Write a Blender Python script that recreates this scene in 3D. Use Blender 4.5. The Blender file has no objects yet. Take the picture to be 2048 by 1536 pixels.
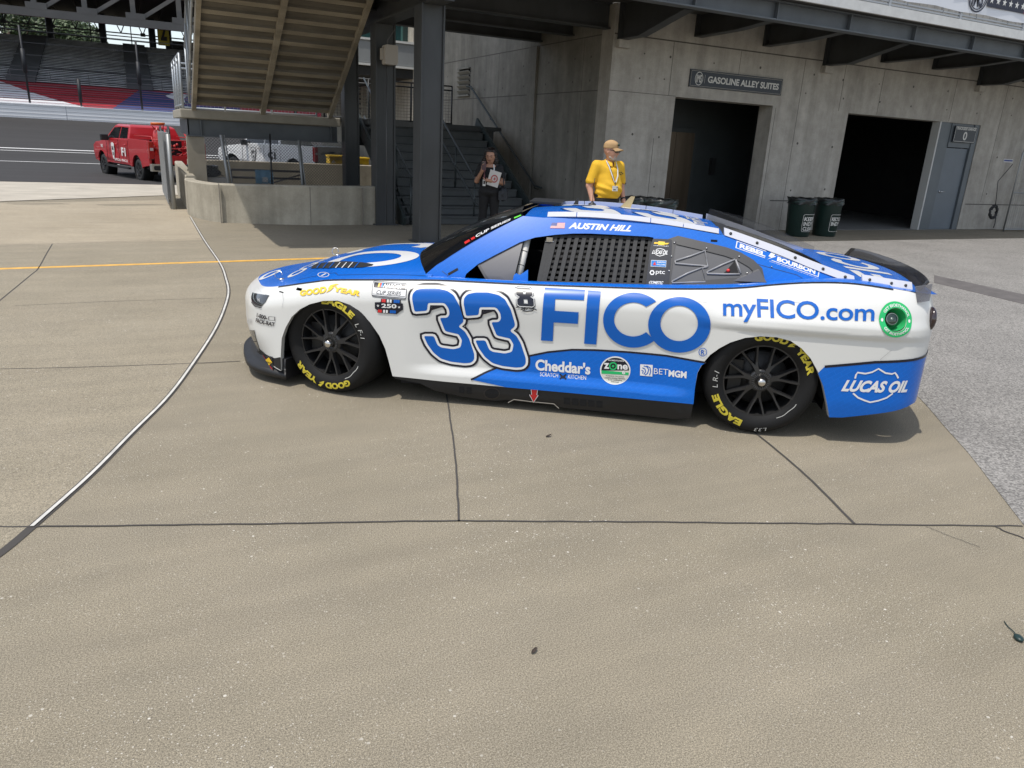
import bpy, bmesh, math, random
import numpy as np
from mathutils import Vector, Matrix
from mathutils.geometry import tessellate_polygon
random.seed(7)
R = math.radians
SC = bpy.context.scene
COL = SC.collection

# ------------------------------------------------------------------ camera, world, sun, exposure
FPX, PITCH, ROLL, CAMH, BLD = 1482.19, .316110624, .0536556, 1.6899, .469436
def _axes():
    fw = Vector((0, math.cos(PITCH), -math.sin(PITCH))); up = Vector((0, math.sin(PITCH), math.cos(PITCH))); rt = Vector((1, 0, 0))
    c, s = math.cos(ROLL), math.sin(ROLL)
    M3 = Matrix(((math.cos(BLD), math.sin(BLD), 0), (-math.sin(BLD), math.cos(BLD), 0), (0, 0, 1)))
    return M3 @ (c*rt+s*up), M3 @ (-s*rt+c*up), M3 @ fw
RT, UP, FW = _axes()
CAMP = Vector((0, 0, CAMH))
cam_d = bpy.data.cameras.new('camera'); cam = bpy.data.objects.new('camera', cam_d); COL.objects.link(cam)
cam.matrix_world = Matrix(((RT.x, UP.x, -FW.x, 0), (RT.y, UP.y, -FW.y, 0), (RT.z, UP.z, -FW.z, CAMH), (0, 0, 0, 1)))
cam_d.sensor_width = 36; cam_d.lens = 36*FPX/2048; cam_d.clip_start = .05; cam_d.clip_end = 2000
SC.camera = cam

SUN = Vector((.36, .14, -1)).normalized()          # direction the light travels
w = bpy.data.worlds.new('World'); SC.world = w; w.use_nodes = True
nt = w.node_tree; bg = nt.nodes['Background']
sky = nt.nodes.new('ShaderNodeTexSky'); sky.sky_type = 'NISHITA'; sky.sun_disc = False
sky.sun_elevation = math.asin(-SUN.z); sky.sun_rotation = math.atan2(-SUN.x, -SUN.y)
sky.air_density = 1.0; sky.dust_density = 1.2; sky.ozone_density = 1.0
hz = nt.nodes.new('ShaderNodeHueSaturation'); hz.inputs['Saturation'].default_value = .55      # thin high cloud
nt.links.new(sky.outputs[0], hz.inputs['Color']); nt.links.new(hz.outputs[0], bg.inputs[0]); bg.inputs[1].default_value = .15
sl = bpy.data.lights.new('sun', 'SUN'); sl.energy = 2.5; sl.angle = R(.55); sl.color = (1, .95, .88)
so = bpy.data.objects.new('sun', sl); COL.objects.link(so); so.location = (0, 0, 40)
so.rotation_euler = SUN.to_track_quat('-Z', 'Y').to_euler()
vs = SC.view_settings; vs.view_transform = 'Standard'; vs.look = 'None'; vs.exposure = .45; vs.gamma = 1; vs.use_curve_mapping = False
SC.cycles.max_bounces = 8; SC.cycles.transparent_max_bounces = 12; SC.cycles.caustics_reflective = False; SC.cycles.caustics_refractive = False

# ------------------------------------------------------------------ survey helpers: sight lines of the photograph meet real planes
def ray(x, y): return RT*((x-1024)/FPX)-UP*((y-768)/FPX)+FW
def G(x, y, z=0): d = ray(x, y); return CAMP+d*((z-CAMH)/d.z)
def U(x, y, u): d = ray(x, y); return CAMP+d*(u/d.x)
def V(x, y, v): d = ray(x, y); return CAMP+d*(v/d.y)

# ------------------------------------------------------------------ materials
MATS = {}
def mat(name, col, rough=.6, metal=0., coat=0., var=0., vscale=3., bump=0., bscale=60., spec=.5, alpha=1., trans=0., stretch=(1, 1, 1), emit=None, col2=None, fine=0., fscale=150., ior=1.5):
    if name in MATS: return MATS[name]
    m = bpy.data.materials.new(name); m.use_nodes = True; MATS[name] = m
    t = m.node_tree; b = t.nodes['Principled BSDF']; L = t.links.new
    c = tuple(col)+(1,)
    b.inputs['Base Color'].default_value = c; b.inputs['Roughness'].default_value = rough
    b.inputs['Metallic'].default_value = metal; b.inputs['Specular IOR Level'].default_value = spec
    b.inputs['Coat Weight'].default_value = coat; b.inputs['Coat Roughness'].default_value = .04
    b.inputs['Alpha'].default_value = alpha; b.inputs['Transmission Weight'].default_value = trans; b.inputs['IOR'].default_value = ior
    if emit: b.inputs['Emission Color'].default_value = tuple(emit)+(1,); b.inputs['Emission Strength'].default_value = 1
    if var or bump or fine:
        tc = t.nodes.new('ShaderNodeTexCoord'); mp = t.nodes.new('ShaderNodeMapping'); mp.inputs['Scale'].default_value = stretch
        L(tc.outputs['Object'], mp.inputs[0])
        cur = None
        if var:
            n = t.nodes.new('ShaderNodeTexNoise'); n.inputs['Scale'].default_value = vscale; n.inputs['Detail'].default_value = 6; n.inputs['Roughness'].default_value = .6
            L(mp.outputs[0], n.inputs['Vector'])
            rp = t.nodes.new('ShaderNodeValToRGB'); rp.color_ramp.elements[0].position = .3; rp.color_ramp.elements[1].position = .7
            lo = col2 if col2 else [x*(1-var) for x in col]
            hi = col if col2 else [min(1, x*(1+var*.6)) for x in col]
            rp.color_ramp.elements[0].color = tuple(lo)+(1,); rp.color_ramp.elements[1].color = tuple(hi)+(1,)
            L(n.outputs[0], rp.inputs[0]); cur = rp.outputs[0]
        if fine:
            n2 = t.nodes.new('ShaderNodeTexNoise'); n2.inputs['Scale'].default_value = fscale; n2.inputs['Detail'].default_value = 3
            L(tc.outputs['Object'], n2.inputs['Vector'])
            mr = t.nodes.new('ShaderNodeMapRange'); mr.inputs['From Min'].default_value = .3; mr.inputs['From Max'].default_value = .7
            mr.inputs['To Min'].default_value = 1-fine; mr.inputs['To Max'].default_value = 1+fine; L(n2.outputs[0], mr.inputs[0])
            mx = t.nodes.new('ShaderNodeMix'); mx.data_type = 'RGBA'; mx.blend_type = 'MULTIPLY'; mx.inputs[0].default_value = 1
            if cur: L(cur, mx.inputs[6])
            else: mx.inputs[6].default_value = c
            L(mr.outputs[0], mx.inputs[7]); cur = mx.outputs[2]
        if cur: L(cur, b.inputs['Base Color'])
        if bump:
            n3 = t.nodes.new('ShaderNodeTexNoise'); n3.inputs['Scale'].default_value = bscale; n3.inputs['Detail'].default_value = 4
            L(mp.outputs[0], n3.inputs['Vector'])
            bp = t.nodes.new('ShaderNodeBump'); bp.inputs['Strength'].default_value = bump; bp.inputs['Distance'].default_value = .01
            L(n3.outputs[0], bp.inputs['Height']); L(bp.outputs[0], b.inputs['Normal'])
    return m

# ------------------------------------------------------------------ mesh builder
class MB:
    def __init__(s): s.v = []; s.f = []; s.mi = []; s.sm = []
    def add(s, vs, fs, mi=0, smooth=False):
        o = len(s.v); s.v += [tuple(p) for p in vs]
        for f in fs: s.f.append([i+o for i in f]); s.mi.append(mi); s.sm.append(smooth)
        return s
    def box(s, a, b, mi=0, M=None):
        x0, y0, z0 = a; x1, y1, z1 = b
        p = [Vector(q) for q in ((x0, y0, z0), (x1, y0, z0), (x1, y1, z0), (x0, y1, z0), (x0, y0, z1), (x1, y0, z1), (x1, y1, z1), (x0, y1, z1))]
        if M: p = [M @ q for q in p]
        return s.add(p, [(0, 3, 2, 1), (4, 5, 6, 7), (0, 1, 5, 4), (1, 2, 6, 5), (2, 3, 7, 6), (3, 0, 4, 7)], mi)
    def beam(s, p, q, w, h, mi=0, up=(0, 0, 1)):      # rectangular bar from p to q
        p, q = Vector(p), Vector(q); d = (q-p).normalized(); up = Vector(up)
        sd = d.cross(up)
        if sd.length < 1e-5: sd = d.cross(Vector((1, 0, 0)))
        sd.normalize(); u = sd.cross(d)
        c = [(-1, -1), (1, -1), (1, 1), (-1, 1)]
        vs = [p+sd*(a*w/2)+u*(b*h/2) for a, b in c]+[q+sd*(a*w/2)+u*(b*h/2) for a, b in c]
        return s.add(vs, [(3, 2, 1, 0), (4, 5, 6, 7), (0, 1, 5, 4), (1, 2, 6, 5), (2, 3, 7, 6), (3, 0, 4, 7)], mi)
    def ibeam(s, p, q, w, h, t=.02, up=(0, 0, 1), mi=0):    # I section, flanges top and bottom
        p, q = Vector(p), Vector(q); d = (q-p).normalized(); up = Vector(up); u = (up-d*up.dot(d)).normalized()
        s.beam(p+u*(h/2-t/2), q+u*(h/2-t/2), w, t, mi, up); s.beam(p-u*(h/2-t/2), q-u*(h/2-t/2), w, t, mi, up)
        return s.beam(p, q, t, h-2*t, mi, up)
    def tube(s, pts, r, n=8, mi=0, cap=True, smooth=True):
        pts = [Vector(p) for p in pts]; N = len(pts); rr = r if isinstance(r, (list, tuple)) else [r]*N
        vs = []; prev = None
        for i, p in enumerate(pts):
            d = (pts[min(i+1, N-1)]-pts[max(i-1, 0)])
            if d.length < 1e-9: d = Vector((0, 0, 1))
            d.normalize()
            if prev is None:
                a = d.orthogonal().normalized()
            else:
                a = prev-d*prev.dot(d)
                a = a.normalized() if a.length > 1e-6 else d.orthogonal().normalized()
            prev = a; b = d.cross(a)
            vs += [p+(a*math.cos(2*math.pi*k/n)+b*math.sin(2*math.pi*k/n))*rr[i] for k in range(n)]
        fs = [(i*n+k, i*n+(k+1) % n, (i+1)*n+(k+1) % n, (i+1)*n+k) for i in range(N-1) for k in range(n)]
        s.add(vs, fs, mi, smooth)
        if cap:
            o = len(s.v)-len(vs)
            s.f += [[o+k for k in range(n)][::-1], [o+(N-1)*n+k for k in range(n)]]; s.mi += [mi, mi]; s.sm += [False, False]
        return s
    def lathe(s, prof, c=(0, 0, 0), ax=(0, 0, 1), n=24, mi=0, smooth=True, a0=0, a1=2*math.pi, sx=None):   # prof: (radius, along axis)
        c = Vector(c); ax = Vector(ax).normalized(); a = Vector(sx).normalized() if sx else ax.orthogonal().normalized(); b = ax.cross(a)
        full = abs(a1-a0-2*math.pi) < 1e-6; m = n if full else n+1
        vs = [c+ax*h+(a*math.cos(a0+(a1-a0)*k/n)+b*math.sin(a0+(a1-a0)*k/n))*r for r, h in prof for k in range(m)]
        fs = []
        for i in range(len(prof)-1):
            for k in range(n):
                k2 = (k+1) % m if full else k+1
                fs.append((i*m+k, i*m+k2, (i+1)*m+k2, (i+1)*m+k))
        return s.add(vs, fs, mi, smooth)
    def prism(s, poly, fn, d0, d1, mi=0, holes=(), side=True):      # poly in 2-D, fn(a, b, depth) -> point
        loops = [list(poly)]+[list(h) for h in holes]
        pts = [p for l in loops for p in l]; tri = tessellate_polygon([[Vector((p[0], p[1], 0)) for p in l] for l in loops])
        n = len(pts)
        vs = [fn(a, b, d0) for a, b in pts]+[fn(a, b, d1) for a, b in pts]
        fs = [tuple(t) for t in tri]+[tuple(i+n for i in t[::-1]) for t in tri]
        if side:
            o = 0
            for l in loops:
                k = len(l)
                for i in range(k): fs.append((o+i, o+(i+1) % k, n+o+(i+1) % k, n+o+i))
                o += k
        return s.add(vs, fs, mi)
    def grid(s, P, mi=0, smooth=True, closeu=False):
        nu, nv = len(P), len(P[0]); vs = [p for r in P for p in r]
        fs = [(i*nv+j, i*nv+j+1, (i+1)*nv+j+1, (i+1)*nv+j) for i in range(nu-1) for j in range(nv-1)]
        if closeu: fs += [((nu-1)*nv+j, (nu-1)*nv+j+1, j+1, j) for j in range(nv-1)]
        return s.add(vs, fs, mi, smooth)
    def ball(s, c, r, n=12, m=8, mi=0):
        c = Vector(c); r = Vector(r) if not isinstance(r, (int, float)) else Vector((r, r, r))
        P = [[c+Vector((r.x*math.sin(math.pi*j/m)*math.cos(2*math.pi*i/n), r.y*math.sin(math.pi*j/m)*math.sin(2*math.pi*i/n), r.z*math.cos(math.pi*j/m))) for j in range(m+1)] for i in range(n)]
        return s.grid(P, mi, True, True)
    def build(s, name, mats, parent=None, org=None, bevel=0, fix=True):
        me = bpy.data.meshes.new(name)
        o = bpy.data.objects.new(name, me); COL.objects.link(o)
        off = Vector((0, 0, 0))
        if parent is not None: o.parent = parent; off = Vector(parent.get('_org', (0, 0, 0)))
        elif org is not None: o.location = org; off = Vector(org)
        o['_org'] = tuple(off)
        if parent is not None and parent.get('_mir'): o['_mir'] = 1; s.v = [(-p[0], p[1], p[2]) for p in s.v]
        me.from_pydata([tuple(Vector(p)-off) for p in s.v], [], s.f)
        mats = mats if isinstance(mats, (list, tuple)) else [mats]
        for m in mats: me.materials.append(m)
        me.polygons.foreach_set('material_index', s.mi); me.polygons.foreach_set('use_smooth', s.sm)
        if fix:
            bm = bmesh.new(); bm.from_mesh(me); bmesh.ops.remove_doubles(bm, verts=bm.verts, dist=1e-6) if len(bm.verts) < 60000 else None
            bmesh.ops.recalc_face_normals(bm, faces=bm.faces); bm.to_mesh(me); bm.free()
        me.update()
        if bevel:
            md = o.modifiers.new('bevel', 'BEVEL'); md.width = bevel; md.segments = 2; md.limit_method = 'ANGLE'; md.angle_limit = R(40)
        return o
def tag(o, label=None, cat=None, group=None, kind=None):
    if label: o['label'] = label
    if cat: o['category'] = cat
    if group: o['group'] = group
    if kind: o['kind'] = kind
    return o
def thing(name, label, cat, loc=(0, 0, 0), group=None, rz=0):
    o = bpy.data.objects.new(name, None); COL.objects.link(o); o.location = loc; o.rotation_euler = (0, 0, rz); o.empty_display_size = .1
    o['_org'] = tuple(loc) if not rz else (0., 0., 0.)
    return tag(o, label, cat, group)
def single(mb, name, m, label, cat, org, group=None, bevel=0): return tag(mb.build(name, m, org=org, bevel=bevel), label, cat, group)
def struct(mb, name, m): return tag(mb.build(name, m), kind='structure')
def copy_tree(o, parent=None):
    c = o.copy(); COL.objects.link(c)
    if parent: c.parent = parent
    for ch in list(o.children): copy_tree(ch, c)
    return c

# ------------------------------------------------------------------ 2-D lettering and shapes (meshes laid on real surfaces)
def letters(txt, bold=0., shear=0., spacing=1.):
    cu = bpy.data.curves.new('t', 'FONT'); cu.body = txt; cu.size = 1; cu.offset = bold; cu.shear = shear; cu.space_character = spacing; cu.resolution_u = 4
    ob = bpy.data.objects.new('t', cu); COL.objects.link(ob)
    me = ob.to_mesh()
    vs = [(v.co.x, v.co.y) for v in me.vertices]; fs = [tuple(p.vertices) for p in me.polygons]
    ob.to_mesh_clear(); bpy.data.objects.remove(ob); bpy.data.curves.remove(cu)
    x0 = min(v[0] for v in vs); x1 = max(v[0] for v in vs); y0 = min(v[1] for v in vs); y1 = max(v[1] for v in vs)
    return [((a-x0)/(x1-x0), (b-y0)/(y1-y0)) for a, b in vs], fs, (x1-x0)/(y1-y0)
def shape(outer, holes=()):
    loops = [list(outer)]+[list(h) for h in holes]
    tri = tessellate_polygon([[Vector((p[0], p[1], 0)) for p in l] for l in loops])
    return [p for l in loops for p in l], [tuple(t) for t in tri]
def circ(cx, cy, rx, ry=None, n=40, a0=0, a1=360):
    ry = ry or rx; full = abs(a1-a0) == 360
    return [(cx+rx*math.cos(R(a0+(a1-a0)*k/(n if full else n-1))), cy+ry*math.sin(R(a0+(a1-a0)*k/(n if full else n-1)))) for k in range(n)]
def rrect(x0, y0, x1, y1, r, n=5):
    P = []
    for cx, cy, a in ((x1-r, y1-r, 0), (x0+r, y1-r, 90), (x0+r, y0+r, 180), (x1-r, y0+r, 270)): P += circ(cx, cy, r, r, n, a, a+90)
    return P
def frame2(x0, y0, x1, y1, r, t): return shape(rrect(x0, y0, x1, y1, r), [rrect(x0+t, y0+t, x1-t, y1-t, max(r-t, .001))])
def stroke(pts, wd, closed=False):
    n = len(pts); Lp = []; Rp = []
    for i, p in enumerate(pts):
        a = pts[i-1] if (i > 0 or closed) else p; b = pts[(i+1) % n] if (i < n-1 or closed) else p
        dx, dy = b[0]-a[0], b[1]-a[1]; l = math.hypot(dx, dy) or 1; nx, ny = -dy/l*wd/2, dx/l*wd/2
        Lp.append((p[0]+nx, p[1]+ny)); Rp.append((p[0]-nx, p[1]-ny))
    vs = Lp+Rp; fs = [(i, (i+1) % n, n+(i+1) % n, n+i) for i in range(n if closed else n-1)]
    return vs, fs
def put(sh, quad):        # unit square shape -> quad TL, TR, BR, BL (2-D points)
    tl, tr, br, bl = quad; vs, fs = sh[0], sh[1]
    out = []
    for a, b in vs:
        out.append(tuple((1-a)*((1-b)*bl[i]+b*tl[i])+a*((1-b)*br[i]+b*tr[i]) for i in range(2)))
    return out, fs
def flat(mb, sh, fn, mi=0): return mb.add([fn(a, b) for a, b in sh[0]], sh[1], mi)
def grow(P, d, lim=1.8):      # outline pushed outwards by d with mitred corners
    n = len(P); ar = sum(P[i-1][0]*P[i][1]-P[i][0]*P[i-1][1] for i in range(n)); s = 1 if ar > 0 else -1; out = []
    for i in range(n):
        a, p, b = Vector(P[i-1]), Vector(P[i]), Vector(P[(i+1) % n]); e1, e2 = (p-a).normalized(), (b-p).normalized()
        n1, n2 = Vector((e1.y, -e1.x))*s, Vector((e2.y, -e2.x))*s; m = n1+n2
        m = m.normalized() if m.length > 1e-6 else n1; out.append(tuple(p+m*d*min(lim, 1/max(.3, m.dot(n1)))))
    return out
def smoothlist(pts, n=6, closed=False):       # Catmull-Rom
    P = [Vector(p) for p in pts]; N = len(P); out = []
    for i in range(N if closed else N-1):
        p0 = P[i-1] if (i or closed) else P[0]*2-P[1]; p1 = P[i]; p2 = P[(i+1) % N]; p3 = P[(i+2) % N] if (i+2 < N or closed) else P[-1]*2-P[-2]
        for k in range(n):
            t = k/n; out.append(.5*((2*p1)+(p2-p0)*t+(2*p0-5*p1+4*p2-p3)*t*t+(3*p1-p0-3*p2+p3)*t**3))
    if not closed: out.append(P[-1])
    return out
# ------------------------------------------------------------------ ground
def node_ground():
    m = bpy.data.materials.new('slab_concrete'); m.use_nodes = True; t = m.node_tree; b = t.nodes['Principled BSDF']; L = t.links.new
    tc = t.nodes.new('ShaderNodeTexCoord')
    def noise(sc, det=5, rough=.6):
        n = t.nodes.new('ShaderNodeTexNoise'); n.inputs['Scale'].default_value = sc; n.inputs['Detail'].default_value = det; n.inputs['Roughness'].default_value = rough
        L(tc.outputs['Object'], n.inputs['Vector']); return n
    def ramp(src, a, b_, ca, cb):
        r = t.nodes.new('ShaderNodeValToRGB'); r.color_ramp.elements[0].position = a; r.color_ramp.elements[1].position = b_
        r.color_ramp.elements[0].color = tuple(ca)+(1,); r.color_ramp.elements[1].color = tuple(cb)+(1,); L(src, r.inputs[0]); return r.outputs[0]
    def mix(kind, f, a, c):
        x = t.nodes.new('ShaderNodeMix'); x.data_type = 'RGBA'; x.blend_type = kind
        if isinstance(f, (int, float)): x.inputs[0].default_value = f
        else: L(f, x.inputs[0])
        for s, q in ((6, a), (7, c)):
            if isinstance(q, tuple): x.inputs[s].default_value = q+(1,)
            else: L(q, x.inputs[s])
        return x.outputs[2]
    base = ramp(noise(.55, 7).outputs[0], .3, .72, (.236, .206, .150), (.284, .248, .186))
    base = mix('MULTIPLY', .45, base, ramp(noise(2.6, 6, .7).outputs[0], .32, .68, (.86, .87, .87), (1.06, 1.05, 1.03)))
    base = mix('MULTIPLY', 1., base, ramp(noise(170, 3).outputs[0], .34, .66, (.62, .62, .62), (1.3, 1.3, 1.3)))
    base = mix('MULTIPLY', 1., base, ramp(noise(330, 2).outputs[0], .36, .64, (.62, .62, .63), (1.32, 1.32, 1.32)))
    # wash streaks across the far slab
    mp = t.nodes.new('ShaderNodeMapping'); mp.inputs['Rotation'].default_value = (0, 0, R(-30)); mp.inputs['Scale'].default_value = (.5, 4, 1); L(tc.outputs['Object'], mp.inputs[0])
    ns = t.nodes.new('ShaderNodeTexNoise'); ns.inputs['Scale'].default_value = 1.3; ns.inputs['Detail'].default_value = 5; L(mp.outputs[0], ns.inputs['Vector'])
    base = mix('MULTIPLY', .8, base, ramp(ns.outputs[0], .35, .65, (.92, .92, .92), (1.05, 1.05, 1.04)))
    for sc, thr, col in ((140, .965, (.56, .53, .46)), (70, .994, (.60, .57, .50)), (210, .95, (.52, .49, .42)), (180, .965, (.09, .08, .07))):
        vo = t.nodes.new('ShaderNodeTexVoronoi'); vo.inputs['Scale'].default_value = sc; L(tc.outputs['Object'], vo.inputs['Vector'])
        sp = t.nodes.new('ShaderNodeSeparateColor'); L(vo.outputs['Color'], sp.inputs[0])
        a = t.nodes.new('ShaderNodeMath'); a.operation = 'GREATER_THAN'; a.inputs[1].default_value = thr; L(sp.outputs[0], a.inputs[0])
        d = t.nodes.new('ShaderNodeMath'); d.operation = 'LESS_THAN'; d.inputs[1].default_value = .36; L(vo.outputs['Distance'], d.inputs[0])
        mu = t.nodes.new('ShaderNodeMath'); mu.operation = 'MULTIPLY'; L(a.outputs[0], mu.inputs[0]); L(d.outputs[0], mu.inputs[1])
        pat = noise(.9, 3)
        mr = t.nodes.new('ShaderNodeMapRange'); mr.inputs[1].default_value = .35; mr.inputs[2].default_value = .62; L(pat.outputs[0], mr.inputs[0])
        m2 = t.nodes.new('ShaderNodeMath'); m2.operation = 'MULTIPLY'; L(mu.outputs[0], m2.inputs[0]); L(mr.outputs[0], m2.inputs[1])
        base = mix('MIX', m2.outputs[0], base, col)
    L(base, b.inputs['Base Color']); b.inputs['Roughness'].default_value = .85; b.inputs['Specular IOR Level'].default_value = .25
    bp = t.nodes.new('ShaderNodeBump'); bp.inputs['Strength'].default_value = .05; bp.inputs['Distance'].default_value = .002
    L(noise(170, 4).outputs[0], bp.inputs['Height']); L(bp.outputs[0], b.inputs['Normal'])
    return m
def node_asphalt(name, c_dark, c_light, sc):
    m = bpy.data.materials.new(name); m.use_nodes = True; t = m.node_tree; b = t.nodes['Principled BSDF']; L = t.links.new
    tc = t.nodes.new('ShaderNodeTexCoord'); vo = t.nodes.new('ShaderNodeTexVoronoi'); vo.inputs['Scale'].default_value = sc; L(tc.outputs['Object'], vo.inputs['Vector'])
    sp = t.nodes.new('ShaderNodeSeparateColor'); L(vo.outputs['Color'], sp.inputs[0])
    r = t.nodes.new('ShaderNodeValToRGB'); r.color_ramp.elements[0].position = 0; r.color_ramp.elements[1].position = 1
    r.color_ramp.elements[0].color = tuple(c_dark)+(1,); r.color_ramp.elements[1].color = tuple(c_light)+(1,); L(sp.outputs[0], r.inputs[0])
    n = t.nodes.new('ShaderNodeTexNoise'); n.inputs['Scale'].default_value = 1.1; n.inputs['Detail'].default_value = 6; L(tc.outputs['Object'], n.inputs['Vector'])
    mr = t.nodes.new('ShaderNodeMapRange'); mr.inputs[1].default_value = .3; mr.inputs[2].default_value = .7; mr.inputs[3].default_value = .86; mr.inputs[4].default_value = 1.08; L(n.outputs[0], mr.inputs[0])
    x = t.nodes.new('ShaderNodeMix'); x.data_type = 'RGBA'; x.blend_type = 'MULTIPLY'; x.inputs[0].default_value = 1; L(r.outputs[0], x.inputs[6]); L(mr.outputs[0], x.inputs[7])
    L(x.outputs[2], b.inputs['Base Color']); b.inputs['Roughness'].default_value = .9; b.inputs['Specular IOR Level'].default_value = .2
    bp = t.nodes.new('ShaderNodeBump'); bp.inputs['Strength'].default_value = .5; bp.inputs['Distance'].default_value = .006; L(vo.outputs['Distance'], bp.inputs['Height']); L(bp.outputs[0], b.inputs['Normal'])
    return m
VW = 75.                                     # outer track wall
ZW0 = V(180, 243, VW).z; ZW1 = V(180, 216.5, VW).z
def gz(v):                                   # lie of the land along v
    if v < 18: return 0
    if v < 30: return -.35*(v-18)/12
    if v < 44: return -.35
    if v < VW: return -.35+(ZW0+.35)*(v-44)/(VW-44)
    return ZW0
def GL(x, y):                                # sight line meets the sloping land
    d = ray(x, y); v = 2.
    while v < VW:
        p = CAMP+d*(v/d.y)
        if p.z <= gz(v): return p
        v += .02
    return CAMP+d*(VW/d.y)
vv = [-300, -40, -12, 0, 4, 8, 12, 16, 18, 30, 44, VW, VW+60, 700]
uu = [-500, -60, -20, -6, 0, 6, 12, 20, 60, 500]
g = MB(); g.grid([[(a, b, gz(b)-(.0 if b <= VW else .6)) for b in vv] for a in uu], smooth=False); GROUND = node_ground(); struct(g, 'ground', GROUND)
def sheet_on_ground(name, pts, m, lift=.004):
    mb = MB(); mb.prism([(p[0], p[1]) for p in pts], lambda a, b, d: (a, b, gz(b)+d), lift, lift-.003); return struct(mb, name, m)
asph = node_asphalt('pale_asphalt', (.13, .124, .116), (.34, .325, .30), 95)
edge = [G(2070, 1079), G(2047, 1050), G(1996, 984), G(1940, 911), G(1890, 855), G(1842, 800), G(1770, 730), G(1690, 660), G(1590, 590), G(1500, 540)]
edge = [tuple(p[:2]) for p in smoothlist(edge, 4)]
sheet_on_ground('asphalt', edge+[(6.2, 11.35), (60, 11.9), (60, -3), (9, -3)], asph)
sheet_on_ground('drain_strip', [G(1868, 551)[:2], G(2048, 590)[:2], (40, 12), (40, 11), G(2048, 609)[:2], G(1868, 566)[:2]], mat('drain_strip', (.115, .105, .10), .9, var=.25, vscale=4, fine=.2), .008)
ylw = mat('yellow_paint', (.72, .40, .07), .7, var=.25, vscale=9, fine=.15)
ya, yb = G(0, 538), G(705, 515); dy = (yb-ya).normalized(); ny = Vector((-dy.y, dy.x, 0))*.05
y0, y1 = ya-dy*6, yb+dy*.3
sheet_on_ground('yellow_line', [(y0-ny)[:2], (y1-ny)[:2], (y1+ny)[:2], (y0+ny)[:2]], ylw)
# lighter slab left of the steel strip, brightened slab beyond the cross joint
cvp = [(-60, 1148), (0, 1108), (64, 1055), (180, 952), (265, 866), (340, 790), (395, 715), (430, 660), (448, 620), (457, 585), (452, 558), (440, 527), (408, 480)]
C_s = [tuple(G(*p)[:2]) for p in cvp]
def slab_tone(name, c0, c1):
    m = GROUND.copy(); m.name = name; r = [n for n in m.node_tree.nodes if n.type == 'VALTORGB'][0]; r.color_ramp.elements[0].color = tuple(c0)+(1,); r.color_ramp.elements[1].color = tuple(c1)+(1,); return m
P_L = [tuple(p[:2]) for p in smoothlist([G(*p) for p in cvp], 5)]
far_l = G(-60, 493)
sheet_on_ground('left_pour', P_L+[far_l[:2], (-14, 4), (-10, -2)], slab_tone('pour_left', (.262, .228, .166), (.316, .276, .206)), .0028)
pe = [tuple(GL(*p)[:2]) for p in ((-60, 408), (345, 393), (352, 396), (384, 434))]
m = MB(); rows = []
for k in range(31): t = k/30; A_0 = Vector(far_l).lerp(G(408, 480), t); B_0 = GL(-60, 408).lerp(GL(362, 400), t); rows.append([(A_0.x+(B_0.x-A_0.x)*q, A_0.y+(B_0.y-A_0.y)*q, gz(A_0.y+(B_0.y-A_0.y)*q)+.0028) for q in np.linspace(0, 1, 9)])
m.grid(rows, 0, False); struct(m, 'far_slab_sheen', slab_tone('slab_far_sheen', (.34, .290, .212), (.41, .352, .262)))  # paler slab, with the brightness of the grazing view painted into its colour
# saw-cut joints and the steel expansion strip
jm = mat('joint_filler', (.055, .05, .045), .9)
def jline(mb, px, wd, lift=.004, jit=.0, n=5):
    P = [G(*p) for p in px]; P = smoothlist(P, n) if len(P) > 2 else [P[0].lerp(P[1], k/40) for k in range(41)]
    if jit: P = [p+Vector((random.uniform(-jit, jit), random.uniform(-jit, jit), 0)) for p in P]
    v, f = stroke([(p.x, p.y) for p in P], wd); mb.add([(a, b, gz(b)+lift) for a, b in v], f)
jb = MB()
jline(jb, [(-60, 1056), (64, 1054), (500, 1049), (920, 1043), (1400, 1046), (1710, 1049), (2045, 1053)], .010, jit=.0035, n=12)
jline(jb, [(918, 1043), (911, 920), (902, 850), (893, 790)], .010, jit=.002, n=8)
jline(jb, [(1709, 1049), (1610, 950), (1510, 866), (1440, 815)], .014, jit=.001, n=8)
jline(jb, [(-40, 740), (200, 734), (395, 727), (480, 723)], .010, jit=.002)
jline(jb, [(-20, 618), (60, 552), (76, 538), (92, 510), (105, 488)], .014, n=8)
jline(jb, [(-40, 491), (105, 488), (400, 478)], .012, jit=.003)
jline(jb, [(30, 612), (240, 603), (455, 596)], .006, jit=.003)
jline(jb, [(1990, 1053), (2010, 1063), (2060, 1082)], .010, jit=.006)
jline(jb, [(1850, 1053), (1900, 1073), (1960, 1095)], .003, jit=.004)
jline(jb, [(860, 470), (1010, 478), (1100, 470)], .012); jline(jb, [(1720, 474), (1830, 488), (1900, 492)], .012)
jline(jb, [(1880, 500), (1600, 540)], .008, jit=.01, n=3)
cv = [(-60, 1148), (0, 1108), (64, 1055), (180, 952), (265, 866), (340, 790), (395, 715), (430, 660), (448, 620), (457, 585), (452, 558), (440, 527), (408, 480), (381, 434)]
jline(jb, cv, .040, .003)
struct(jb, 'joint_lines', jm)
st = MB(); jline(st, cv[2:], .017, .008); struct(st, 'expansion_strip', mat('strip_metal', (.62, .60, .55), .5, var=.25, vscale=7))
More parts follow.
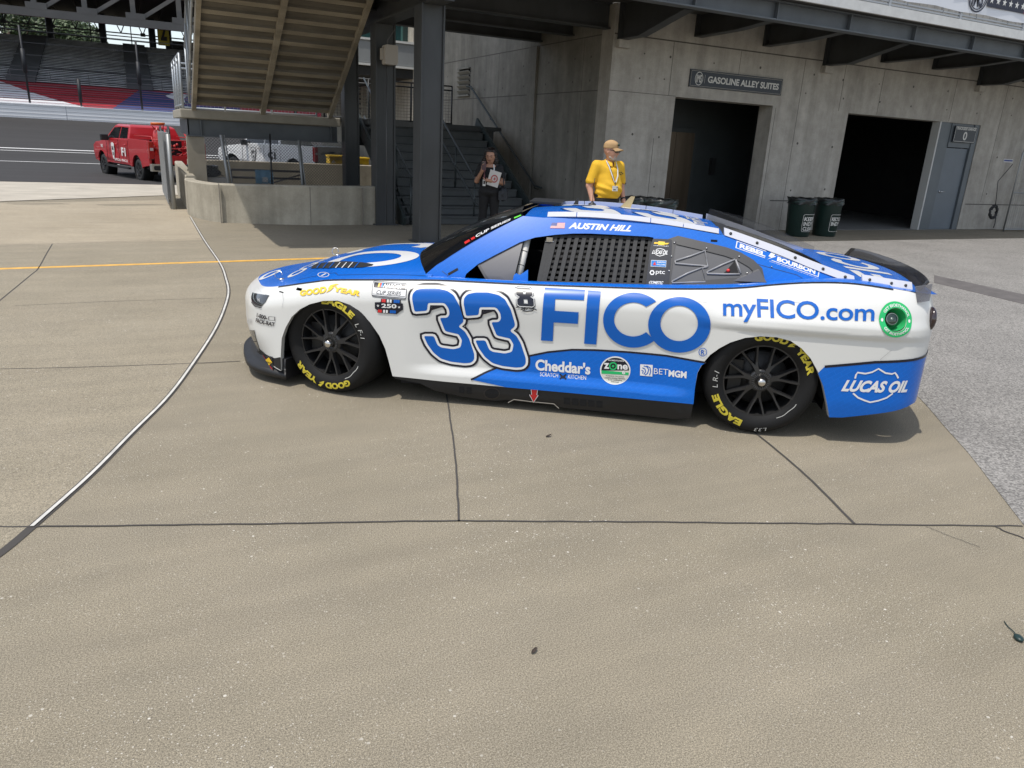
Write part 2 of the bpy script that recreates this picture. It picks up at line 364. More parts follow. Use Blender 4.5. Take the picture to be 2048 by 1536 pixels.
# darker patch, bright apron and the asphalt of lane and track
tv = GL(190, 355).y
na, nb_ = GL(-10, 404), GL(345, 391)
m = MB(); rows = []
for k in range(41):
    u = -60+72*k/40; t = (u-na.x)/(nb_.x-na.x); v0 = max(10, na.y+(nb_.y-na.y)*t); v0 = min(v0, tv-.5); rows.append([(u, v0+(tv-v0)*q, gz(v0+(tv-v0)*q)+.012) for q in (0, .15, .3, .45, .6, .75, .9, 1)])
m.grid(rows, 0, False); struct(m, 'apron', mat('apron_concrete', (.44, .40, .33), .85, var=.18, vscale=1.2, fine=.12))
trk = mat('track_asphalt', (.032, .030, .029), .85, var=.22, vscale=.5, stretch=(.15, 2, 1), fine=.15, fscale=40)
tm = MB(); tm.grid([[(a, b, gz(b)+.02) for b in (tv, 28, 30, 32, 44, 55, 65, VW)] for a in (-200, -60, -20, 0, 20, 60, 120)], smooth=False); struct(tm, 'track', trk)
lm = MB()
for y, wd in ((299, .16), (303.5, .08), (325, .13)):
    p = GL(60, y)
    for k in range(12): lm.add([(-90+k*13, p.y, gz(p.y)+.03), (-90+(k+1)*13, p.y, gz(p.y)+.03), (-90+(k+1)*13, p.y+wd*2, gz(p.y+wd*2)+.03), (-90+k*13, p.y+wd*2, gz(p.y+wd*2)+.03)], [(0, 1, 2, 3)])
struct(lm, 'track_lines', mat('white_paint', (.75, .75, .73), .6))

# ------------------------------------------------------------------ concrete building
def node_wall(name, dark, light):
    m = bpy.data.materials.new(name); m.use_nodes = True; t = m.node_tree; b = t.nodes['Principled BSDF']; L = t.links.new
    tc = t.nodes.new('ShaderNodeTexCoord')
    def nz(sc, st=(1, 1, 1), det=6, ro=.6):
        mp = t.nodes.new('ShaderNodeMapping'); mp.inputs['Scale'].default_value = st; L(tc.outputs['Object'], mp.inputs[0])
        n = t.nodes.new('ShaderNodeTexNoise'); n.inputs['Scale'].default_value = sc; n.inputs['Detail'].default_value = det; n.inputs['Roughness'].default_value = ro; L(mp.outputs[0], n.inputs['Vector']); return n.outputs[0]
    def rp(s, a, b_, ca, cb):
        r = t.nodes.new('ShaderNodeValToRGB'); r.color_ramp.elements[0].position = a; r.color_ramp.elements[1].position = b_
        r.color_ramp.elements[0].color = tuple(ca)+(1,); r.color_ramp.elements[1].color = tuple(cb)+(1,); L(s, r.inputs[0]); return r.outputs[0]
    def mul(a, c, f=1.):
        x = t.nodes.new('ShaderNodeMix'); x.data_type = 'RGBA'; x.blend_type = 'MULTIPLY'; x.inputs[0].default_value = f; L(a, x.inputs[6]); L(c, x.inputs[7]); return x.outputs[2]
    c = rp(nz(.8), .3, .7, dark, light)
    c = mul(c, rp(nz(2.2, (1.6, 1.6, .16), 5), .36, .66, (.72, .72, .71), (1.04, 1.04, 1.04)), .75)     # rain streaks
    c = mul(c, rp(nz(3.5, (1, 1, 1), 8, .7), .34, .62, (.78, .78, .77), (1.05, 1.05, 1.05)), .8)
    c = mul(c, rp(nz(60, (1, 1, 1), 3), .3, .7, (.9, .9, .9), (1.08, 1.08, 1.08)))
    L(c, b.inputs['Base Color']); b.inputs['Roughness'].default_value = .8; b.inputs['Specular IOR Level'].default_value = .25
    bp = t.nodes.new('ShaderNodeBump'); bp.inputs['Strength'].default_value = .15; bp.inputs['Distance'].default_value = .01; L(nz(28), bp.inputs['Height']); L(bp.outputs[0], b.inputs['Normal'])
    return m
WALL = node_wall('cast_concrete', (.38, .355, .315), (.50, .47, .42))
WALL2 = node_wall('cast_concrete_shaded', (.20, .19, .165), (.29, .275, .24))  # same concrete, with the shade around stairs and landing darkened into its colour
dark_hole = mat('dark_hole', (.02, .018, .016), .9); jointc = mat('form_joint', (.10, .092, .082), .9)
steel = mat('painted_steel', (.046, .049, .050), .5, var=.3, vscale=2.5, stretch=(1, 1, .4), bump=.05, bscale=20)
steel_l = mat('fascia_steel', (.105, .118, .130), .5, var=.22, vscale=1.8, bump=.05, bscale=20)
VF, UC = 13.28, 8.53
bld = thing('concrete_building', 'grey cast concrete building with two wide doorways under the steel deck', 'building', (8.53, 13.28, 0))
ZT = 4.3
O1 = (10.16, 12.86, 2.735); O2 = (15.24, 20.24, 2.727)
fw = MB()
outer = [(UC, 0), (O1[0], 0), (O1[0], O1[2]), (O1[1], O1[2]), (O1[1], 0), (O2[0], 0), (O2[0], O2[2]), (O2[1], O2[2]), (O2[1], 0), (23.9, 0), (23.9, 2.3), (26.5, 2.3), (26.5, 0), (34, 0), (34, ZT), (UC, ZT)]
fw.prism(outer, lambda a, b, d: (a, VF+d, b), 0, .42)
fwj = MB()
for z0 in (3.767, ): fwj.box((UC+.02, VF-.004, z0-.012), (34, VF, z0+.012), 1)
for u0, z0, z1 in ((9.72, .05, 1.9), (9.98, 2.75, 3.75), (11.75, 3.0, 3.75), (13.62, 0, 3.75), (16.2, 2.75, 3.75), (18.9, 2.75, 3.75), (21.0, .75, 3.75), (14.9, 2.75, 3.75), (12.95, .1, 2.7)): fwj.box((u0-.004, VF-.003, z0), (u0+.004, VF, z1), 1)
fwj.box((UC, VF-.003, 2.74), (O1[0], VF, 2.75), 1)
fwj.box((13.2, VF-.003, .675), (15.24, VF, .70), 1); fwj.box((20.35, VF-.003, .675), (23.9, VF, .70), 1); fwj.box((UC, VF-.003, .675), (O1[0], VF, .69), 1)
for z0, us in ((3.45, (9.25, 9.9, 11.05, 12.3, 13.9, 14.9, 16.1, 17.3, 18.6, 19.9, 21.3)), (3.03, (9.2, 9.85, 13.75, 15.0, 16.2, 17.4, 18.7, 20.0, 21.4)), (1.95, (9.2, 9.85, 13.8, 14.95, 21.2)), (.95, (9.15, 9.85, 13.75, 14.9, 21.2))):
    for u0 in us:
        fwj.lathe([(0, 0), (.022+random.uniform(-.006, .008), 0)], (u0+random.uniform(-.05, .05), VF-.004, z0+random.uniform(-.03, .03)), (0, -1, 0), 10, 1, False)
fw.v, off = fw.v, len(fw.v)
fw.f += [[i+off for i in f] for f in fwj.f]; fw.v += fwj.v; fw.mi += [2 if i else 1 for i in [0]*len(fwj.mi)]; fw.sm += fwj.sm
fw.build('front_wall', [WALL, jointc, dark_hole], bld)
sw = MB()
sw.prism([(VF+.42, 0), (23.3, 0), (23.3, 5.2), (VF+.42, 5.2)], lambda a, b, d: (UC+d, a, b), 0, .4, holes=[[(20.35, 2.86), (21.15, 2.86), (21.15, 3.53), (20.35, 3.53)]])
swj = []
for z0, a, b in ((3.78, VF+.43, 23.3), (2.752, VF+.43, 23.3)): sw.box((UC-.004, a, z0-.010), (UC, b, z0+.010), 1)
for v0 in (14.35, 16.45, 18.5, 20.1): sw.box((UC-.003, v0-.004, .1), (UC, v0+.004, 3.77), 1)
for z0 in (3.4, 2.95, 1.95, .95):
    for v0 in (14.05, 14.75, 15.9, 17.1, 18.2, 19.3, 22.1):
        sw.lathe([(0, 0), (.024, 0)], (UC-.004, v0+random.uniform(-.06, .06), z0), (-1, 0, 0), 10, 1, False)
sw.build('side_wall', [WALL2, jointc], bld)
us_ = MB(); us_.box((4.4, 15.4, 8.6), (UC, 23.3, 9.0)); us_.box((UC, VF+.6, 5.2), (34, 23.3, 9.0)); us_.build('added_shade_storey', WALL, bld)  # unseen mass overhead, added to keep the sun off the side wall
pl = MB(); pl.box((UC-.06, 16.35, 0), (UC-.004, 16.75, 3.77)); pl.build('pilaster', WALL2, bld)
lo = MB()
lo.box((UC+.05, 20.35, 2.86), (UC+.3, 21.15, 3.53), 1)
for k in range(5): lo.beam((UC-.02, 20.33, 2.93+k*.125), (UC-.02, 21.17, 2.93+k*.125), .14, .015, 0, up=(.7, 0, .7))
lo.beam((UC-.03, 20.33, 2.84), (UC-.03, 21.17, 2.84), .08, .04); lo.beam((UC-.03, 20.33, 3.55), (UC-.03, 21.17, 3.55), .08, .04)
lo.build('louvre', [mat('louvre_metal', (.20, .195, .17), .6), dark_hole], bld)
# lobby recess behind the first doorway, with the lift door
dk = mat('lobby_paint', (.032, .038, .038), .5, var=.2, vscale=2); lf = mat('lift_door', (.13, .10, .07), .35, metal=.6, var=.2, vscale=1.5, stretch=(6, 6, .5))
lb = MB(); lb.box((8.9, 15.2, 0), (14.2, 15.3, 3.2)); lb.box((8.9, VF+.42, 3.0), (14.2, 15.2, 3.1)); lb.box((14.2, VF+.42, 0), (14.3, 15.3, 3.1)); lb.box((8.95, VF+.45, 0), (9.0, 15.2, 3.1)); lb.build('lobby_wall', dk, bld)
lf_ = MB(); lx = V(1393, 300, 15.07).x
lf_.box((lx-1.35, 15.1, 0), (lx, 15.19, 2.2), 1); lf_.box((lx-1.25, 15.07, 0), (lx-.66, 15.1, 2.1)); lf_.box((lx-.65, 15.07, 0), (lx-.1, 15.1, 2.1)); lf_.build('lift_door', [lf, dk], bld)
lf2 = MB(); lf2.box((10.75, 15.06, 2.35), (11.35, 15.19, 2.5)); lf2.box((12.9, 15.13, 1.15), (13.05, 15.19, 1.55)); lf2.build('control_panel', mat('panel_black', (.02, .02, .02), .3), bld)
# garage behind the second doorway
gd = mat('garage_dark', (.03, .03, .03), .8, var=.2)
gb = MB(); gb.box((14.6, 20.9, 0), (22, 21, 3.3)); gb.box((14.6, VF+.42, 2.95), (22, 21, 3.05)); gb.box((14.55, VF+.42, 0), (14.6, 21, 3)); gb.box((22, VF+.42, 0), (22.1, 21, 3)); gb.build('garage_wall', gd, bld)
gw = MB(); gw.box((17.6, 18.4, 0), (19.5, 18.5, 2.95)); gw.build('partition', mat('partition', (.40, .37, .33), .8), bld)
fl = MB(); fl.box((8.9, VF+.0, -.3), (22, 21, .006)); struct(fl, 'garage_floor', mat('floor_concrete', (.2, .2, .19), .6, var=.2))
dg = mat('door_paint', (.125, .148, .172), .45, var=.08, vscale=2); fr = mat('frame_paint', (.105, .122, .135), .45, var=.1, vscale=2)
dr = MB(); x0, x1 = 18.62, 20.24
dr.box((x0, VF+.02, 0), (x0+.36, VF+.2, O2[2]), 0); dr.box((x0+.36, VF+.06, 0), (x0+.52, VF+.2, O2[2]), 0); dr.box((x1-.2, VF+.02, 0), (x1, VF+.2, O2[2]), 0)
dr.box((x0+.52, VF+.04, 2.13), (x1-.2, VF+.2, O2[2]), 0); dr.build('door_frame', fr, bld)
tr = MB(); tr.box((x0-.05, VF-.02, 0), (x0, VF+.2, O2[2])); tr.build('edge_trim', mat('trim_white', (.5, .5, .48), .5), bld)
dd = MB(); dd.box((x0+.53, VF+.07, .01), (x1-.215, VF+.12, 2.11)); dob = dd.build('door', dg, bld, bevel=.004)
hd = MB(); hd.tube([(x0+.62, VF+.07, 1.0), (x0+.62, VF+.01, 1.0), (x0+.76, VF+.01, 1.0)], .012); hd.lathe([(0, 0), (.028, 0), (.028, .01), (0, .01)], (x0+.62, VF+.06, 1.0), (0, -1, 0), 16)
hd.build('handle', mat('chrome', (.7, .7, .7), .2, metal=1), dob)
# signs
def sign(name, label, u0, u1, z0, z1, vp, items, bgc, bord):
    t = thing(name, label, 'sign', ((u0+u1)/2, vp, z0))
    m = MB(); m.box((u0, vp-.03, z0), (u1, vp-.004, z1)); m.build('board', bgc, t)
    m = MB(); W, H = u1-u0, z1-z0; fn = lambda a, b: (u0+a, vp-.033, z0+b)
    flat(m, frame2(.02, .02, W-.02, H-.02, .02, .008), fn); m.build('border', bord, t)
    for nm, sh, mt in items:
        m = MB()
        for s_ in sh: flat(m, s_, fn)
        m.build(nm, mt, t)
navy = mat('sign_navy', (.018, .024, .034), .4); swhite = mat('sign_white', (.62, .61, .57), .5); sgold = mat('sign_border', (.30, .28, .24), .5)
W, H = 2.56, .335
def boxq(x0, y0, x1, y1): return ((x0, y1), (x1, y1), (x1, y0), (x0, y0))
lt = letters('GASOLINE ALLEY SUITES', .03, 0, .98)
emb = [shape(circ(.235, H/2, .105, .13), [circ(.235, H/2, .092, .116)])]
il = letters('IMS', .03); emb.append(put(il[:2], boxq(.165, .09, .305, .245)))
sign('name_sign', 'long black sign with white lettering over the left doorway', 10.45, 10.45+W, 2.955, 2.955+H, VF,
     [('emblem', emb, swhite), ('divider', [shape([(.385, .09), (.39, .09), (.39, .25), (.385, .25)])], swhite), ('lettering', [put(lt[:2], boxq(.47, .105, W-.1, .235))], swhite)], navy, sgold)
l1 = letters('TRACKSIDE GARAGE', .03); l2 = letters('0', .02)
sign('garage_sign', 'small black square sign numbered 0 above the grey door', x0+.60, x1-.13, 2.26, 2.665, VF+.02,
     [('lettering', [put(l1[:2], boxq(.05, .31, .84, .375)), put(l2[:2], boxq(.37, .06, .53, .27))], swhite)], navy, swhite)
bs = MB(); pa = V(2006, 322, VF); bs.box((pa.x, VF-.015, pa.z-.03), (pa.x+.42, VF-.004, pa.z+.06), 0); bs.box((pa.x+.02, VF-.018, pa.z), (pa.x+.4, VF-.0155, pa.z+.035), 1)
single(bs, 'blue_plate', [mat('plate_white', (.6, .6, .6)), mat('plate_blue', (.03, .05, .25))], 'small blue plate on the concrete wall at far right', 'sign', (pa.x, VF, pa.z))
# mesh gate with hose
gw_ = mat('galv', (.30, .31, .31), .4, metal=.7); gl = thing('mesh_gate', 'galvanised wire mesh gate standing by the wall at far right', 'gate', (21.6, 12.75, 0))
u0, u1, vg = 21.55, 25.2, 12.8
m = MB(); m.tube([(u0, vg, 0), (u0, vg, 2.1), (u0+.1, vg, 2.2), (u1, vg, 2.2), (u1, vg, 0)], .022); m.tube([(u0, vg, 1.05), (u1, vg, 1.05)], .016); m.tube([(u0, vg, .06), (u1, vg, .06)], .02); m.tube([(u0+.05, vg, 1.07), (u1, vg, 2.0)], .008); m.build('gate_frame', gw_, gl)
m = MB()
for k in range(38): m.beam((u0+k*.1, vg, .06), (u0+k*.1, vg, 2.2), .005, .005)
for k in range(14): m.beam((u0, vg-.003, .1+k*.15), (u1, vg-.003, .1+k*.15), .004, .004)
m.build('wire_mesh', gw_, gl)
hs = MB(); hc = V(1987, 424, 12.72)
for k in range(6):
    rr = .17-.012*k+random.uniform(-.01, .01); hs.tube([hc+Vector((rr*math.cos(a*math.pi/12), random.uniform(-.03, .03)+.0, rr*math.sin(a*math.pi/12)*1.12)) for a in range(25)], .013, 6)
hs.tube([hc+Vector((-.02, -.02, .17)), hc+Vector((-.06, 0, .5)), hc+Vector((-.1, .02, .8)), hc+Vector((.35, .02, 1.25))], .009, 6)
hs.tube([hc+Vector((.12, -.02, -.1)), hc+Vector((.14, -.03, -.3)), hc+Vector((.12, -.03, -.42))], .012, 6)
single(hs, 'hose_coil', mat('black_rubber', (.012, .012, .013), .5), 'coiled black hose hanging on the wire mesh gate', 'hose', (hc.x, hc.y, hc.z))

# ------------------------------------------------------------------ steel deck
dk_ = thing('steel_deck', 'dark steel walkway deck with tapered brackets along the concrete building', 'walkway deck', (8.5, 11.2, 3.9))
u_l = .42
m = MB(); m.box((u_l, 10.92, 4.31), (34, 13.3, 4.43), 0); m.box((u_l, 13.3, 4.31), (UC+.0, 17.0, 4.43), 0); m.build('slab', mat('deck_underside', (.06, .057, .052), .7, var=.2), dk_)
m = MB(); m.box((u_l-.02, 10.86, 4.30), (34, 10.92, 4.47)); m.build('edge_curb', mat('curb_white', (.62, .62, .60), .6, var=.12, vscale=5), dk_)
m = MB(); m.ibeam((u_l, 11.2, 4.14), (34, 11.2, 4.14), .22, .32, .025)
for k in range(14): m.box((8.7+k*1.84-.01, 11.1, 4.0), (8.7+k*1.84+.01, 11.19, 4.28))
m.build('fascia_beam', steel_l, dk_)
def bracket(u, zb):
    m = MB(); zt = 4.31
    pf = [(VF, zb), (VF-.68, zb+.0), (11.3, 3.985), (11.3, zt), (VF, zt)] if zb < 3.8 else [(VF, zb), (VF-1.2, zb+.02), (11.3, 4.0), (11.3, zt), (VF, zt)]
    m.prism(pf, lambda a, b, d: (u+d, a, b), -.008, .008)
    for (a, b), (c, d) in ((pf[0], pf[1]), (pf[1], pf[2])): m.beam((u, a, b-.011), (u, c, d-.011), .2, .022)
    m.box((u-.11, VF-.025, zb-.02), (u+.11, VF-.004, zt)); m.box((u-.09, VF-.05, zb), (u+.09, VF-.03, zt))
    if zb < 3.8: m.box((u-.13, VF-.13, zb-.17), (u+.13, VF-.004, zb-.03), 1)
    m.build('bracket', [steel, WALL], dk_)
for k in range(12):
    u = 8.72+k*1.843
    bracket(u, 3.69 if k % 3 == 0 else 3.915)
for v in (13.5, 14.87, 16.28):
    m = MB(); m.ibeam((u_l, v, 4.08), (UC-.01, v, 4.08), .2, .46, .025); m.build('cross_beam', steel, dk_)
m = MB(); m.ibeam((4.3, 11.3, 3.95), (4.3, 17.2, 3.95), .3, .70, .03); m.build('main_beam', steel, dk_)
m = MB(); m.ibeam((u_l+.1, 11.3, 4.12), (u_l+.1, 17.0, 4.12), .2, .36, .025); m.build('edge_beam', steel, dk_)
# railing with cloth banner above the edge
rl = mat('rail_grey', (.42, .43, .44), .45, metal=.3)
m = MB()
for k in range(16): m.box((u_l+.1+k*2.1, 10.95, 4.44), (u_l+.16+k*2.1, 11.0, 5.55))
for k in range(32): m.box((u_l+.62+k*1.05, 10.96, 4.55), (u_l+.635+k*1.05, 10.975, 5.5))
for z in (4.52, 4.575): m.beam((u_l, 10.975, z), (34, 10.975, z), .03, .03)
m.beam((u_l, 10.975, 5.55), (34, 10.975, 5.55), .05, .05); m.build('railing', rl, dk_)
m = MB()
for k in range(150): m.beam((u_l+k*.22, 11.02, 4.46), (u_l+k*.22, 11.02, 5.5), .006, .006)
for k in range(5): m.beam((u_l, 11.025, 4.6+k*.2), (34, 11.025, 4.6+k*.2), .006, .006)
m.build('infill_mesh', rl, dk_)
bt = thing('cloth_banner', 'white cloth banner with stars and a round emblem tied to the deck railing', 'banner', (14, 10.93, 4.63))
m = MB(); N = 60; P = [[(9.2+24.*i/N, 10.93+.008*math.sin(i*1.9)+.004*j, 4.63+.014*math.sin(i*1.57)*(1-j)+j*.9) for j in (0, 1)] for i in range(N+1)]; m.grid(P, 0, True); P2 = [[(p[0], p[1]+.004, p[2]) for p in r] for r in P]; m.grid(P2, 0, True); m.build('cloth', mat('banner_white', (.68, .70, .74), .7), bt)
fnb = lambda a, b: (a, 10.912, b)
bn = mat('banner_navy', (.03, .035, .055), .7); brd = mat('banner_red', (.42, .05, .07), .7)
c1 = V(1958, -8, 10.91)
m = MB(); flat(m, shape(circ(c1.x, c1.z, .30, .30), [circ(c1.x, c1.z, .27)]), fnb); flat(m, shape(circ(c1.x, c1.z, .25, .25), [circ(c1.x, c1.z, .23)]), fnb); flat(m, put(letters('IMS', .02)[:2], boxq(c1.x-.17, c1.z-.2, c1.x+.17, c1.z+.2)), fnb); m.build('emblem', bn, bt)
m = MB(); s0 = c1.x+.32; zf = V(1990, 16, 10.91).z
m.add([(s0, 10.914, zf), (s0+1.25, 10.914, zf-.0), (s0+1.25, 10.914, 5.5), (s0, 10.914, 5.5)], [(0, 1, 2, 3)]); m.add([(c1.x-.75, 10.914, zf+.1), (c1.x-.32, 10.914, zf+.1), (c1.x-.32, 10.914, 5.5), (c1.x-.75, 10.914, 5.5)], [(0, 1, 2, 3)]); m.build('blue_field', bn, bt)
m = MB()
for k in range(7): m.add([(s0+1.25, 10.913, zf+.0+k*.12), (s0+2.4, 10.913, zf+k*.12), (s0+2.4, 10.913, zf+k*.12+.06), (s0+1.25, 10.913, zf+k*.12+.06)], [(0, 1, 2, 3)])
m.build('stripe', brd, bt)
m = MB()
def star(cx, cy, r): return [(cx+(r if k % 2 == 0 else r*.4)*math.sin(k*math.pi/5), cy+(r if k % 2 == 0 else r*.4)*math.cos(k*math.pi/5)) for k in range(10)]
for k in range(6):
    for j in range(2): flat(m, shape(star(s0+.12+k*.21, zf+.13+j*.3, .075)), lambda a, b: (a, 10.911, b))
m.build('star', mat('banner_star', (.7, .7, .66), .7), bt)
# columns
def hcol(name, label, u, v, zt, z0=0, w_=.38, d_=.36):
    m = MB(); m.box((u-w_/2, v-d_/2, z0), (u-w_/2+.03, v+d_/2, zt)); m.box((u+w_/2-.03, v-d_/2, z0), (u+w_/2, v+d_/2, zt)); m.box((u-w_/2+.03, v-.012, z0), (u+w_/2-.03, v+.012, zt))
    m.box((u-w_/2+.03, v-d_/2+.03, z0), (u+w_/2-.03, v-d_/2+.05, zt))
    m.box((u-w_/2-.05, v-d_/2-.05, z0), (u+w_/2+.05, v+d_/2+.05, z0+.02))
    return single(m, name, steel, label, 'column', (u, v, z0), 'steel columns under the deck', .004)
hcol('steel_column', 'front thick dark steel column nearest the blue racing car', 4.30, 11.95, 3.6)
hcol('steel_column', 'middle dark steel column at the end of the low concrete wall', 4.33, 14.55, 3.6)
hcol('steel_column', 'rear dark steel column behind the low concrete wall', 4.36, 17.15, 3.6, 0, .32, .32)
lbx = thing('lamp_box', 'cream box shaped lamp hanging on the middle steel column', 'lamp', (4.36, 14.2, 2.9))
m = MB(); m.prism(rrect(4.245, 2.9, 4.485, 3.23, .03), lambda a, b, d: (a, d, b), 14.12, 14.33); m.box((4.2, 14.2, 2.98), (4.245, 14.3, 3.17)); m.build('housing', mat('cream_box', (.40, .365, .32), .6), lbx)
m = MB(); m.tube([(4.33, 14.25, 3.23), (4.33, 14.25, 3.32), (4.46, 14.25, 3.5), (4.46, 14.25, 3.62)], .012); m.tube([(4.32, 14.3, 0.05), (4.32, 14.3, 2.9)], .008); m.build('conduit', mat('conduit', (.12, .12, .12), .5, metal=.5), lbx)

# ------------------------------------------------------------------ upper stair, landing, lower stair
us = thing('steel_staircase', 'steel stair flight seen from below with ribbed pan treads and side stringers', 'staircase', (2.6, 17.4, 2.0))
pan = mat('stair_pan', (.31, .275, .215), .75, var=.42, vscale=1.6, stretch=(.5, 1.6, 1.6), fine=.1, fscale=60)
pan2 = mat('stair_pan_dark', (.15, .135, .11), .8, var=.35, vscale=2.5, stretch=(.6, 2, 2))
z0s, v0s, z1s, v1s = 2.09, 17.4, 4.30, 13.55
def sl_(t, off=0): return Vector((0, v0s+(v1s-v0s)*t, z0s+(z1s-z0s)*t+off))
NP = 14; m = MB()
for k in range(NP):
    ta, tb = k/NP, (k+1)/NP; dd_ = (sl_(1)-sl_(0)).normalized(); nn = Vector((0, -dd_.z, dd_.y)).normalized()
    if nn.z > 0: nn = -nn
    A, B = sl_(ta), sl_(tb)
    q = [A+nn*.0, A.lerp(B, .08)+nn*.0, A.lerp(B, .12)+nn*.05, A.lerp(B, .50)+nn*.055, A.lerp(B, .56)+nn*.012, A.lerp(B, .94)+nn*.012, B]
    for ua, ub in ((1.24, 2.50), (2.60, 3.93)):
        for i in range(6):
            m.add([(ua, q[i].y, q[i].z), (ub, q[i].y, q[i].z), (ub, q[i+1].y, q[i+1].z), (ua, q[i+1].y, q[i+1].z)], [(0, 1, 2, 3)], 1 if i in (3, 4) else (2 if i in (0, 1, 5) else 0))
m.build('tread_pans', [pan, pan2, mat('pan_gap', (.03, .028, .022), .9)], us)
m = MB()
for u in (1.2, 2.55, 3.97): m.beam(sl_(-.02)+Vector((u, 0, -.02)), sl_(1)+Vector((u, 0, -.02)), .08 if u != 2.55 else .10, .2)
m.build('stringer', pan, us)
rg = mat('rail_zinc', (.34, .37, .40), .4, metal=.4)
m = MB()
for dz in (.14, 1.05): m.tube([sl_(0)+Vector((1.12, -.0, dz)), sl_(1)+Vector((1.12, 0, dz))], .022)
for k in range(7): p = sl_(k/6.)+Vector((1.12, 0, 0)); m.tube([p, p+Vector((0, 0, 1.05))], .02)
for k in range(52): p = sl_(k/52.)+Vector((1.12, 0, .14)); m.beam(p, p+Vector((0, 0, .9)), .006, .006)
for k in range(12): p0, p1 = sl_(0)+Vector((1.12, 0, .2+k*.07)), sl_(1)+Vector((1.12, 0, .2+k*.07)); m.beam(p0, p1, .005, .005)
m.build('railing', rg, us)
ld = thing('stair_landing', 'stair landing on a deep steel girder with a rounded concrete cap', 'landing', (2.6, 17.5, 1.5))
m = MB(); m.prism([(.93, 17.40), (4.21, 17.40), (4.21, 20.4), (.93, 20.4)], lambda a, b, d: (a, b, d), 1.80, 1.98); m.build('cap', mat('cap_concrete', (.30, .275, .225), .8, var=.15, vscale=3), ld, bevel=.02)
m = MB(); m.box((1.06, 17.55, 1.475), (4.16, 17.575, 1.79)); m.box((1.03, 17.46, 1.45), (4.16, 17.66, 1.475)); m.box((1.06, 17.55, 1.475), (1.085, 20.3, 1.79)); m.box((1.3, 17.47, 1.475), (1.32, 17.55, 1.79)); m.box((4.0, 17.47, 1.475), (4.02, 17.55, 1.79)); m.build('girder', mat('girder_steel', (.085, .095, .102), .5, var=.25, vscale=2), ld)
m = MB(); m.box((1.02, 17.5, -.0), (1.36, 17.8, 1.445)); m.box((1.0, 17.48, .45), (1.38, 17.82, .46), 1); m.build('pier', [mat('pier_concrete', (.31, .28, .225), .8, var=.15, vscale=3), jointc], ld)
m = MB(); m.box((4.55, 17.5, 1.45), (8.0, 17.53, 1.88)); m.box((4.4, 17.42, 1.88), (8.0, 17.62, 1.905)); m.box((4.4, 17.42, 1.425), (8.0, 17.62, 1.45)); m.box((4.21, 17.5, 1.9), (8.2, 20.4, 1.99)); m.build('rear_beam', steel, ld)
m = MB()
bl = mat('black_rail', (.025, .027, .028), .5)
def lrail(m, p, q):
    p, q = Vector(p), Vector(q); n = max(2, int((q-p).length/.085)); k_ = max(1, round((q-p).length/1.1))
    for k in range(k_+1): c = p.lerp(q, k/k_); m.tube([c, c+Vector((0, 0, 1.05))], .024)
    for z in (.08, .94, 1.05): m.tube([p+Vector((0, 0, z)), q+Vector((0, 0, z))], .019)
    for k in range(n): c = p.lerp(q, k/n); m.beam(c+Vector((0, 0, .08)), c+Vector((0, 0, .94)), .006, .006)
    for k in range(11): m.beam(p+Vector((0, 0, .1+k*.075)), q+Vector((0, 0, .1+k*.075)), .006, .006)
lrail(m, (4.5, 20.35, 1.98), (8.0, 20.35, 1.98))
mz = MB(); lrail(mz, (1.0, 17.5, 1.98), (1.0, 20.35, 1.98)); lrail(mz, (1.0, 20.35, 1.98), (4.3, 20.35, 1.98)); mz.build('railing', rg, ld)
m.build('railing', bl, ld)
ls = thing('concrete_stairs', 'wide grey stair flight rising behind the steel columns to the landing', 'staircase', (6, 14.4, 0))
stp = mat('stair_concrete', (.085, .092, .092), .7, var=.2, vscale=3); ra = MB()
NR, RH, TD = 12, .1665, .285; ULs, URs = 4.72, 7.62
for k in range(NR):
    v = 14.45+k*TD
    ra.box((ULs, v, RH*k+.012), (URs, v+TD+.02, RH*(k+1)-.003)); ra.box((ULs, v+.012, RH*k-.01), (URs, v+TD, RH*k+.012), 1); ra.box((ULs, v-.025, RH*(k+1)-.028), (URs, v+TD, RH*(k+1)))
ra.build('flight', [stp, mat('nosing_shadow_gap', (.03, .033, .033), .9)], ls)
sg = mat('stringer_green', (.03, .042, .042), .5)
m = MB()
for u in (ULs-.04, URs+.06): m.beam((u, 14.3, .0), (u, 14.45+NR*TD, NR*RH+.05), .05, .32)
m.build('stringer', sg, ls)
def rail(uc, wall=False):
    m = MB(); o = Vector((uc, 0, 0)); z = lambda v: (v-14.45)/TD*RH
    a, b = 14.35, 14.45+NR*TD
    if wall:
        v0, v1 = 15.91, 19.93
        m.tube([(uc, v0-.35, .70), (uc, v0, .73), (uc, v1, 3.03), (uc, v1+.3, 3.05)], .024)
        for k in range(4): p = Vector((uc, v0+(v1-v0)*k/3, .73+(3.03-.73)*k/3)); m.tube([p, p+Vector((0, 0, -.06)), p+Vector((.1, 0, -.08))], .01)
    else:
        for dz in (.45, .9): m.tube([(uc, a-.28, z(a)+dz-.02), (uc, a, z(a)+dz), (uc, b, z(b)+dz)], .022)
        for k in range(4): v = a+.15+(b-a-.3)*k/3; m.tube([(uc, v, z(v)), (uc, v, z(v)+.9)], .02)
    m.build('handrail', sg if wall else mat('rail_green', (.05, .06, .06), .4, metal=.3), ls)
rail(6.25); rail(8.38, True)
m = MB()
for v in (14.42, 15.35, 16.4): z = max(0, (v-14.45)/TD*RH); m.tube([(4.85, v, z), (4.85, v, z+.95)], .02)
for dz in (.1, .92): m.tube([(4.85, 14.0, dz), (4.85, 14.42, dz), (4.85, 17.8, 1.96+dz)], .02)
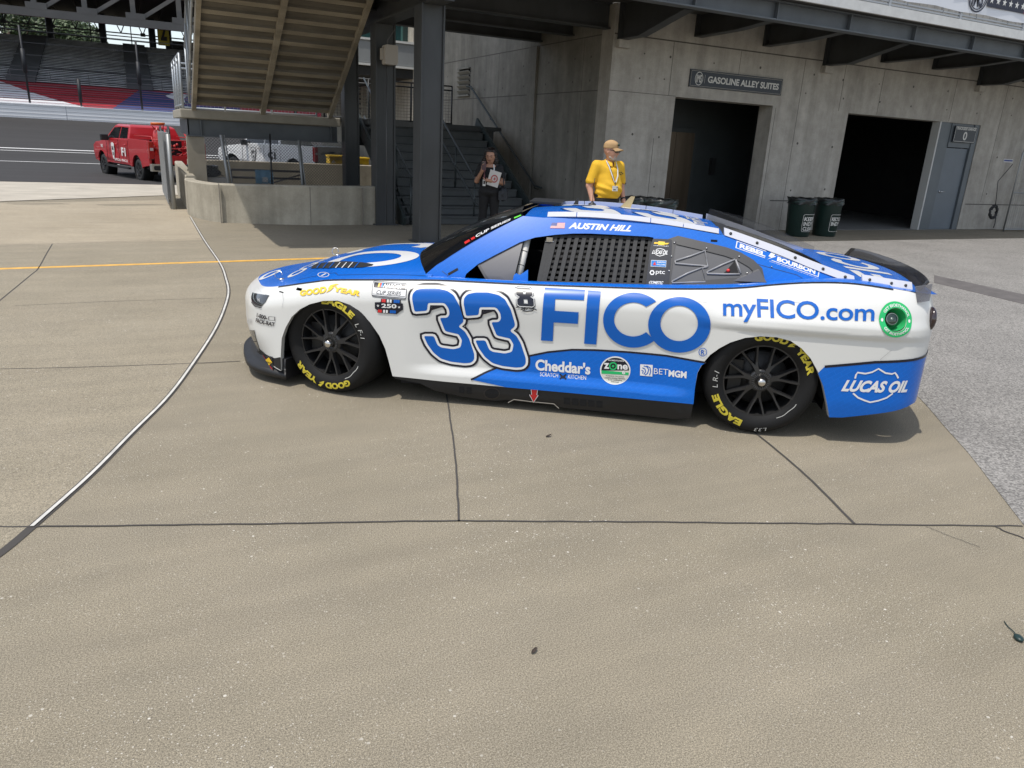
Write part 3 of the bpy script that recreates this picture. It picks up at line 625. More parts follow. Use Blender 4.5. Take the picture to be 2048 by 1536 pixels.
m.tube([(5.12, 14.2, .12), (5.12, 14.2, .92)], .02); m.tube([(4.85, 14.42, .92), (5.12, 14.2, .92)], .015); m.tube([(4.85, 14.42, .12), (5.12, 14.2, .12)], .015)
for k in range(16): v = 14.42+k*.2; z = (v-14.42)/TD*RH; m.beam((4.85, v, z+.1), (4.85, v, z+.9), .006, .006)
for k in range(9): m.beam((4.85, 14.42, .15+k*.08), (4.85, 17.6, .15+k*.08+1.85), .005, .005)
m.build('mesh_railing', mat('rail_green', (.05, .06, .06)), ls)

# ------------------------------------------------------------------ low walls, fences and what stands behind them
lwm = node_wall('low_wall_concrete', (.37, .335, .265), (.45, .41, .33))
lw = thing('low_concrete_wall', 'low curved concrete wall joining the middle steel column', 'wall', (2.4, 14.6, 0))
px = [(757, 449), (640, 450.5), (560, 449), (500, 447.5), (443, 445), (414, 441), (381, 432), (374, 424)]
P = smoothlist([G(*p) for p in px], 5); ht = [.725-.06*i/len(P) for i in range(len(P))]
def wall_run(m, P, ht, th):
    n = len(P); R_ = []
    for i, p in enumerate(P):
        d = (P[min(i+1, n-1)]-P[max(i-1, 0)]).normalized(); nn = Vector((d.y, -d.x, 0))*1
        R_.append((p, p+nn*th, ht[i]))
    rows = [[a+Vector((0, 0, gz(a.y)-.05)) for a, b, h in R_], [a+Vector((0, 0, h-.025)) for a, b, h in R_], [a.lerp(b, .12)+Vector((0, 0, h)) for a, b, h in R_], [a.lerp(b, .88)+Vector((0, 0, h)) for a, b, h in R_], [b+Vector((0, 0, h-.025)) for a, b, h in R_], [b+Vector((0, 0, gz(b.y)-.05)) for a, b, h in R_]]
    m.grid(rows, 0, False); m.add([r[0] for r in rows], [tuple(range(6))]); m.add([r[-1] for r in rows], [tuple(range(6))[::-1]])
m = MB(); wall_run(m, P, ht, .2); m.build('curved_panel', lwm, lw)
m = MB(); P2 = [G(373, 422), GL(366, 411), GL(360, 400), GL(352, 388)]; P2 = [Vector((p.x+.035, p.y+.02, 0)) for p in P2]; wall_run(m, P2, [.70, .71, .72, .73], .2); m.build('straight_panel', lwm, lw)
m = MB()
for pxx in (443, 622, 727): p = G(pxx, 446 if pxx < 500 else 450.3); d = Vector((0, -.003, 0)); m.box((p.x-.006, p.y-.012, .0), (p.x+.006, p.y+.05, .7)); 
m.build('panel_joint', mat('joint_grey', (.2, .18, .15), .9), lw)
rw = MB(); zt = V(420, 320, 21).z; rw.box((1.2, 21, -.2), (6.4, 21.2, zt)); single(rw, 'rear_concrete_wall', lwm, 'plain straight concrete wall in front of the white pickup truck', 'wall', (3.5, 21, -.1), bevel=.015)
galv = mat('galvanised', (.30, .31, .31), .5, metal=.45)
fe = thing('chain_link_fence', 'chain link fence panels with shiny posts behind the low curved wall', 'fence', (2.5, 16.9, 0))
m = MB()
vfn = 16.9
def post(m, x, y0, y1, r, xt=None): a = V(x, y0, vfn); b = V(xt or x, y1, vfn); m.tube([Vector((a.x, vfn, 0)), Vector((b.x, vfn, b.z+.1))], r)
post(m, 462, 366, 280, .034, 443); post(m, 470, 366, 280, .014, 449); m.build('post', galv, fe)
m = MB(); post(m, 607, 368, 290, .03, 598); post(m, 616, 368, 300, .014, 601); m.build('post', galv, fe)
m = MB(); post(m, 544, 368, 278, .018, 540); m.build('post', mat('black_post', (.015, .015, .016), .5), fe)
m = MB(); ua, ub, sp = 1.32, 4.2, .062
def diamond(m, ua, ub, za, zb, v, sp, r=.0038, fn=None):
    fn = fn or (lambda a, b: Vector((a, v, b)))
    L_ = zb-za
    k = ua-L_
    while k < ub:
        for s in (1, -1):
            a0_, a1_ = (k, k+L_) if s > 0 else (k+L_, k)
            t0, t1 = 0., 1.
            for lim, sg_ in ((ua, 1), (ub, -1)):
                f0, f1 = (a0_-lim)*sg_, (a1_-lim)*sg_
                if f0 < 0 and f1 < 0: t0 = 2; break
                if f0 < 0: t0 = max(t0, f0/(f0-f1))
                if f1 < 0: t1 = min(t1, f0/(f0-f1))
            if t0 < t1: m.beam(fn(a0_+(a1_-a0_)*t0, za+L_*t0), fn(a0_+(a1_-a0_)*t1, za+L_*t1), r*2, r*2)
        k += sp*1.0
diamond(m, ua, ub, .5, 1.5, vfn, sp); m.build('chain_link', mat('mesh_wire', (.07, .075, .08), .5, metal=.3), fe)
gt = thing('folded_gate', 'galvanised chain link gate leaves folded back at the end of the curved wall', 'gate', (.6, 17, 0))
for k, (xb, yb, xt, yt, r) in enumerate(((349, 419, 341, 268, .042), (336, 397, 332, 281, .022), (340, 404, 337, 286, .022), (347, 416, 346, 284, .024))):
    b = GL(xb, yb); m = MB(); t_ = V(xt, yt, b.y); m.tube([b, Vector((b.x, b.y, t_.z))], r); m.build('post', galv, gt)
m = MB(); a, b = GL(349, 419), GL(336, 397); L3 = (b-a)
for z in (.12, 1.0, 1.5): m.tube([a+Vector((0, 0, z)), b+Vector((0, 0, z))], .02)
diamond(m, 0, 1, .1, 1.5, 0, .035, .003, lambda s, z: Vector((a.x+L3.x*s-.03, a.y+L3.y*s, a.z+z))); diamond(m, 0, 1, .1, 1.5, 0, .035, .003, lambda s, z: Vector((a.x+L3.x*s-.10, a.y+L3.y*s, a.z+z)))
m.build('gate_frame', galv, gt)
# litter bins
binm = mat('bin_green', (.010, .028, .024), .4, var=.2, vscale=3); bag = mat('bin_bag', (.015, .018, .018), .3, bump=.3, bscale=30)
def litter_bin(label, x, y, z, rz, words, panel=None):
    t = thing('litter_bin', label, 'litter bin', (x, y, z), 'round green litter bins', rz)
    m = MB(); m.lathe([(.0, .01), (.235, .0), (.25, .03), (.29, .70), (.305, .72), (.305, .80), (.285, .80), (.27, .5), (0, .45)], n=36); m.build('barrel', binm, t)
    m = MB(); P = [[( (.29+.02*math.sin(j*2.1+i*.9)*(j > 0)+.02*(j == 1))*math.cos(2*math.pi*i/36), (.29+.02*math.sin(j*2.1+i*.9)*(j > 0)+.02*(j == 1))*math.sin(2*math.pi*i/36), .80+(.02, .035, -.02, -.07, -.1)[j]+.008*math.sin(i*1.7)) for j in range(5)] for i in range(36)]
    P = [[Vector((p[0]*(.97 if j == 0 else 1.06 if j > 1 else 1.03), p[1]*(.97 if j == 0 else 1.06 if j > 1 else 1.03), p[2])) for j, p in enumerate(r)] for r in P]; m.grid(P, 0, True, True); m.build('bin_liner', bag, t)
    fn = lambda a, b: Vector(((.253+.052*(b/.7)+.004)*math.sin(a/.27), -(.253+.052*(b/.7)+.004)*math.cos(a/.27), b))
    m = MB()
    def lay(sh, mi=0):      # bend round the barrel
        vs, fs = sh; bm = bmesh.new(); V_ = [bm.verts.new((a, b, 0)) for a, b in vs]
        for f in fs:
            try: bm.faces.new([V_[i] for i in f])
            except ValueError: pass
        x = -.3
        while x < .3:
            bmesh.ops.bisect_plane(bm, geom=bm.verts[:]+bm.edges[:]+bm.faces[:], plane_co=(x, 0, 0), plane_no=(1, 0, 0)); x += .03
        bm.verts.index_update(); m.add([fn(v.co.x, v.co.y) for v in bm.verts], [[v.index for v in f.verts] for f in bm.faces], mi); bm.free()
    lay(frame2(-.18, .12, .18, .50, .04, .008))
    n = len(words)
    for i, wd in enumerate(words): lay(put(letters(wd, .03)[:2], boxq(-.15, .44-.105*(i+1)+.02, .14 if len(wd) > 4 else .1, .44-.105*i)))
    m.build('lettering', swhite, t)
    return t
p1, p2 = G(1607, 474), G(1662, 474)
litter_bin('green litter bin with three lines of lettering, left of the pair by the wall', p1.x, p1.y+.2, 0, R(6), ('KEEP', 'INDY', 'CLEAN'))
litter_bin('green recycling bin with two lines of lettering, right of the pair by the wall', p2.x+.02, p2.y+.24, 0, R(8), ('RECYCLE', 'INDY'))
pb = V(1322, 398, 11.2); litter_bin('green litter bin with black liner behind the racing car roof', pb.x, 11.2, 0, R(150), ('KEEP', 'INDY', 'CLEAN'))
pb = V(1283, 398, 11.6); litter_bin('dark litter bin half hidden behind the person in yellow', pb.x, 11.6, 0, R(150), ('KEEP', 'INDY', 'CLEAN'))
pb = V(402, 355, 17.6); litter_bin('dark litter bin behind the curved wall beside the concrete pier', pb.x+.1, 18.3, 0, R(35), ('KEEP', 'INDY', 'CLEAN'))
# steel barrier, hung cloth, bag, box and crates behind the wall
ba = thing('steel_barrier', 'low steel tube barrier behind the chain link fence', 'barrier', (2.6, 18.4, 0))
m = MB(); za = V(520, 341, 18.4).z; zb = V(520, 356, 18.4).z; ua_, ub_ = V(462, 340, 18.4).x, V(606, 345, 18.4).x
for z in (za, zb): m.tube([(ua_, 18.4, z), (ub_, 18.4, z)], .024)
m.tube([(ub_, 18.4, 0), (ub_, 18.4, za)], .024); m.tube([(ua_, 18.4, 0), (ua_, 18.4, za)], .024); m.tube([(ua_+.9, 18.4, zb-.1), (ub_, 18.4, za-.05)], .016); m.tube([(ua_, 18.4, zb-.14), (ub_, 18.4, zb-.16)], .016); m.build('tube_frame', mat('barrier_tube', (.14, .13, .125), .4, metal=.5), ba)
m = MB(); cc = V(528, 352, 18.3); PP = [[cc+Vector((-.19+.38*i/8, -.02-.05*math.sin(math.pi*j/6)-.015*math.sin(i*1.7), .13-.30*j/6+.012*math.sin(i*2.3+j))) for j in range(7)] for i in range(9)]; m.grid(PP, 0, True); m.grid([[p+Vector((0, .05, 0)) for p in r] for r in PP], 0, True); m.add([cc+Vector(q) for q in ((-.05, -.085, -.02), (.07, -.085, -.02), (.07, -.08, -.13), (-.05, -.08, -.13))], [(0, 1, 2, 3)], 1)
single(m, 'hung_jacket', [mat('light_blue_cloth', (.22, .42, .60), .8), mat('cloth_white', (.7, .7, .7))], 'light blue jacket hung over the steel barrier', 'jacket', cc)
m = MB(); cc = V(426, 346, 17.9); m.ball(cc, (.17, .12, .085), 14, 9); m.ball(cc+Vector((-.08, 0, .04)), (.1, .1, .06), 12, 7); m.tube([cc+Vector((.12, 0, 0)), cc+Vector((.2, -.02, -.06)), cc+Vector((.2, -.02, -.2))], .012); m.tube([cc+Vector((-.12, -.05, .05)), cc+Vector((0, -.08, .12)), cc+Vector((.1, -.05, .06))], .012)
single(m, 'black_bag', mat('bag_black', (.012, .012, .016), .6), 'black bag lying on a white box beside the bin', 'bag', cc-Vector((0, 0, .08)))
m = MB(); m.box((cc.x-.12, 17.75, 0), (cc.x+.28, 18.1, cc.z-.085)); single(m, 'white_box', mat('box_white', (.55, .52, .48), .7), 'white box under the black bag behind the fence', 'box', (cc.x, 17.9, 0), bevel=.01)
yc = mat('crate_yellow', (.62, .40, .02), .5, var=.2, vscale=6)
def crate(label, x, y, xr, yb, v, grp='yellow crates beyond the fence'):
    a, b = V(x, y, v), V(xr, yb, v); t = thing('yellow_crate', label, 'crate', (a.x, v, b.z), grp)
    m = MB(); W_, H_ = b.x-a.x, a.z-b.z
    m.prism([(0, 0), (W_, 0), (W_, H_), (0, H_)], lambda p, q, d: (a.x+p, v+d, b.z+q), 0, .02, holes=[circ(W_*.5, H_*.55, W_*.12, H_*.08, 12)]); m.box((a.x, v+.02, b.z), (a.x+.02, v+.4, a.z)); m.box((b.x-.02, v+.02, b.z), (b.x, v+.4, a.z)); m.box((a.x+.02, v+.38, b.z), (b.x-.02, v+.4, a.z)); m.box((a.x+.02, v+.02, b.z), (b.x-.02, v+.38, b.z+.02)); m.build('shell', yc, t)
    m = MB(); m.add([(a.x+W_*.1, v-.003, b.z+H_*.1), (a.x+W_*.4, v-.003, b.z+H_*.1), (a.x+W_*.25, v-.003, b.z+H_*.45)], [(0, 1, 2)]); m.build('warning_mark', mat('mark_white', (.6, .6, .55)), t)
    m = MB(); m.box((a.x-.02, v-.03, a.z-.03), (b.x+.02, v+.42, a.z+.01)); m.build('rim', yc, t)
crate('bright yellow crate on the rear wall behind the rear column', 659, 311, 690, 328, 21.05)
crate('dull yellow box between the rear and middle steel columns', 706, 315, 738, 347, 22.0)
# ------------------------------------------------------------------ the racing car (built in its own frame: X to the rear, Y to its right, Z up)
CO, CYAW = Vector((1.584, 5.576, 0)), R(-34.0714)
EX, EY = Vector((math.cos(CYAW), math.sin(CYAW), 0)), Vector((-math.sin(CYAW), math.cos(CYAW), 0))
def c2px(p):
    d = CO+EX*p[0]+EY*p[1]+Vector((0, 0, p[2]))-CAMP; z = d.dot(FW); return 1024+FPX*d.dot(RT)/z, 768-FPX*d.dot(UP)/z
def cray(x, y, Y):       # sight line meets the lengthwise plane Y
    d = ray(x, y); o = CO+EY*Y; t = (o-CAMP).dot(EY)/d.dot(EY); q = CAMP+d*t-CO; return q.dot(EX), q.z
def solve(surf, px, g):
    a, b = g
    for _ in range(25):
        u, v = c2px(surf(a, b)); ex, ey = px[0]-u, px[1]-v
        if abs(ex)+abs(ey) < .02: break
        h = 1e-4; ua, va = c2px(surf(a+h, b)); ub, vb = c2px(surf(a, b+h))
        J = ((ua-u)/h, (ub-u)/h, (va-v)/h, (vb-v)/h); det = J[0]*J[3]-J[1]*J[2]
        if abs(det) < 1e-3: break
        da, db = (ex*J[3]-ey*J[1])/det, (J[0]*ey-J[2]*ex)/det; k = min(1, .25/max(abs(da), abs(db), 1e-9)); a += da*k; b += db*k
    return a, b
def lin(x, T):           # smooth table lookup
    if x <= T[0][0]: return T[0][1]
    for (a, p), (b, q) in zip(T, T[1:]):
        if x <= b: t = (x-a)/(b-a); return p+(q-p)*t
    return T[-1][1]
class Tab:               # monotone-ish cubic table
    def __init__(s, T):
        P = smoothlist([(a, b, 0) for a, b in T], 12); s.x = [p.x for p in P]; s.y = [p.y for p in P]
    def __call__(s, x): return float(np.interp(x, s.x, s.y))
_o = smoothlist([(-.95, .0, 0), (-.93, -.2, 0), (-.87, -.38, 0), (-.765, -.57, 0), (-.655, -.735, 0), (-.52, -.855, 0), (-.35, -.93, 0), (-.15, -.972, 0), (.0, -.985, 0), (.3, -.988, 0), (.6, -.972, 0), (1.0, -.956, 0), (1.4, -.952, 0), (1.8, -.955, 0), (2.3, -.972, 0), (2.7, -.992, 0), (3.1, -.99, 0), (3.4, -.972, 0), (3.58, -.945, 0), (3.69, -.895, 0), (3.77, -.80, 0), (3.84, -.6, 0), (3.89, -.3, 0), (3.91, 0, 0)], 14)
_s = [0.]
for a, b in zip(_o, _o[1:]): _s.append(_s[-1]+(b-a).length)
_x = [p.x for p in _o]; _y = [p.y for p in _o]; _k = min(range(len(_o)), key=lambda i: abs(_o[i].x-1.4)); _s = [q-_s[_k]+1.4 for q in _s]
S0, S1 = _s[0], _s[-1]
def plan(s): return float(np.interp(s, _s, _x)), float(np.interp(s, _s, _y))
def plann(s):
    a, b = plan(s-.012), plan(s+.012); dx, dy = b[0]-a[0], b[1]-a[1]; l = math.hypot(dx, dy); return dy/l, -dx/l
s_of = lambda X: float(np.interp(X, _x, _s))
ZTOP = Tab([(-1.35, .625), (-1.0, .63), (-.75, .64), (-.52, .668), (-.36, .70), (-.15, .745), (0, .772), (.3, .797), (.65, .818), (.9, .825), (1.2, .832), (1.6, .848), (2.14, .875), (2.58, .91), (2.8, .942), (3.03, .972), (3.28, .985), (3.57, .965), (3.75, .95), (4.2, .935), (4.7, .93)])
ATOP = Tab([(-1.4, .10), (-.8, .10), (-.4, .10), (0, .095), (.5, .09), (1, .085), (2, .085), (2.4, .12), (2.8, .18), (3.2, .17), (3.6, .10), (4, .05), (4.7, .05)])
def sst(x): x = max(0., min(1., x)); return x*x*(3-2*x)
def inset(s, z):
    zt = ZTOP(s); dl = .15+.11*sst((s-2.2)/.5); h = max(0., (z-(zt-dl))/dl); i = ATOP(s)*h**2.3
    mid = sst((s-.5)/.3)*sst((2.45-s)/.3)
    i += mid*.030*sst((z-.205)/.07)*(1-.55*sst((z-.45)/.25))
    rear = sst((s-2.25)/.5)*sst((3.9-s)/.5); i -= rear*.022*sst((z-.66)/.05)*(1-sst((z-.74)/.07))
    i += .02*sst((.3-z)/.2)*sst((s-3.1)/.2)
    nose = sst((-.35-s)/.3); i += nose*.05*sst((.36-z)/.25)
    return i
def side(s, z, off=0.):
    X, Y = plan(s); nx, ny = plann(s); k = inset(s, z)-off; return Vector((X-nx*k, Y-ny*k, z))
GB, GT = .80, .545
def gside(X, z, off=0.):
    q = max(0., (z-.82)/.405); return Vector((X, -(GB-(GB-GT)*q**1.12+off), z+off*.25))
CROWN = Tab([(-1.4, .0), (-1.0, .03), (-.6, .055), (-.2, .075), (.3, .085), (.7, .085)])
def hood(s, t, off=0.):
    a = side(s, ZTOP(s)); return Vector((a.x-off*.1, a.y*t, a.z+CROWN(s)*(1-abs(t)**2.4)+off))
ZE = Tab([(1.0, 1.17), (1.25, 1.212), (1.5, 1.236), (1.75, 1.242), (2.1, 1.228), (2.5, 1.188), (2.7, 1.16)])
def roof(X, y, off=0.): return Vector((X, y, ZE(X)+.026*(1-(y/.545)**2)+off))
def mirror(f): return lambda a, b, off=0.: Vector((lambda p: (p[0], -p[1], p[2]))(f(a, b, off)))
def normal(f, a, b, off):
    h = 2e-3; du = f(a+h, b, off)-f(a-h, b, off); dv = f(a, b+h, off)-f(a, b-h, off); n = du.cross(dv); return n.normalized() if n.length > 1e-12 else Vector((0, 0, 1))
def sheet(name, f, shapes, m, parent, off=0., cell=.06, flip=False):
    bm = bmesh.new()
    for vs, fs in shapes:
        V_ = [bm.verts.new((a, b, 0)) for a, b in vs]
        for q in fs:
            try: bm.faces.new([V_[i] for i in q])
            except ValueError: pass
    xs = [v.co.x for v in bm.verts]; ys = [v.co.y for v in bm.verts]
    cl = cell if isinstance(cell, tuple) else (cell, cell)
    for lo_, hi, ax in ((min(xs), max(xs), 0), (min(ys), max(ys), 1)):
        c_ = cl[ax]; k = math.floor(lo_/c_)+1
        while k*c_ < hi:
            co = [0, 0, 0]; co[ax] = k*c_+1e-5; no = [0, 0, 0]; no[ax] = 1
            bmesh.ops.bisect_plane(bm, geom=bm.verts[:]+bm.edges[:]+bm.faces[:], dist=1e-7, plane_co=co, plane_no=no); k += 1
    bm.verts.index_update()
    P = [f(v.co.x, v.co.y, off) for v in bm.verts]; N = [normal(f, v.co.x, v.co.y, off) for v in bm.verts]
    F = [[v.index for v in q.verts] for q in bm.faces]; bm.free()
    # one consistent winding that agrees with the surface normal
    G_ = []
    for q in F:
        a = (P[q[1]]-P[q[0]]).cross(P[q[2]]-P[q[0]]); G_.append(q if a.dot(N[q[0]]) >= 0 else q[::-1])
    me = bpy.data.meshes.new(name); me.from_pydata(P, [], G_); me.materials.append(m)
    me.polygons.foreach_set('use_smooth', [True]*len(G_)); me.update()
    me.normals_split_custom_set_from_vertices(N)
    o = bpy.data.objects.new(name, me); COL.objects.link(o); o.parent = parent; o['_org'] = (0., 0., 0.)
    return o
BLUE = None
def paint(name, col, rough=.24, stripes=0.):
    m = mat(name, col, rough, coat=.2, spec=.3)
    if stripes:      # faint pin pattern printed in the wrap
        t = m.node_tree; b = t.nodes['Principled BSDF']; L = t.links.new; tc = t.nodes.new('ShaderNodeTexCoord')
        mp = t.nodes.new('ShaderNodeMapping'); mp.inputs['Rotation'].default_value = (0, R(35), 0); L(tc.outputs['Object'], mp.inputs[0])
        wv = t.nodes.new('ShaderNodeTexBrick'); wv.inputs['Scale'].default_value = 9; wv.inputs['Mortar Size'].default_value = .012; wv.inputs['Color1'].default_value = tuple(col)+(1,); wv.inputs['Color2'].default_value = tuple(x*.96 for x in col)+(1,)
        wv.inputs['Mortar'].default_value = tuple(min(1, x*1.10+.002) for x in col)+(1,)
        sw = t.nodes.new('ShaderNodeSeparateXYZ'); cb = t.nodes.new('ShaderNodeCombineXYZ'); L(mp.outputs[0], sw.inputs[0]); L(sw.outputs[0], cb.inputs[0]); L(sw.outputs[2], cb.inputs[1]); L(cb.outputs[0], wv.inputs['Vector']); L(wv.outputs[0], b.inputs['Base Color'])
    return m
P_W = paint('paint_white', (.63, .63, .605)); P_B = paint('paint_blue', (.002, .122, .53), .25, 1); P_B2 = paint('print_blue', (.002, .100, .43)); P_K = paint('print_black', (.012, .013, .022)); P_WW = paint('print_white', (.72, .72, .71)); P_G = paint('rail_pearl', (.50, .51, .56), .3)
CARB = mat('black_composite', (.010, .010, .011), .5); VOID = mat('cockpit_black', (.006, .006, .007), .8)
P_Y = mat('print_yellow', (.80, .52, .02), .4); P_YT = mat('tyre_yellow', (.52, .43, .035), .6, fine=.2, fscale=200); P_R = paint('print_red', (.62, .03, .03)); P_GR = paint('print_green', (.02, .42, .13))
RUB = mat('tyre_rubber', (.0075, .0075, .0078), .7, spec=.3, var=.3, vscale=6, bump=.08, bscale=120); RIM = mat('rim_black', (.040, .040, .041), .3, metal=.5); STL = mat('bright_steel', (.62, .60, .57), .22, metal=1); DISC = mat('disc_grey', (.10, .10, .10), .5, metal=.7)
car = thing('racing_car', 'blue and white stock racing car numbered 33 parked on the concrete slab', 'racing car', CO, rz=CYAW)
# --- side panels
arF = [(-.365, .12), (-.36, .235), (-.345, .351), (-.310, .43), (-.257, .512), (-.19, .572), (-.115, .614), (-.02, .645), (.08, .655), (.16, .635), (.223, .601), (.295, .53), (.356, .446), (.395, .36), (.417, .281), (.444, .175)]
arR = [(2.400, .175), (2.396, .28), (2.40, .382), (2.425, .45), (2.46, .505), (2.51, .553), (2.568, .595), (2.65, .632), (2.738, .650), (2.83, .652), (2.915, .637), (2.985, .597), (3.048, .539), (3.105, .46), (3.15, .373), (3.19, .27), (3.225, .172)]
px2s = lambda x, y: solve(side, (x, y), (cray(x, y, -.95)[0], cray(x, y, -.95)[1]))
topS = [(s, ZTOP(s)) for s in np.linspace(S1, S0, 90)]
botR = [(3.3, .175), (3.6, .235), (3.75, .27), (S1, .27)]
botF = [(S0, .17), (-.8, .17), (-.5, .14)]
out_side = botF+arF+[(.8, .165), (1.2, .163), (1.8, .166), (2.2, .172)]+arR+botR+topS
fc = px2s(1791, 639); fr_ = .066
white = sheet('side_panel', side, [shape(out_side, [circ(fc[0], fc[1], fr_, fr_, 36)])], P_W, car, 0, (.05, .02))
white['label'] = 'white left side panel carrying the lettering'
msheet = lambda nm, f, sh, m, off=0., cell=.06: sheet(nm, mirror(f), sh, m, car, off, cell)
rs = msheet('side_panel', side, [shape(out_side)], P_W, 0, .09)
rs['label'] = 'plain right side panel'
def lips(nm, f, line, depth, m, parent, sgn=1):
    mb = MB(); rows = []
    for a, b in line:
        p = f(a, b); rows.append([p, p+Vector((0, depth*sgn, 0))])
    mb.grid(rows, 0, True); return mb.build(nm, m, parent, fix=False)
lips('arch_lip', side, arF, .05, P_W, white); lips('arch_lip', side, arR, .05, P_W, white)
# --- blue lower wraps
pq = lambda L_: [px2s(*p) for p in L_]
e1 = pq([(942, 759), (968, 746), (992, 736), (1025, 722), (1056, 712), (1095, 704), (1145, 699), (1195, 700), (1260, 704), (1332, 711), (1412, 725)])
low = e1+[(2.415, .432), (2.398, .382), (2.396, .28), (2.40, .1755), (2.2, .1725), (1.8, .1665), (1.2, .1635)]
wl = sheet('lower_wrap', side, [shape(low)], P_B, white, .003, (.05, .02))
sheet('wrap_pinstripe', side, [stroke(e1, .012)], P_K, white, .0042, (.05, .02))
e2 = pq([(1649, 733), (1750, 724), (1845, 714)]); zr = e2[-1][1]
rearw = [(3.106, .452), (3.15, .373), (3.19, .27), (3.225, .1725)]+[(3.3, .1755), (3.6, .2355), (3.75, .2705), (S1-.02, .2705), (S1-.02, zr+.01)]+e2[::-1]
sheet('lower_wrap', side, [shape(rearw)], P_B, white, .003, (.05, .02)); sheet('wrap_pinstripe', side, [stroke(e2+[(e2[-1][0]+.12, zr+.005), (S1-.02, zr+.01)], .016)], P_K, white, .0042, (.05, .02))
# --- lettering: crop readings are (origin x, origin y, scale)
def cr(o, L_): return [(o[0]+x/o[2], o[1]+y/o[2]) for x, y in L_]
A_ = (460, 440, 4); B_ = (820, 400, 4); C_ = (1000, 540, 4); D_ = (1380, 540, 4); E_ = (860, 400, 3.3032); F_ = (1300, 400, 3.4133)
def dec(name, sh, m, off=.0035, parent=None, f=side, cell=(.05, .02)): return sheet(name, f, sh if isinstance(sh, list) else [sh], m, parent or white, off+.002, cell)
def txt(s, quad, bold=.02, shear=0, sp=1., pf=None):
    pf = pf or px2s; return put(letters(s, bold, shear, sp)[:2], [pf(*p) for p in quad])
three = [(38, 892), (18, 790), (22, 750), (50, 718), (110, 704), (215, 704), (300, 725), (350, 760), (395, 840), (428, 950), (428, 975), (388, 1010), (440, 1050), (475, 1110), (515, 1230), (515, 1275), (490, 1300), (440, 1305), (330, 1292), (250, 1268), (190, 1220), (140, 1150), (112, 1087), (192, 1087), (222, 1160), (250, 1178), (350, 1192), (405, 1178), (418, 1120), (390, 1072), (370, 1068), (283, 1048), (240, 942), (300, 940), (318, 915), (312, 870), (285, 830), (265, 822), (145, 822), (138, 884)]
def rounded(P, r=14):
    out = []
    for i, p in enumerate(P):
        a, b = Vector(P[i-1]), Vector(P[(i+1) % len(P)]); p = Vector(p)
        k1, k2 = min(.45, r/max((a-p).length, 1e-6)), min(.45, r/max((b-p).length, 1e-6))
        q1, q2 = p.lerp(a, k1), p.lerp(b, k2)
        out += [tuple(q1), tuple(q1.lerp(p, .5).lerp(p.lerp(q2, .5), .5)), tuple(q2)]
    return out
for dx, dy in ((0, 0), (412, 34)):
    T3 = [px2s(*p) for p in cr(B_, [(x+dx, y+dy) for x, y in rounded(three)])]
    k = .004 if not dx else .0052
    dec('number_outline', shape(grow(T3, .029)), P_K, k-.0016); dec('number_inline', shape(grow(T3, .015)), P_WW, k-.0008); dec('number', shape(T3), P_B2, k)
dec('door_lettering', [shape(pq(cr(B_, [(1080, 700), (1400, 718), (1392, 800), (1163, 790), (1158, 885), (1350, 897), (1343, 990), (1150, 978), (1142, 1128), (1048, 1122)]))), shape(pq(cr(B_, [(1425, 722), (1527, 730), (1490, 1155), (1393, 1148)])))], P_B2)
cc_ = [(1070+245*math.cos(R(a)), 400-220*math.sin(R(a))) for a in range(43, 318, 6)]+[(1066+153*math.cos(R(a)), 394-136*math.sin(R(a))) for a in range(312, 47, -6)]
dec('door_lettering', shape(pq(cr(C_, cc_))), P_B2)
dec('door_lettering', shape(pq(cr(C_, circ(1435, 437, 250, 223))), [pq(cr(C_, circ(1433, 425, 150, 142)))]), P_B2, .0042)
dec('registered_mark', [shape(pq(cr(C_, circ(1622, 655, 34, 34, 24))), [pq(cr(C_, circ(1622, 655, 29, 29, 24)))]), txt('R', cr(C_, [(1609, 636), (1638, 638), (1637, 676), (1607, 674)]))], P_B2)
dec('quarter_lettering', txt('myFICO.com', cr(D_, [(263, 217), (1473, 263), (1473, 452), (263, 405)]), .014, 0, .97), P_B2)
dec('sponsor_lettering', txt("Cheddar's", cr(C_, [(286, 708), (725, 745), (722, 836), (283, 800)]), .035), P_WW)
dec('sponsor_lettering', [txt('SCRATCH', cr(C_, [(322, 815), (466, 826), (464, 858), (320, 847)]), .0), txt('KITCHEN', cr(C_, [(546, 834), (690, 845), (688, 877), (544, 866)]), .0)], P_WW)
dec('sponsor_mark', [stroke(pq(cr(C_, [(478, 832), (530, 872)])), .009), stroke(pq(cr(C_, [(530, 834), (478, 870)])), .009), shape(pq(cr(C_, rrect(484, 842, 524, 866, 5))))], P_K)
z_ = (922, 802)
dec('round_label', shape(pq(cr(C_, circ(z_[0], z_[1], 122, 113)))), P_WW, .003); dec('round_label', shape(pq(cr(C_, circ(z_[0], z_[1], 113, 104)))), paint('label_cream', (.62, .62, .55)), .0042)
dec('round_label', shape(pq(cr(C_, circ(z_[0], z_[1], 111, 102, 30, 180, 360)))), P_K, .005)
dec('round_label', shape(pq(cr(C_, [(812, 800), (1030, 818), (1028, 838), (812, 826)]))), P_GR, .0058)
dec('round_label', [txt('z', cr(C_, [(832, 740), (874, 742), (874, 788), (832, 786)]), .03), txt('ne', cr(C_, [(940, 752), (1022, 756), (1022, 796), (940, 792)]), .03), txt('6', cr(C_, [(978, 798), (1002, 800), (1002, 832), (976, 830)]), .03), txt('IN MIDTOWN', cr(C_, [(868, 712), (990, 720), (990, 732), (868, 724)]))], P_WW, .0066)
dec('round_label', [shape(pq(cr(C_, circ(905, 766, 33, 33, 24))), [pq(cr(C_, circ(905, 766, 22, 22, 24)))]), shape(pq(cr(C_, circ(905, 766, 10, 10, 16))))], P_GR, .0066)
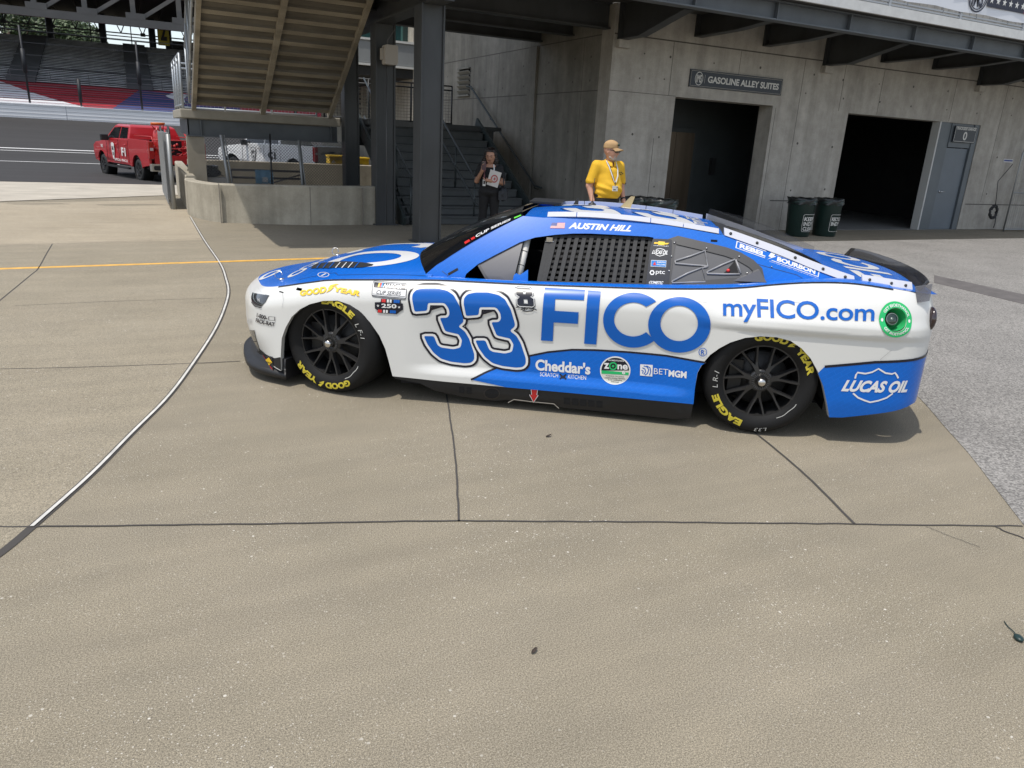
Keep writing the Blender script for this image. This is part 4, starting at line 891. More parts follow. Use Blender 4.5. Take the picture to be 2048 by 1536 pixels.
dec('round_label', [txt('WARNING: This product', cr(C_, [(846, 838), (994, 848), (994, 858), (846, 848)])), txt('contains nicotine. Nicotine', cr(C_, [(838, 852), (1000, 862), (1000, 872), (838, 862)])), txt('is an addictive', cr(C_, [(866, 868), (976, 876), (976, 886), (866, 878)])), txt('chemical.', cr(C_, [(888, 884), (952, 889), (952, 899), (888, 893)]))], P_K, .0062)
dec('sponsor_mark', [shape(pq(cr(C_, [(1122, 752), (1222, 758), (1218, 850), (1120, 842)])))], P_WW)
dec('sponsor_mark', [stroke(pq(cr(C_, smq)), .006) for smq in ([(1150, 765), (1175, 772), (1190, 795), (1180, 825), (1160, 838)], [(1140, 780), (1160, 790), (1165, 812), (1150, 832)], [(1132, 800), (1146, 806), (1140, 825)], [(1172, 764), (1200, 780), (1206, 810), (1196, 840)])], P_B2, .0045)
dec('sponsor_lettering', txt('BET', cr(C_, [(1232, 784), (1346, 792), (1344, 838), (1230, 830)]), -.004), P_WW); dec('sponsor_lettering', txt('MGM', cr(C_, [(1350, 797), (1494, 810), (1490, 866), (1347, 850)]), .04), P_WW)
dec('sponsor_lettering', txt('LUCAS OIL', cr(D_, [(1228, 876), (1748, 880), (1730, 975), (1205, 968)]), .045, .32), P_WW)
dec('shield_mark', [stroke(pq(cr(D_, L_)), .010) for L_ in ([(1318, 866), (1325, 838), (1338, 818), (1400, 827), (1455, 815), (1505, 788), (1560, 822), (1612, 830), (1636, 820), (1650, 838), (1662, 864)], [(1302, 984), (1340, 1018), (1390, 1040), (1438, 1056), (1500, 1044), (1570, 1020), (1618, 985)])], P_WW)
# fuel filler
g_ = mat('fuel_green', (.03, .42, .13), .45)
dec('fuel_ring', shape(circ(fc[0], fc[1], .100, .100, 44), [circ(fc[0], fc[1], fr_, fr_, 36)]), P_GR, .003)
def arc_text(s, r0, r1, a0, a1, up=True):
    vs, fs, w_ = letters(s, .02); out = []
    for a, b in vs:
        th = R(a0+(a1-a0)*a); r = r0+(r1-r0)*b; out.append((fc[0]+r*math.sin(th), fc[1]+r*math.cos(th)))
    return out, fs
wing = [arc_text('GET BIOETHANOL', .072, .088, -62, 76), arc_text('GET BIOETHANOL', .088, .072, 238, 118)]
dec('fuel_lettering', wing, P_WW, .0045); dec('fuel_lettering', [shape(circ(fc[0]-.082, fc[1]-.004, .007, .010, 14)), shape(circ(fc[0]+.082, fc[1]-.004, .007, .010, 14))], P_WW, .0045)
fp = side(*fc); fnr = normal(side, fc[0], fc[1], 0); fnr = fnr if fnr.y < 0 else -fnr
mb = MB(); mb.lathe([(fr_+.001, 0), (.060, -.03), (.054, -.085), (0, -.09)], fp, fnr, 36); bowl = mb.build('fuel_bowl', g_, car)
mb = MB(); off = Vector((-.012, 0, .004)); mb.lathe([(0, -.016), (.036, -.017), (.042, -.024), (.040, -.09)], fp+off, fnr, 28); mb.build('fuel_cap', mat('cap_dark_green', (.012, .03, .022), .12, coat=1), bowl)
mb = MB(); mb.lathe([(.031, -.0150), (.036, -.0150), (.036, -.018)], fp+off, fnr, 28); mb.lathe([(0, -.0150), (.010, -.0150), (.010, -.018)], fp+off, fnr, 16); mb.build('cap_ring', mat('cap_grey', (.22, .26, .24), .3, metal=.5), bowl)
# front fender badges
dec('series_badge', [shape(pq(cr(A_, rounded([(1147, 484), (1421, 507), (1409, 636), (1135, 611)], 14))))], P_K, .003); dec('series_badge', [shape(pq(cr(A_, rounded([(1151, 489), (1417, 511), (1405, 631), (1140, 607)], 12))))], P_WW, .0042)
dec('series_badge', [shape(pq(cr(A_, [(1157, 494), (1410, 515), (1407, 558), (1152, 536)]))), shape(pq(cr(A_, [(1143, 598), (1401, 621), (1400, 626), (1142, 604)]))), shape(pq(cr(A_, [(1145, 587), (1402, 610), (1401, 613), (1144, 590)]))), txt('CUP SERIES', cr(A_, [(1178, 558), (1372, 572), (1368, 602), (1172, 588)]), .0, .2)], P_K, .0054)
dec('series_badge', [txt('NASCAR', cr(A_, [(1236, 504), (1378, 515), (1371, 549), (1226, 538)]), .03, .25)], P_WW, .0066)
for c_, x in ((P_Y, 1186), (P_R, 1199), (paint('badge_cyan', (.03, .3, .7)), 1212)): dec('series_badge', shape(pq(cr(A_, [(x+8, 502), (x+20, 503), (x+10, 535), (x-2, 534)]))), c_, .0066)
dec('event_badge', shape(pq(cr(A_, [(1210, 628), (1368, 638), (1366, 664), (1385, 668), (1385, 716), (1355, 736), (1336, 752), (1180, 740), (1182, 722), (1160, 706), (1160, 657), (1206, 655)]))), P_K, .003)
for c_, xs in ((P_R, (1216, 1232)), (P_WW, (1258, 1280)), (P_B2, (1312, 1328, 1344))):
    dec('event_badge', [shape(pq(cr(A_, [(x, 630+(x-1210)*.06), (x+15, 631+(x-1210)*.06), (x+14, 656+(x-1210)*.06), (x-1, 655+(x-1210)*.06)]))) for x in xs]+[shape(pq(cr(A_, [(x-30, 714+(x-1210)*.06), (x-15, 715+(x-1210)*.06), (x-17, 738+(x-1210)*.06), (x-32, 737+(x-1210)*.06)]))) for x in xs], c_, .0044)
dec('event_badge', [txt('250', cr(A_, [(1214, 666), (1334, 672), (1334, 706), (1214, 700)]), .03)]+[shape(pq(cr(A_, [(cx_+x, cy_-y) for x, y in star(0, 0, 12)]))) for cx_, cy_ in ((1186, 684), (1355, 696))], P_WW, .0056)
dec('fender_lettering', [txt('GOOD', cr(A_, [(560, 562), (776, 526), (772, 580), (566, 607)]), .05, .1), txt('YEAR', cr(A_, [(836, 528), (1050, 566), (1038, 610), (832, 568)]), .05, .1), shape(pq(cr(A_, [(768, 580), (800, 545), (785, 548), (806, 520), (850, 508), (876, 512), (830, 522), (860, 524), (818, 532), (834, 536), (806, 562)])))], P_Y)
dec('bumper_lettering', [txt('1-800-', cr(A_, [(222, 742), (306, 768), (302, 800), (218, 775)]), .03), txt('PACK-RAT', cr(A_, [(214, 782), (364, 820), (360, 852), (210, 815)]), .03), frame2(0, 0, 1, 1, .05, .06) and put(frame2(0, 0, 1, 1, .08, .09), pq(cr(A_, [(312, 770), (366, 774), (362, 806), (308, 800)])))], P_K)
dec('fuel_supplier_label', shape(pq(cr(A_, [(268, 1076), (342, 1092), (350, 1200), (282, 1158)]))), P_K, .003); dec('fuel_supplier_label', [stroke(pq(cr(A_, [(270, 1080), (345, 1195)])), .008)], P_R, .0042); dec('fuel_supplier_label', shape(pq(cr(A_, [(280, 1128), (318, 1098), (344, 1138), (310, 1172)]))), P_Y, .0054)
dec('fuel_supplier_label', txt('SUNOCO', cr(A_, [(284, 1122), (340, 1138), (340, 1150), (284, 1134)]), .03), P_K, .0066)
# little "8" decal with a scribbled signature
b8 = [(838, 700), (862, 690), (960, 694), (985, 712), (992, 760), (972, 772), (1000, 790), (1004, 850), (985, 862), (872, 856), (850, 840), (848, 795), (870, 775), (840, 755)]
dec('small_number_decal', shape(pq(cr(B_, b8)), [pq(cr(B_, [(905, 726), (926, 727), (926, 752), (905, 751)])), pq(cr(B_, [(910, 790), (940, 792), (944, 828), (912, 826)]))]), P_K); dec('small_number_decal', [stroke(pq(cr(B_, [(x*.9+92, y*.92+62) for x, y in b8])), .004, True)], P_WW, .0045)
dec('signature', [stroke(pq(cr(B_, L_)), .006) for L_ in ([(848, 858), (880, 850), (900, 862), (885, 880), (905, 870), (925, 858), (930, 874), (950, 858), (965, 870), (985, 866), (1015, 880)], [(900, 884), (935, 890), (975, 886), (990, 874)], [(925, 850), (912, 884)])], P_K)
# seams, rocker arrow, body trim
dec('panel_seam', [stroke([(s, ZTOP(s)-.003) for s in np.linspace(-.45, 3.5, 60)], .007)], P_K, .0025)
dec('panel_seam', [stroke(pq(cr(A_, [(425, 580), (432, 640), (420, 700)])), .002), stroke(pq(cr(D_, [(1610, 640), (1520, 715)])), .002)], mat('seam_grey', (.3, .3, .3)), .002)
# --- black underside, rocker box, splitter
def rock(s, z, off=0.): X, Y = plan(s); return Vector((X, Y+.03-off+.25*max(0, .1-z), z))
mb = MB(); pts = [(.45, .172), (.62, .168), (2.2, .175), (2.402, .178)]; bt_ = [(2.398, .07), (2.3, .045), (1.6, .042), (1.48, .058), (1.2, .062), (1.12, .045), (.9, .055), (.72, .085), (.62, .13), (.45, .15)]
sheet('rocker_panel', rock, [shape(pts+bt_)], CARB, car, 0, .08)
mb = MB()
mb.grid([[rock(s, z), rock(s, z)+Vector((0, .5, 0))] for s, z in bt_], 0, False); mb.build('rocker_floor', CARB, car, fix=False)
pr = lambda x, y: solve(rock, (x, y), cray(x, y, -.93))
H_ = (860, 740, 3.7926)
sheet('exhaust_surround', rock, [shape([pr(*p) for p in cr(H_, circ(470, 176, 62, 45))], [[pr(*p) for p in cr(H_, circ(470, 176, 54, 38))]])], mat('exhaust_metal', (.055, .05, .048), .4, metal=.6), car, .006)
sheet('exhaust_opening', rock, [shape([pr(*p) for p in cr(H_, circ(470, 176, 53, 37))])], VOID, car, .004)
sheet('rocker_vent', rock, [shape([pr(*p) for p in cr(H_, [(a, 126+(a-220)*.1), (a+38, 128+(a-220)*.1), (a+38, 176+(a-220)*.1), (a, 172+(a-220)*.1)])]) for a in (222, 278)]+[shape([pr(*p) for p in cr(H_, [(a, 210+(a-1015)*.1), (a+48, 213+(a-1015)*.1), (a+48, 262+(a-1015)*.1), (a, 258+(a-1015)*.1)])]) for a in (1015, 1077, 1138, 1200, 1262)], VOID, car, .004)
sheet('floor_edge_stripe', rock, [stroke([pr(*p) for p in cr(H_, [(592, 246), (638, 222), (780, 240), (940, 255), (978, 290)])], .006)], mat('stripe_cream', (.5, .46, .4), .5), car, .004)
ar = cr(H_, [(765, 104), (824, 104), (812, 184), (822, 188), (787, 241), (756, 182), (772, 182)])
sheet('jack_arrow', rock, [shape([pr(*p) for p in ar])], P_R, car, .012); sheet('jack_arrow_border', rock, [stroke([pr(*p) for p in ar], .005, True)], P_WW, car, .013)
mb = MB(); mb.box((-.72, -.40, .075), (3.55, .40, .13)); mb.box((-.42, -.62, .075), (-.3, .62, .13)); mb.box((.45, -.8, .075), (2.4, .8, .13)); mb.box((-.3, -.6, .13), (.45, .6, .6)); mb.box((.45, -.86, .13), (2.38, .86, .30)); mb.box((2.4, -.55, .13), (3.2, .55, .62)); mb.box((3.25, -.8, .24), (3.70, .8, .7)); mb.build('chassis', VOID, car)
prof = [(-.16, .06), (.05, .055), (.078, .075), (.074, .115), (.045, .112), (.012, .145), (-.012, .20), (-.16, .20)]
mb = MB(); rows = []
for s in np.linspace(S0, -.34, 44):
    X, Y = plan(s); nx, ny = plann(s); t_ = sst((s+.72)/.38); pr2 = [(a*(1-t_)+min(a, -.008)*t_ if i < 6 else a, z) for i, (a, z) in enumerate(prof)]
    rows.append([Vector((X+nx*(a-.03*(1-t_)-.012), Y+ny*(a-.03*(1-t_)-.012), z)) for a, z in pr2])
full = [[Vector((p.x, -p.y, p.z)) for p in r] for r in rows[::-1]][:-1]+rows
mb.grid(full, 0, True); mb.add(full[0], [tuple(range(8))]); mb.add(full[-1], [tuple(range(8))[::-1]]); mb.build('front_splitter', CARB, car)
sheet('splitter_riser', side, [shape([(-.66, .17), (-.45, .145), (-.362, .125), (-.362, .22), (-.42, .20), (-.55, .20), (-.72, .22), (-.8, .22), (-.8, .17)])], CARB, car, .0022)
# wheel wells
for xc, s_ in ((.035, -1), (2.81, -1), (.035, 1), (2.81, 1)):
    mb = MB(); mb.lathe([(.40, 0), (.40, .34), (0, .34)], (xc, s_*.87, .27), (0, -s_, 0), 28, a0=R(175 if s_ < 0 else -5), a1=R(365 if s_ < 0 else 185), sx=(1, 0, 0)); mb.build('wheel_well', VOID, car, fix=False)
# rear diffuser and number plate edge
mb = MB(); mb.box((3.25, -.72, .13), (3.52, .72, .24)); mb.build('diffuser', CARB, car)
# --- nose details
dec('headlight', shape(pq(cr(A_, [(186, 578), (250, 592), (318, 600), (290, 650), (252, 692), (205, 680), (178, 650)]))), mat('headlight_black', (.02, .02, .02), .08, coat=1), .003); dec('headlight_mark', [stroke(pq(cr(A_, [(230, 622), (232, 652)])), .004), stroke(pq(cr(A_, [(242, 625), (244, 655)])), .004), stroke(pq(cr(A_, [(230, 630), (243, 646)])), .004)], mat('mark_grey', (.4, .4, .4)), .0045)
dec('headlight_trim', stroke(pq(cr(A_, [(176, 655), (205, 690), (255, 702)])), .006), P_K, .003)
dec('brake_duct', shape(pq(cr(A_, [(134, 878), (200, 880), (210, 940), (240, 1040), (270, 1100), (160, 1030)]))), mat('duct_grey', (.10, .095, .085), .25, coat=.5), .002); dec('brake_duct_shadow', shape(pq(cr(A_, [(155, 1024), (240, 1048), (262, 1092), (200, 1062)]))), CARB, .004); dec('duct_seam', stroke(pq(cr(A_, [(150, 940), (175, 970), (215, 972)])), .004), CARB, .004)
dec('bumper_mark', txt('KROGER', cr(A_, [(140, 790), (180, 792), (180, 826), (142, 826)]), .0), mat('mark_grey', (.4, .4, .4)), .003)
# --- hood
hs = np.linspace(S0+.004, s_of(.66), 60)
Lh = [(s, -1.) for s in hs]+[(s, 1.) for s in hs[::-1]]
# (t is negative on the near side after the flip below)
hoodn = lambda s, t, off=0.: hood(s, -t, off)
def grid_shape(s0, s1, t0, t1): return [(s0, t0), (s1, t0), (s1, t1), (s0, t1)], [(0, 1, 2, 3)]
hp = sheet('hood', hoodn, [grid_shape(S0+.004, s_of(.66), -1, 1)], P_B, car, 0, .05)
ph = lambda x, y, g=(0., -.6): solve(hoodn, (x, y), g)
J_ = (500, 480, 5.12)
def hp_(L_, g=(0., -.6)): return [ph(*p, g) for p in cr(J_, L_)]
Xs = lambda X: s_of(X)
def hpt(X, Y): s = s_of(X); return (s, Y/abs(side(s, ZTOP(s)).y))
def hshape(outer, holes=()): return shape([hpt(*p) for p in outer], [[hpt(*p) for p in h] for h in holes])
hol = dict(parent=hp, f=hoodn, cell=.05)
Oc = (.10, -.40)
sheet('hood_lettering', hoodn, [hshape(circ(.10, -.40, .36, .27, 48), [circ(.10, -.40, .23, .165, 40)])], P_WW, hp, .002, .05)
cC = [(.08+.37*math.cos(R(a)), .17+.27*math.sin(R(a))) for a in range(-48, 229, 6)]
cC = [(.08+.37*math.sin(R(a)), .17+.27*math.cos(R(a))) for a in range(-130, 131, 6)]+[(.08+.24*math.sin(R(a)), .17+.165*math.cos(R(a))) for a in range(126, -127, -6)]
sheet('hood_lettering', hoodn, [hshape(cC)], P_WW, hp, .002, .05)
sheet('hood_lettering', hoodn, [hshape([(-.26, .50), (.44, .50), (.44, .60), (-.26, .60)]), hshape([(-.26, .80), (.44, .80), (.44, .72), (-.26, .72)]), hshape([(.34, .64), (.44, .64), (.44, .72), (.34, .72)])], P_WW, hp, .002, .05)
vt = [(622, 295), (650, 260), (690, 243), (760, 236), (1060, 228), (1140, 232), (1200, 240), (1265, 255), (1250, 268), (1150, 285), (1000, 288), (800, 294)]
sheet('hood_vent', hoodn, [shape(hp_(vt, (0., -.55)))], VOID, hp, .004, .05)
for k in range(7):
    x = 680+k*62+k*2; sheet('vent_slat', hoodn, [shape(hp_([(x, 296), (x+50, 238), (x+60, 238), (x+10, 296)], (0., -.55)))], P_B if k < 3 or k > 5 else P_WW, hp, .008, .05)
sheet('hood_roundel', hoodn, [shape(hp_(circ(752, 357, 60, 26, 30), (-.1, -.8)), [hp_(circ(752, 357, 53, 22, 30), (-.1, -.8))]), shape(hp_([(722, 368), (770, 344), (785, 346), (740, 370)], (-.1, -.8)))], P_WW, hp, .002, .05)
sheet('nose_lettering', hoodn, [hshape(circ(-.80, -.28, .055, .15, 30), [circ(-.80, -.28, .025, .10, 24)])], P_WW, hp, .002, .04)
mq = put(letters('myFICO', .03)[:2], [(-.38, .42), (-.38, -.62), (-.54, -.62), (-.54, .42)]); sheet('nose_lettering', hoodn, [([hpt(*p) for p in mq[0]], mq[1])], P_WW, hp, .002, .04)
sheet('hood_seam', hoodn, [stroke([hpt(x, -.80-.05*(x > 0)+.03) for x in np.linspace(-.3, .62, 24)], .006)], mat('seam_blue', (.004, .03, .10)), hp, .0015, .06)
mb = MB()
for X, Y in ((-.52, -.62), (-.40, .2)):
    s = s_of(X); p = hoodn(s, Y/abs(side(s, ZTOP(s)).y), .0); mb.tube([p+Vector((.025*math.cos(a*.7)-.02, .01*math.sin(a), .03+.028*math.sin(a*.7))) for a in range(9)], .003, 5); mb.lathe([(.018, 0), (.018, .008), (.006, .012), (0, .012)], p, (0, 0, 1), 12)
mb.build('hood_pin', STL, hp)
# --- greenhouse
pg = lambda x, y, g=None: solve(gside, (x, y), g or cray(x, y, -.68))
wsE = [pg(*p) for p in ((846, 553), (872, 531), (905, 509), (940, 487), (975, 467), (1010, 449), (1046, 432))]
topE = [(X, ZE(X)+.0) for X in (1.34, 1.45, 1.6, 1.75, 1.9, 2.1, 2.3, 2.47)]
cE = [pg(*p) for p in ((1468, 472), (1530, 496), (1590, 520), (1650, 544), (1705, 563))]
botE = [(X, ZTOP(s_of(X))+.004) for X in (3.30, 3.1, 2.9, 2.7, 2.5, 2.2, 1.9, 1.6, 1.3, 1.0, .8, .62)]
win = [pg(*p) for p in cr(B_, [(425, 655), (450, 590), (545, 512), (700, 430), (880, 338), (1000, 300), (1160, 278), (1300, 268), (1440, 268), (1600, 276), (1760, 285), (1900, 292), (1948, 300), (1930, 500), (1905, 700), (1500, 688), (1000, 676)])]
qw = [pg(*p) for p in cr(F_, [(150, 272), (185, 272), (400, 322), (520, 352), (610, 385), (690, 432), (745, 486), (780, 548), (560, 560), (350, 580), (110, 606)])]
gh = sheet('greenhouse', gside, [shape(wsE+topE+cE+botE, [win, qw])], P_B, car, 0, .05)
msheet('greenhouse', gside, [shape(wsE+topE+cE+botE, [win])], P_B, 0, .08)
lips('window_lip', gside, win+win[:1], .03, CARB, gh)
# shoulder between body side and greenhouse
def shoulder(s, t, off=0.):
    a = side(s, ZTOP(s)); X = a.x; b = gside(X, ZTOP(s)+.006); p = a.lerp(b, t); p.z += .012*math.sin(math.pi*t)*.6+off; return p
gd_ = dict()
sheet('shoulder', shoulder, [grid_shape(s_of(.58), s_of(3.5), 0, 1)], P_B, car, 0, .08); msheet('shoulder', shoulder, [grid_shape(s_of(.58), s_of(3.5), 0, 1)], P_B, 0, .12)
# roof
rf = sheet('roof', roof, [grid_shape(1.2, 2.50, -.545, .545)], P_B, car, 0, .06)
rr3 = []
base3 = [(x/515., -(y-704)/601.) for x, y in rounded(three)]
for k, u0 in enumerate((1.33, 1.83)):
    P3 = [(u0+(a-b*-.0)*.50, -.40+(1+b)*.80) for a, b in base3]
    P3 = [(u0+a*.50, -.42+(b+1)*.80) for a, b in base3]
    sheet('roof_number', roof, shape(grow(P3, .03)) and [shape(grow(P3, .030))], P_K, rf, .0012, .06); sheet('roof_number', roof, [shape(grow(P3, .022))], P_B2, rf, .0019, .06); sheet('roof_number', roof, [shape(grow(P3, .010))], P_WW, rf, .0026, .06)
rq = put(letters('myFICO', .02)[:2], [(2.30, -.30), (2.30, .35), (2.44, .35), (2.44, -.30)]); sheet('roof_lettering', roof, [rq], P_WW, rf, .002, .06)
def rail3(nm, pts, h, parent, m=P_G, wd=.012, sg=1):
    mb = MB(); P = [Vector(p) for p in pts]
    rows = [[p+Vector((0, 0, -.012)), p+Vector((0, -wd*0-.018*sg, h*.0+.0)), p+Vector((0, .012*sg, h)), p+Vector((0, .02*sg, h)), p+Vector((0, .02*sg, -.012))] for p in P]
    mb.grid(rows, 0, False); mb.add(rows[0], [tuple(range(5))]); mb.add(rows[-1], [tuple(range(5))[::-1]]); return mb.build(nm, m, parent)
for sg in (1, -1):
    for x0_, x1_ in ((1.36, 1.55), (1.555, 2.03), (2.035, 2.24), (2.245, 2.47)):
        rail3('roof_rail', [(X, -sg*(.53-.025*sst((1.5-X)/.2)), ZE(X)+.005) for X in np.linspace(x0_, x1_, 8)], .028, rf, sg=sg)
bolt = mat('bolt_dark', (.02, .02, .02), .4)
cR = [gside(*pg(*p)) for p in ((1449, 468), (1500, 486), (1560, 508), (1620, 533), (1670, 552), (1710, 566))]
for sg in (1, -1):
    Q = [Vector((p.x, p.y*sg, p.z)) for p in cR]; Q = smoothlist(Q, 4)
    mb = MB(); rows = [[q+Vector((0, -.012*sg, -.006)), q+Vector((-.004, .03*sg, .038)), q+Vector((-.004, .036*sg, .038)), q+Vector((0, .03*sg, -.02))] for q in Q]; mb.grid(rows, 0, False); mb.add(rows[0], [(0, 1, 2, 3)]); mb.add(rows[-1], [(3, 2, 1, 0)]); o = mb.build('rear_rail', P_G, car)
    mb = MB()
    for t in (.06, .28, .50, .72, .93):
        q = Q[int(t*(len(Q)-1))]; c = q+Vector((-.002, .009*sg-.004*sg, .016)); mb.lathe([(0, .004), (.009, .004), (.009, -.004)], c, (0, -.72*sg, .7), 10)
    mb.build('rail_bolt', bolt, o)
# windshield and rear glass
GL_ = mat('dark_glass', (.006, .007, .009), .06, coat=.3, spec=.6)
w0, w1 = gside(*wsE[0]), gside(*wsE[-1])
def wsh(t, u, off=0.):
    k = 1-t*t; b = Vector((w0.x-.20*k, w0.y*-t, w0.z+.062*k)); c = Vector((w1.x-.05*k, w1.y*-t, w1.z+.03*k)); p = b.lerp(c, u)
    e = 4*u*(1-u); p += Vector((-.01, 0, .028))*e+Vector((-.5, 0, .86))*off; return p
wsg = sheet('windshield', wsh, [grid_shape(-1, 1, -.02, 1)], GL_, car, 0, .1)
sheet('windshield_lettering', wsh, [put(letters('XFINITY', .04, .2)[:2], [(-.965, .90), (-.88, .90), (-.90, .50), (-.985, .50)])] and [([(-.97+.09*b, .55+.34*a) for a, b in letters('CUP SERIES', .04, .2)[0]], letters('CUP SERIES', .04, .2)[1])], P_WW, wsg, .003, .1)
sheet('windshield_mark', wsh, [grid_shape(-.97, -.90, .44, .49), grid_shape(-.97, -.90, .505, .54)], P_R, wsg, .003, .1); sheet('windshield_mark', wsh, [grid_shape(-.97, -.9, .92, .985)], mat('mark_green', (.12, .6, .05)), wsg, .003, .1)
r0 = Vector((2.49, -.53, ZE(2.49)-.004)); r1 = Vector((cR[-1].x-.03, cR[-1].y+.04, cR[-1].z-.025))
def rgl(t, u, off=0.):
    k = 1-t*t; b = Vector((r0.x, r0.y*-t, r0.z+.028*k)); c = Vector((r1.x+.04*k, r1.y*-t, r1.z+.03*k)); p = b.lerp(c, u); p += Vector((0, 0, .02*4*u*(1-u)*(.3+k)+off)); return p
sheet('rear_glass', rgl, [grid_shape(-1, 1, 0, 1)], mat('rear_glass', (.045, .04, .036), .1, coat=.5), car, 0, .12)
sheet('rear_glass_border', rgl, [grid_shape(-1, 1, 0, .12), grid_shape(-1, -.9, .12, 1), grid_shape(.9, 1, .12, 1)], CARB, car, .003, .12)
# deck lid
def deck(X, t, off=0.):
    s = s_of(X); a = side(min(s, S1-.02), ZTOP(s)); return Vector((X, a.y*-t, a.z+.02*(1-t*t)+off))
dk0 = sheet('deck_lid', deck, [grid_shape(3.2, 3.76, -1, 1)], P_B, car, 0, .06)
FQ = lambda L_: shape([(X, Y/.80) for X, Y in L_])
sheet('deck_lettering', deck, [FQ([(3.36, -.58), (3.66, -.58), (3.66, -.50), (3.36, -.50)]), FQ([(3.36, -.50), (3.42, -.50), (3.42, -.34), (3.36, -.34)]), FQ([(3.48, -.50), (3.54, -.50), (3.54, -.38), (3.48, -.38)]), FQ([(3.36, -.28), (3.66, -.28), (3.66, -.20), (3.36, -.20)]),
    shape([(3.51+.155*math.cos(R(a)), (.06+.2*math.sin(R(a)))/.8) for a in range(-310, -49, 8)][::-1] and [(3.51-.155*math.sin(R(a)), (.04+.2*-math.cos(R(a)))/.8) for a in range(-50-90, 231-90, 8)]+[(3.51-.085*math.sin(R(a)), (.04+.13*-math.cos(R(a)))/.8) for a in range(224-90, -45-90, -8)]),
    shape(circ(3.51, .45/.8, .155, .2/.8), [circ(3.51, .45/.8, .09, .13/.8)])], P_WW, dk0, .002, .05)
Qd = [Vector((X, side(s_of(X), ZTOP(s_of(X))).y+.075, ZTOP(s_of(X))+.012)) for X in np.linspace(3.33, 3.62, 8)]
for sg in (1, ):
    mb = MB(); rows = [[Vector((q.x, (q.y-.01)*sg, q.z-.015)), Vector((q.x, (q.y+.03)*sg, q.z+.03)), Vector((q.x, (q.y+.036)*sg, q.z+.03)), Vector((q.x, (q.y+.03)*sg, q.z-.02))] for q in Qd]; mb.grid(rows, 0, False); mb.add(rows[0], [(0, 1, 2, 3)]); mb.add(rows[-1], [(3, 2, 1, 0)]); o = mb.build('deck_rail', P_G, car)
    mb = MB()
    for i in (1, 4, 6): q = Qd[i]; mb.lathe([(0, .004), (.008, .004), (.008, -.004)], (q.x, (q.y+.006)*sg, q.z+.008), (0, -.75*sg, .66), 10)
    mb.build('rail_bolt', bolt, o)
# rear fascia closes by the side panels; tail lamp and spoiler
mb = MB(); q = side(s_of(3.73), .80); mb.ball(q+Vector((.02, .05, .0)), (.03, .07, .075), 12, 8); mb.build('tail_lamp', mat('lamp_dark', (.02, .008, .008), .15, coat=1), car)
mb = MB(); rows = []
for k in range(25):
    t = -1+2*k/24; Y = .80*t; X = 3.645+.10*(1-t*t); rows.append([Vector((X-.01, Y, .945)), Vector((X+.045, Y, 1.03-.012*abs(t)**6)), Vector((X+.051, Y, 1.03-.012*abs(t)**6)), Vector((X-.004, Y, .945))])
mb.grid(rows, 0, True); mb.add(rows[0], [(0, 1, 2, 3)]); mb.add(rows[-1], [(3, 2, 1, 0)])
mb.build('spoiler', mat('smoked_plastic', (.012, .012, .013), .12, alpha=.8, coat=.5), car)
mb = MB(); mb.add([Vector(p) for p in ((3.61, -.825, .99), (3.70, -.835, 1.015), (3.685, -.885, .92), (3.62, -.885, .905))], [(0, 1, 2, 3)]); mb.add([Vector(p)+Vector((0, .006, 0)) for p in ((3.61, -.825, .99), (3.70, -.835, 1.015), (3.685, -.885, .92), (3.62, -.885, .905))], [(3, 2, 1, 0)]); mb.build('spoiler_end', mat('smoked_clear', (.10, .10, .11), .1, alpha=.6), car)
# tall clear fin on the far side of the rear glass and roof fittings
mb = MB()
fq = [(2.50, .52, 1.19), (2.52, .52, 1.275), (2.75, .54, 1.235), (3.1, .58, 1.13), (3.36, .6, 1.03), (3.36, .6, .99)]
mb.add(fq, [tuple(range(6))]); mb.build('side_fin', mat('smoked_clear2', (.06, .06, .065), .1, alpha=.35), car)
mb = MB(); p = roof(1.62, .30); mb.lathe([(.03, 0), (.028, .012), (.012, .02), (.008, .03)], p, (0, 0, 1), 14); mb.tube([p+Vector((0, 0, .03)), p+Vector((.004, 0, .20))], .0022, 5); mb.build('aerial', CARB, car)
mb = MB(); p = roof(1.86, .30); mb.prism([(-.03, 0), (.05, 0), (.075, .085), (.045, .085)], lambda a, b, d: p+Vector((a, d, b)), -.006, .006); mb.build('roof_fin', mat('tan_plastic', (.42, .33, .17), .4), car)
mb = MB(); p = roof(1.48, .40); mb.prism([(-.01, 0), (.03, 0), (.03, .05), (.015, .05)], lambda a, b, d: p+Vector((a, d, b)), -.006, .006); mb.build('small_fin', CARB, car)
mb = MB(); mb.box((1.16, .12, 1.262), (1.40, .50, 1.275)); mb.build('roof_hatch', CARB, car)
# --- cockpit
cin = lambda p, d: gside(*p)+Vector((0, d, 0))
mb = MB(); mb.box((.55, -.70, .32), (2.5, .70, .36)); mb.box((2.42, -.6, .36), (2.46, .6, 1.16)); mb.box((.6, .74, .4), (2.5, .76, .85)); mb.add([(.75, .70, .84), (2.12, .70, .84), (2.12, .52, 1.17), (1.3, .55, 1.15)], [(0, 1, 2, 3)]); mb.box((.56, -.7, .36), (.60, .7, .85)); mb.build('cockpit_liner', VOID, car)
mb = MB(); mb.box((1.75, -.52, .4), (1.95, -.06, 1.05)); mb.box((1.45, -.52, .38), (1.95, -.06, .52)); mb.box((1.68, -.54, .86), (1.93, -.46, 1.1)); mb.build('driver_seat', mat('seat_dark', (.02, .022, .03), .7), car, bevel=.03)
tb = mat('roll_tube', (.56, .55, .52), .5)
a_, b_ = gside(*pg(1053, 481))+Vector((0, .07, .02)), gside(*pg(1031, 566))+Vector((0, .07, -.02))
mb = MB(); mb.tube([a_, b_], .024, 14); tt = mb.build('roll_tube', tb, car)
mb = MB()
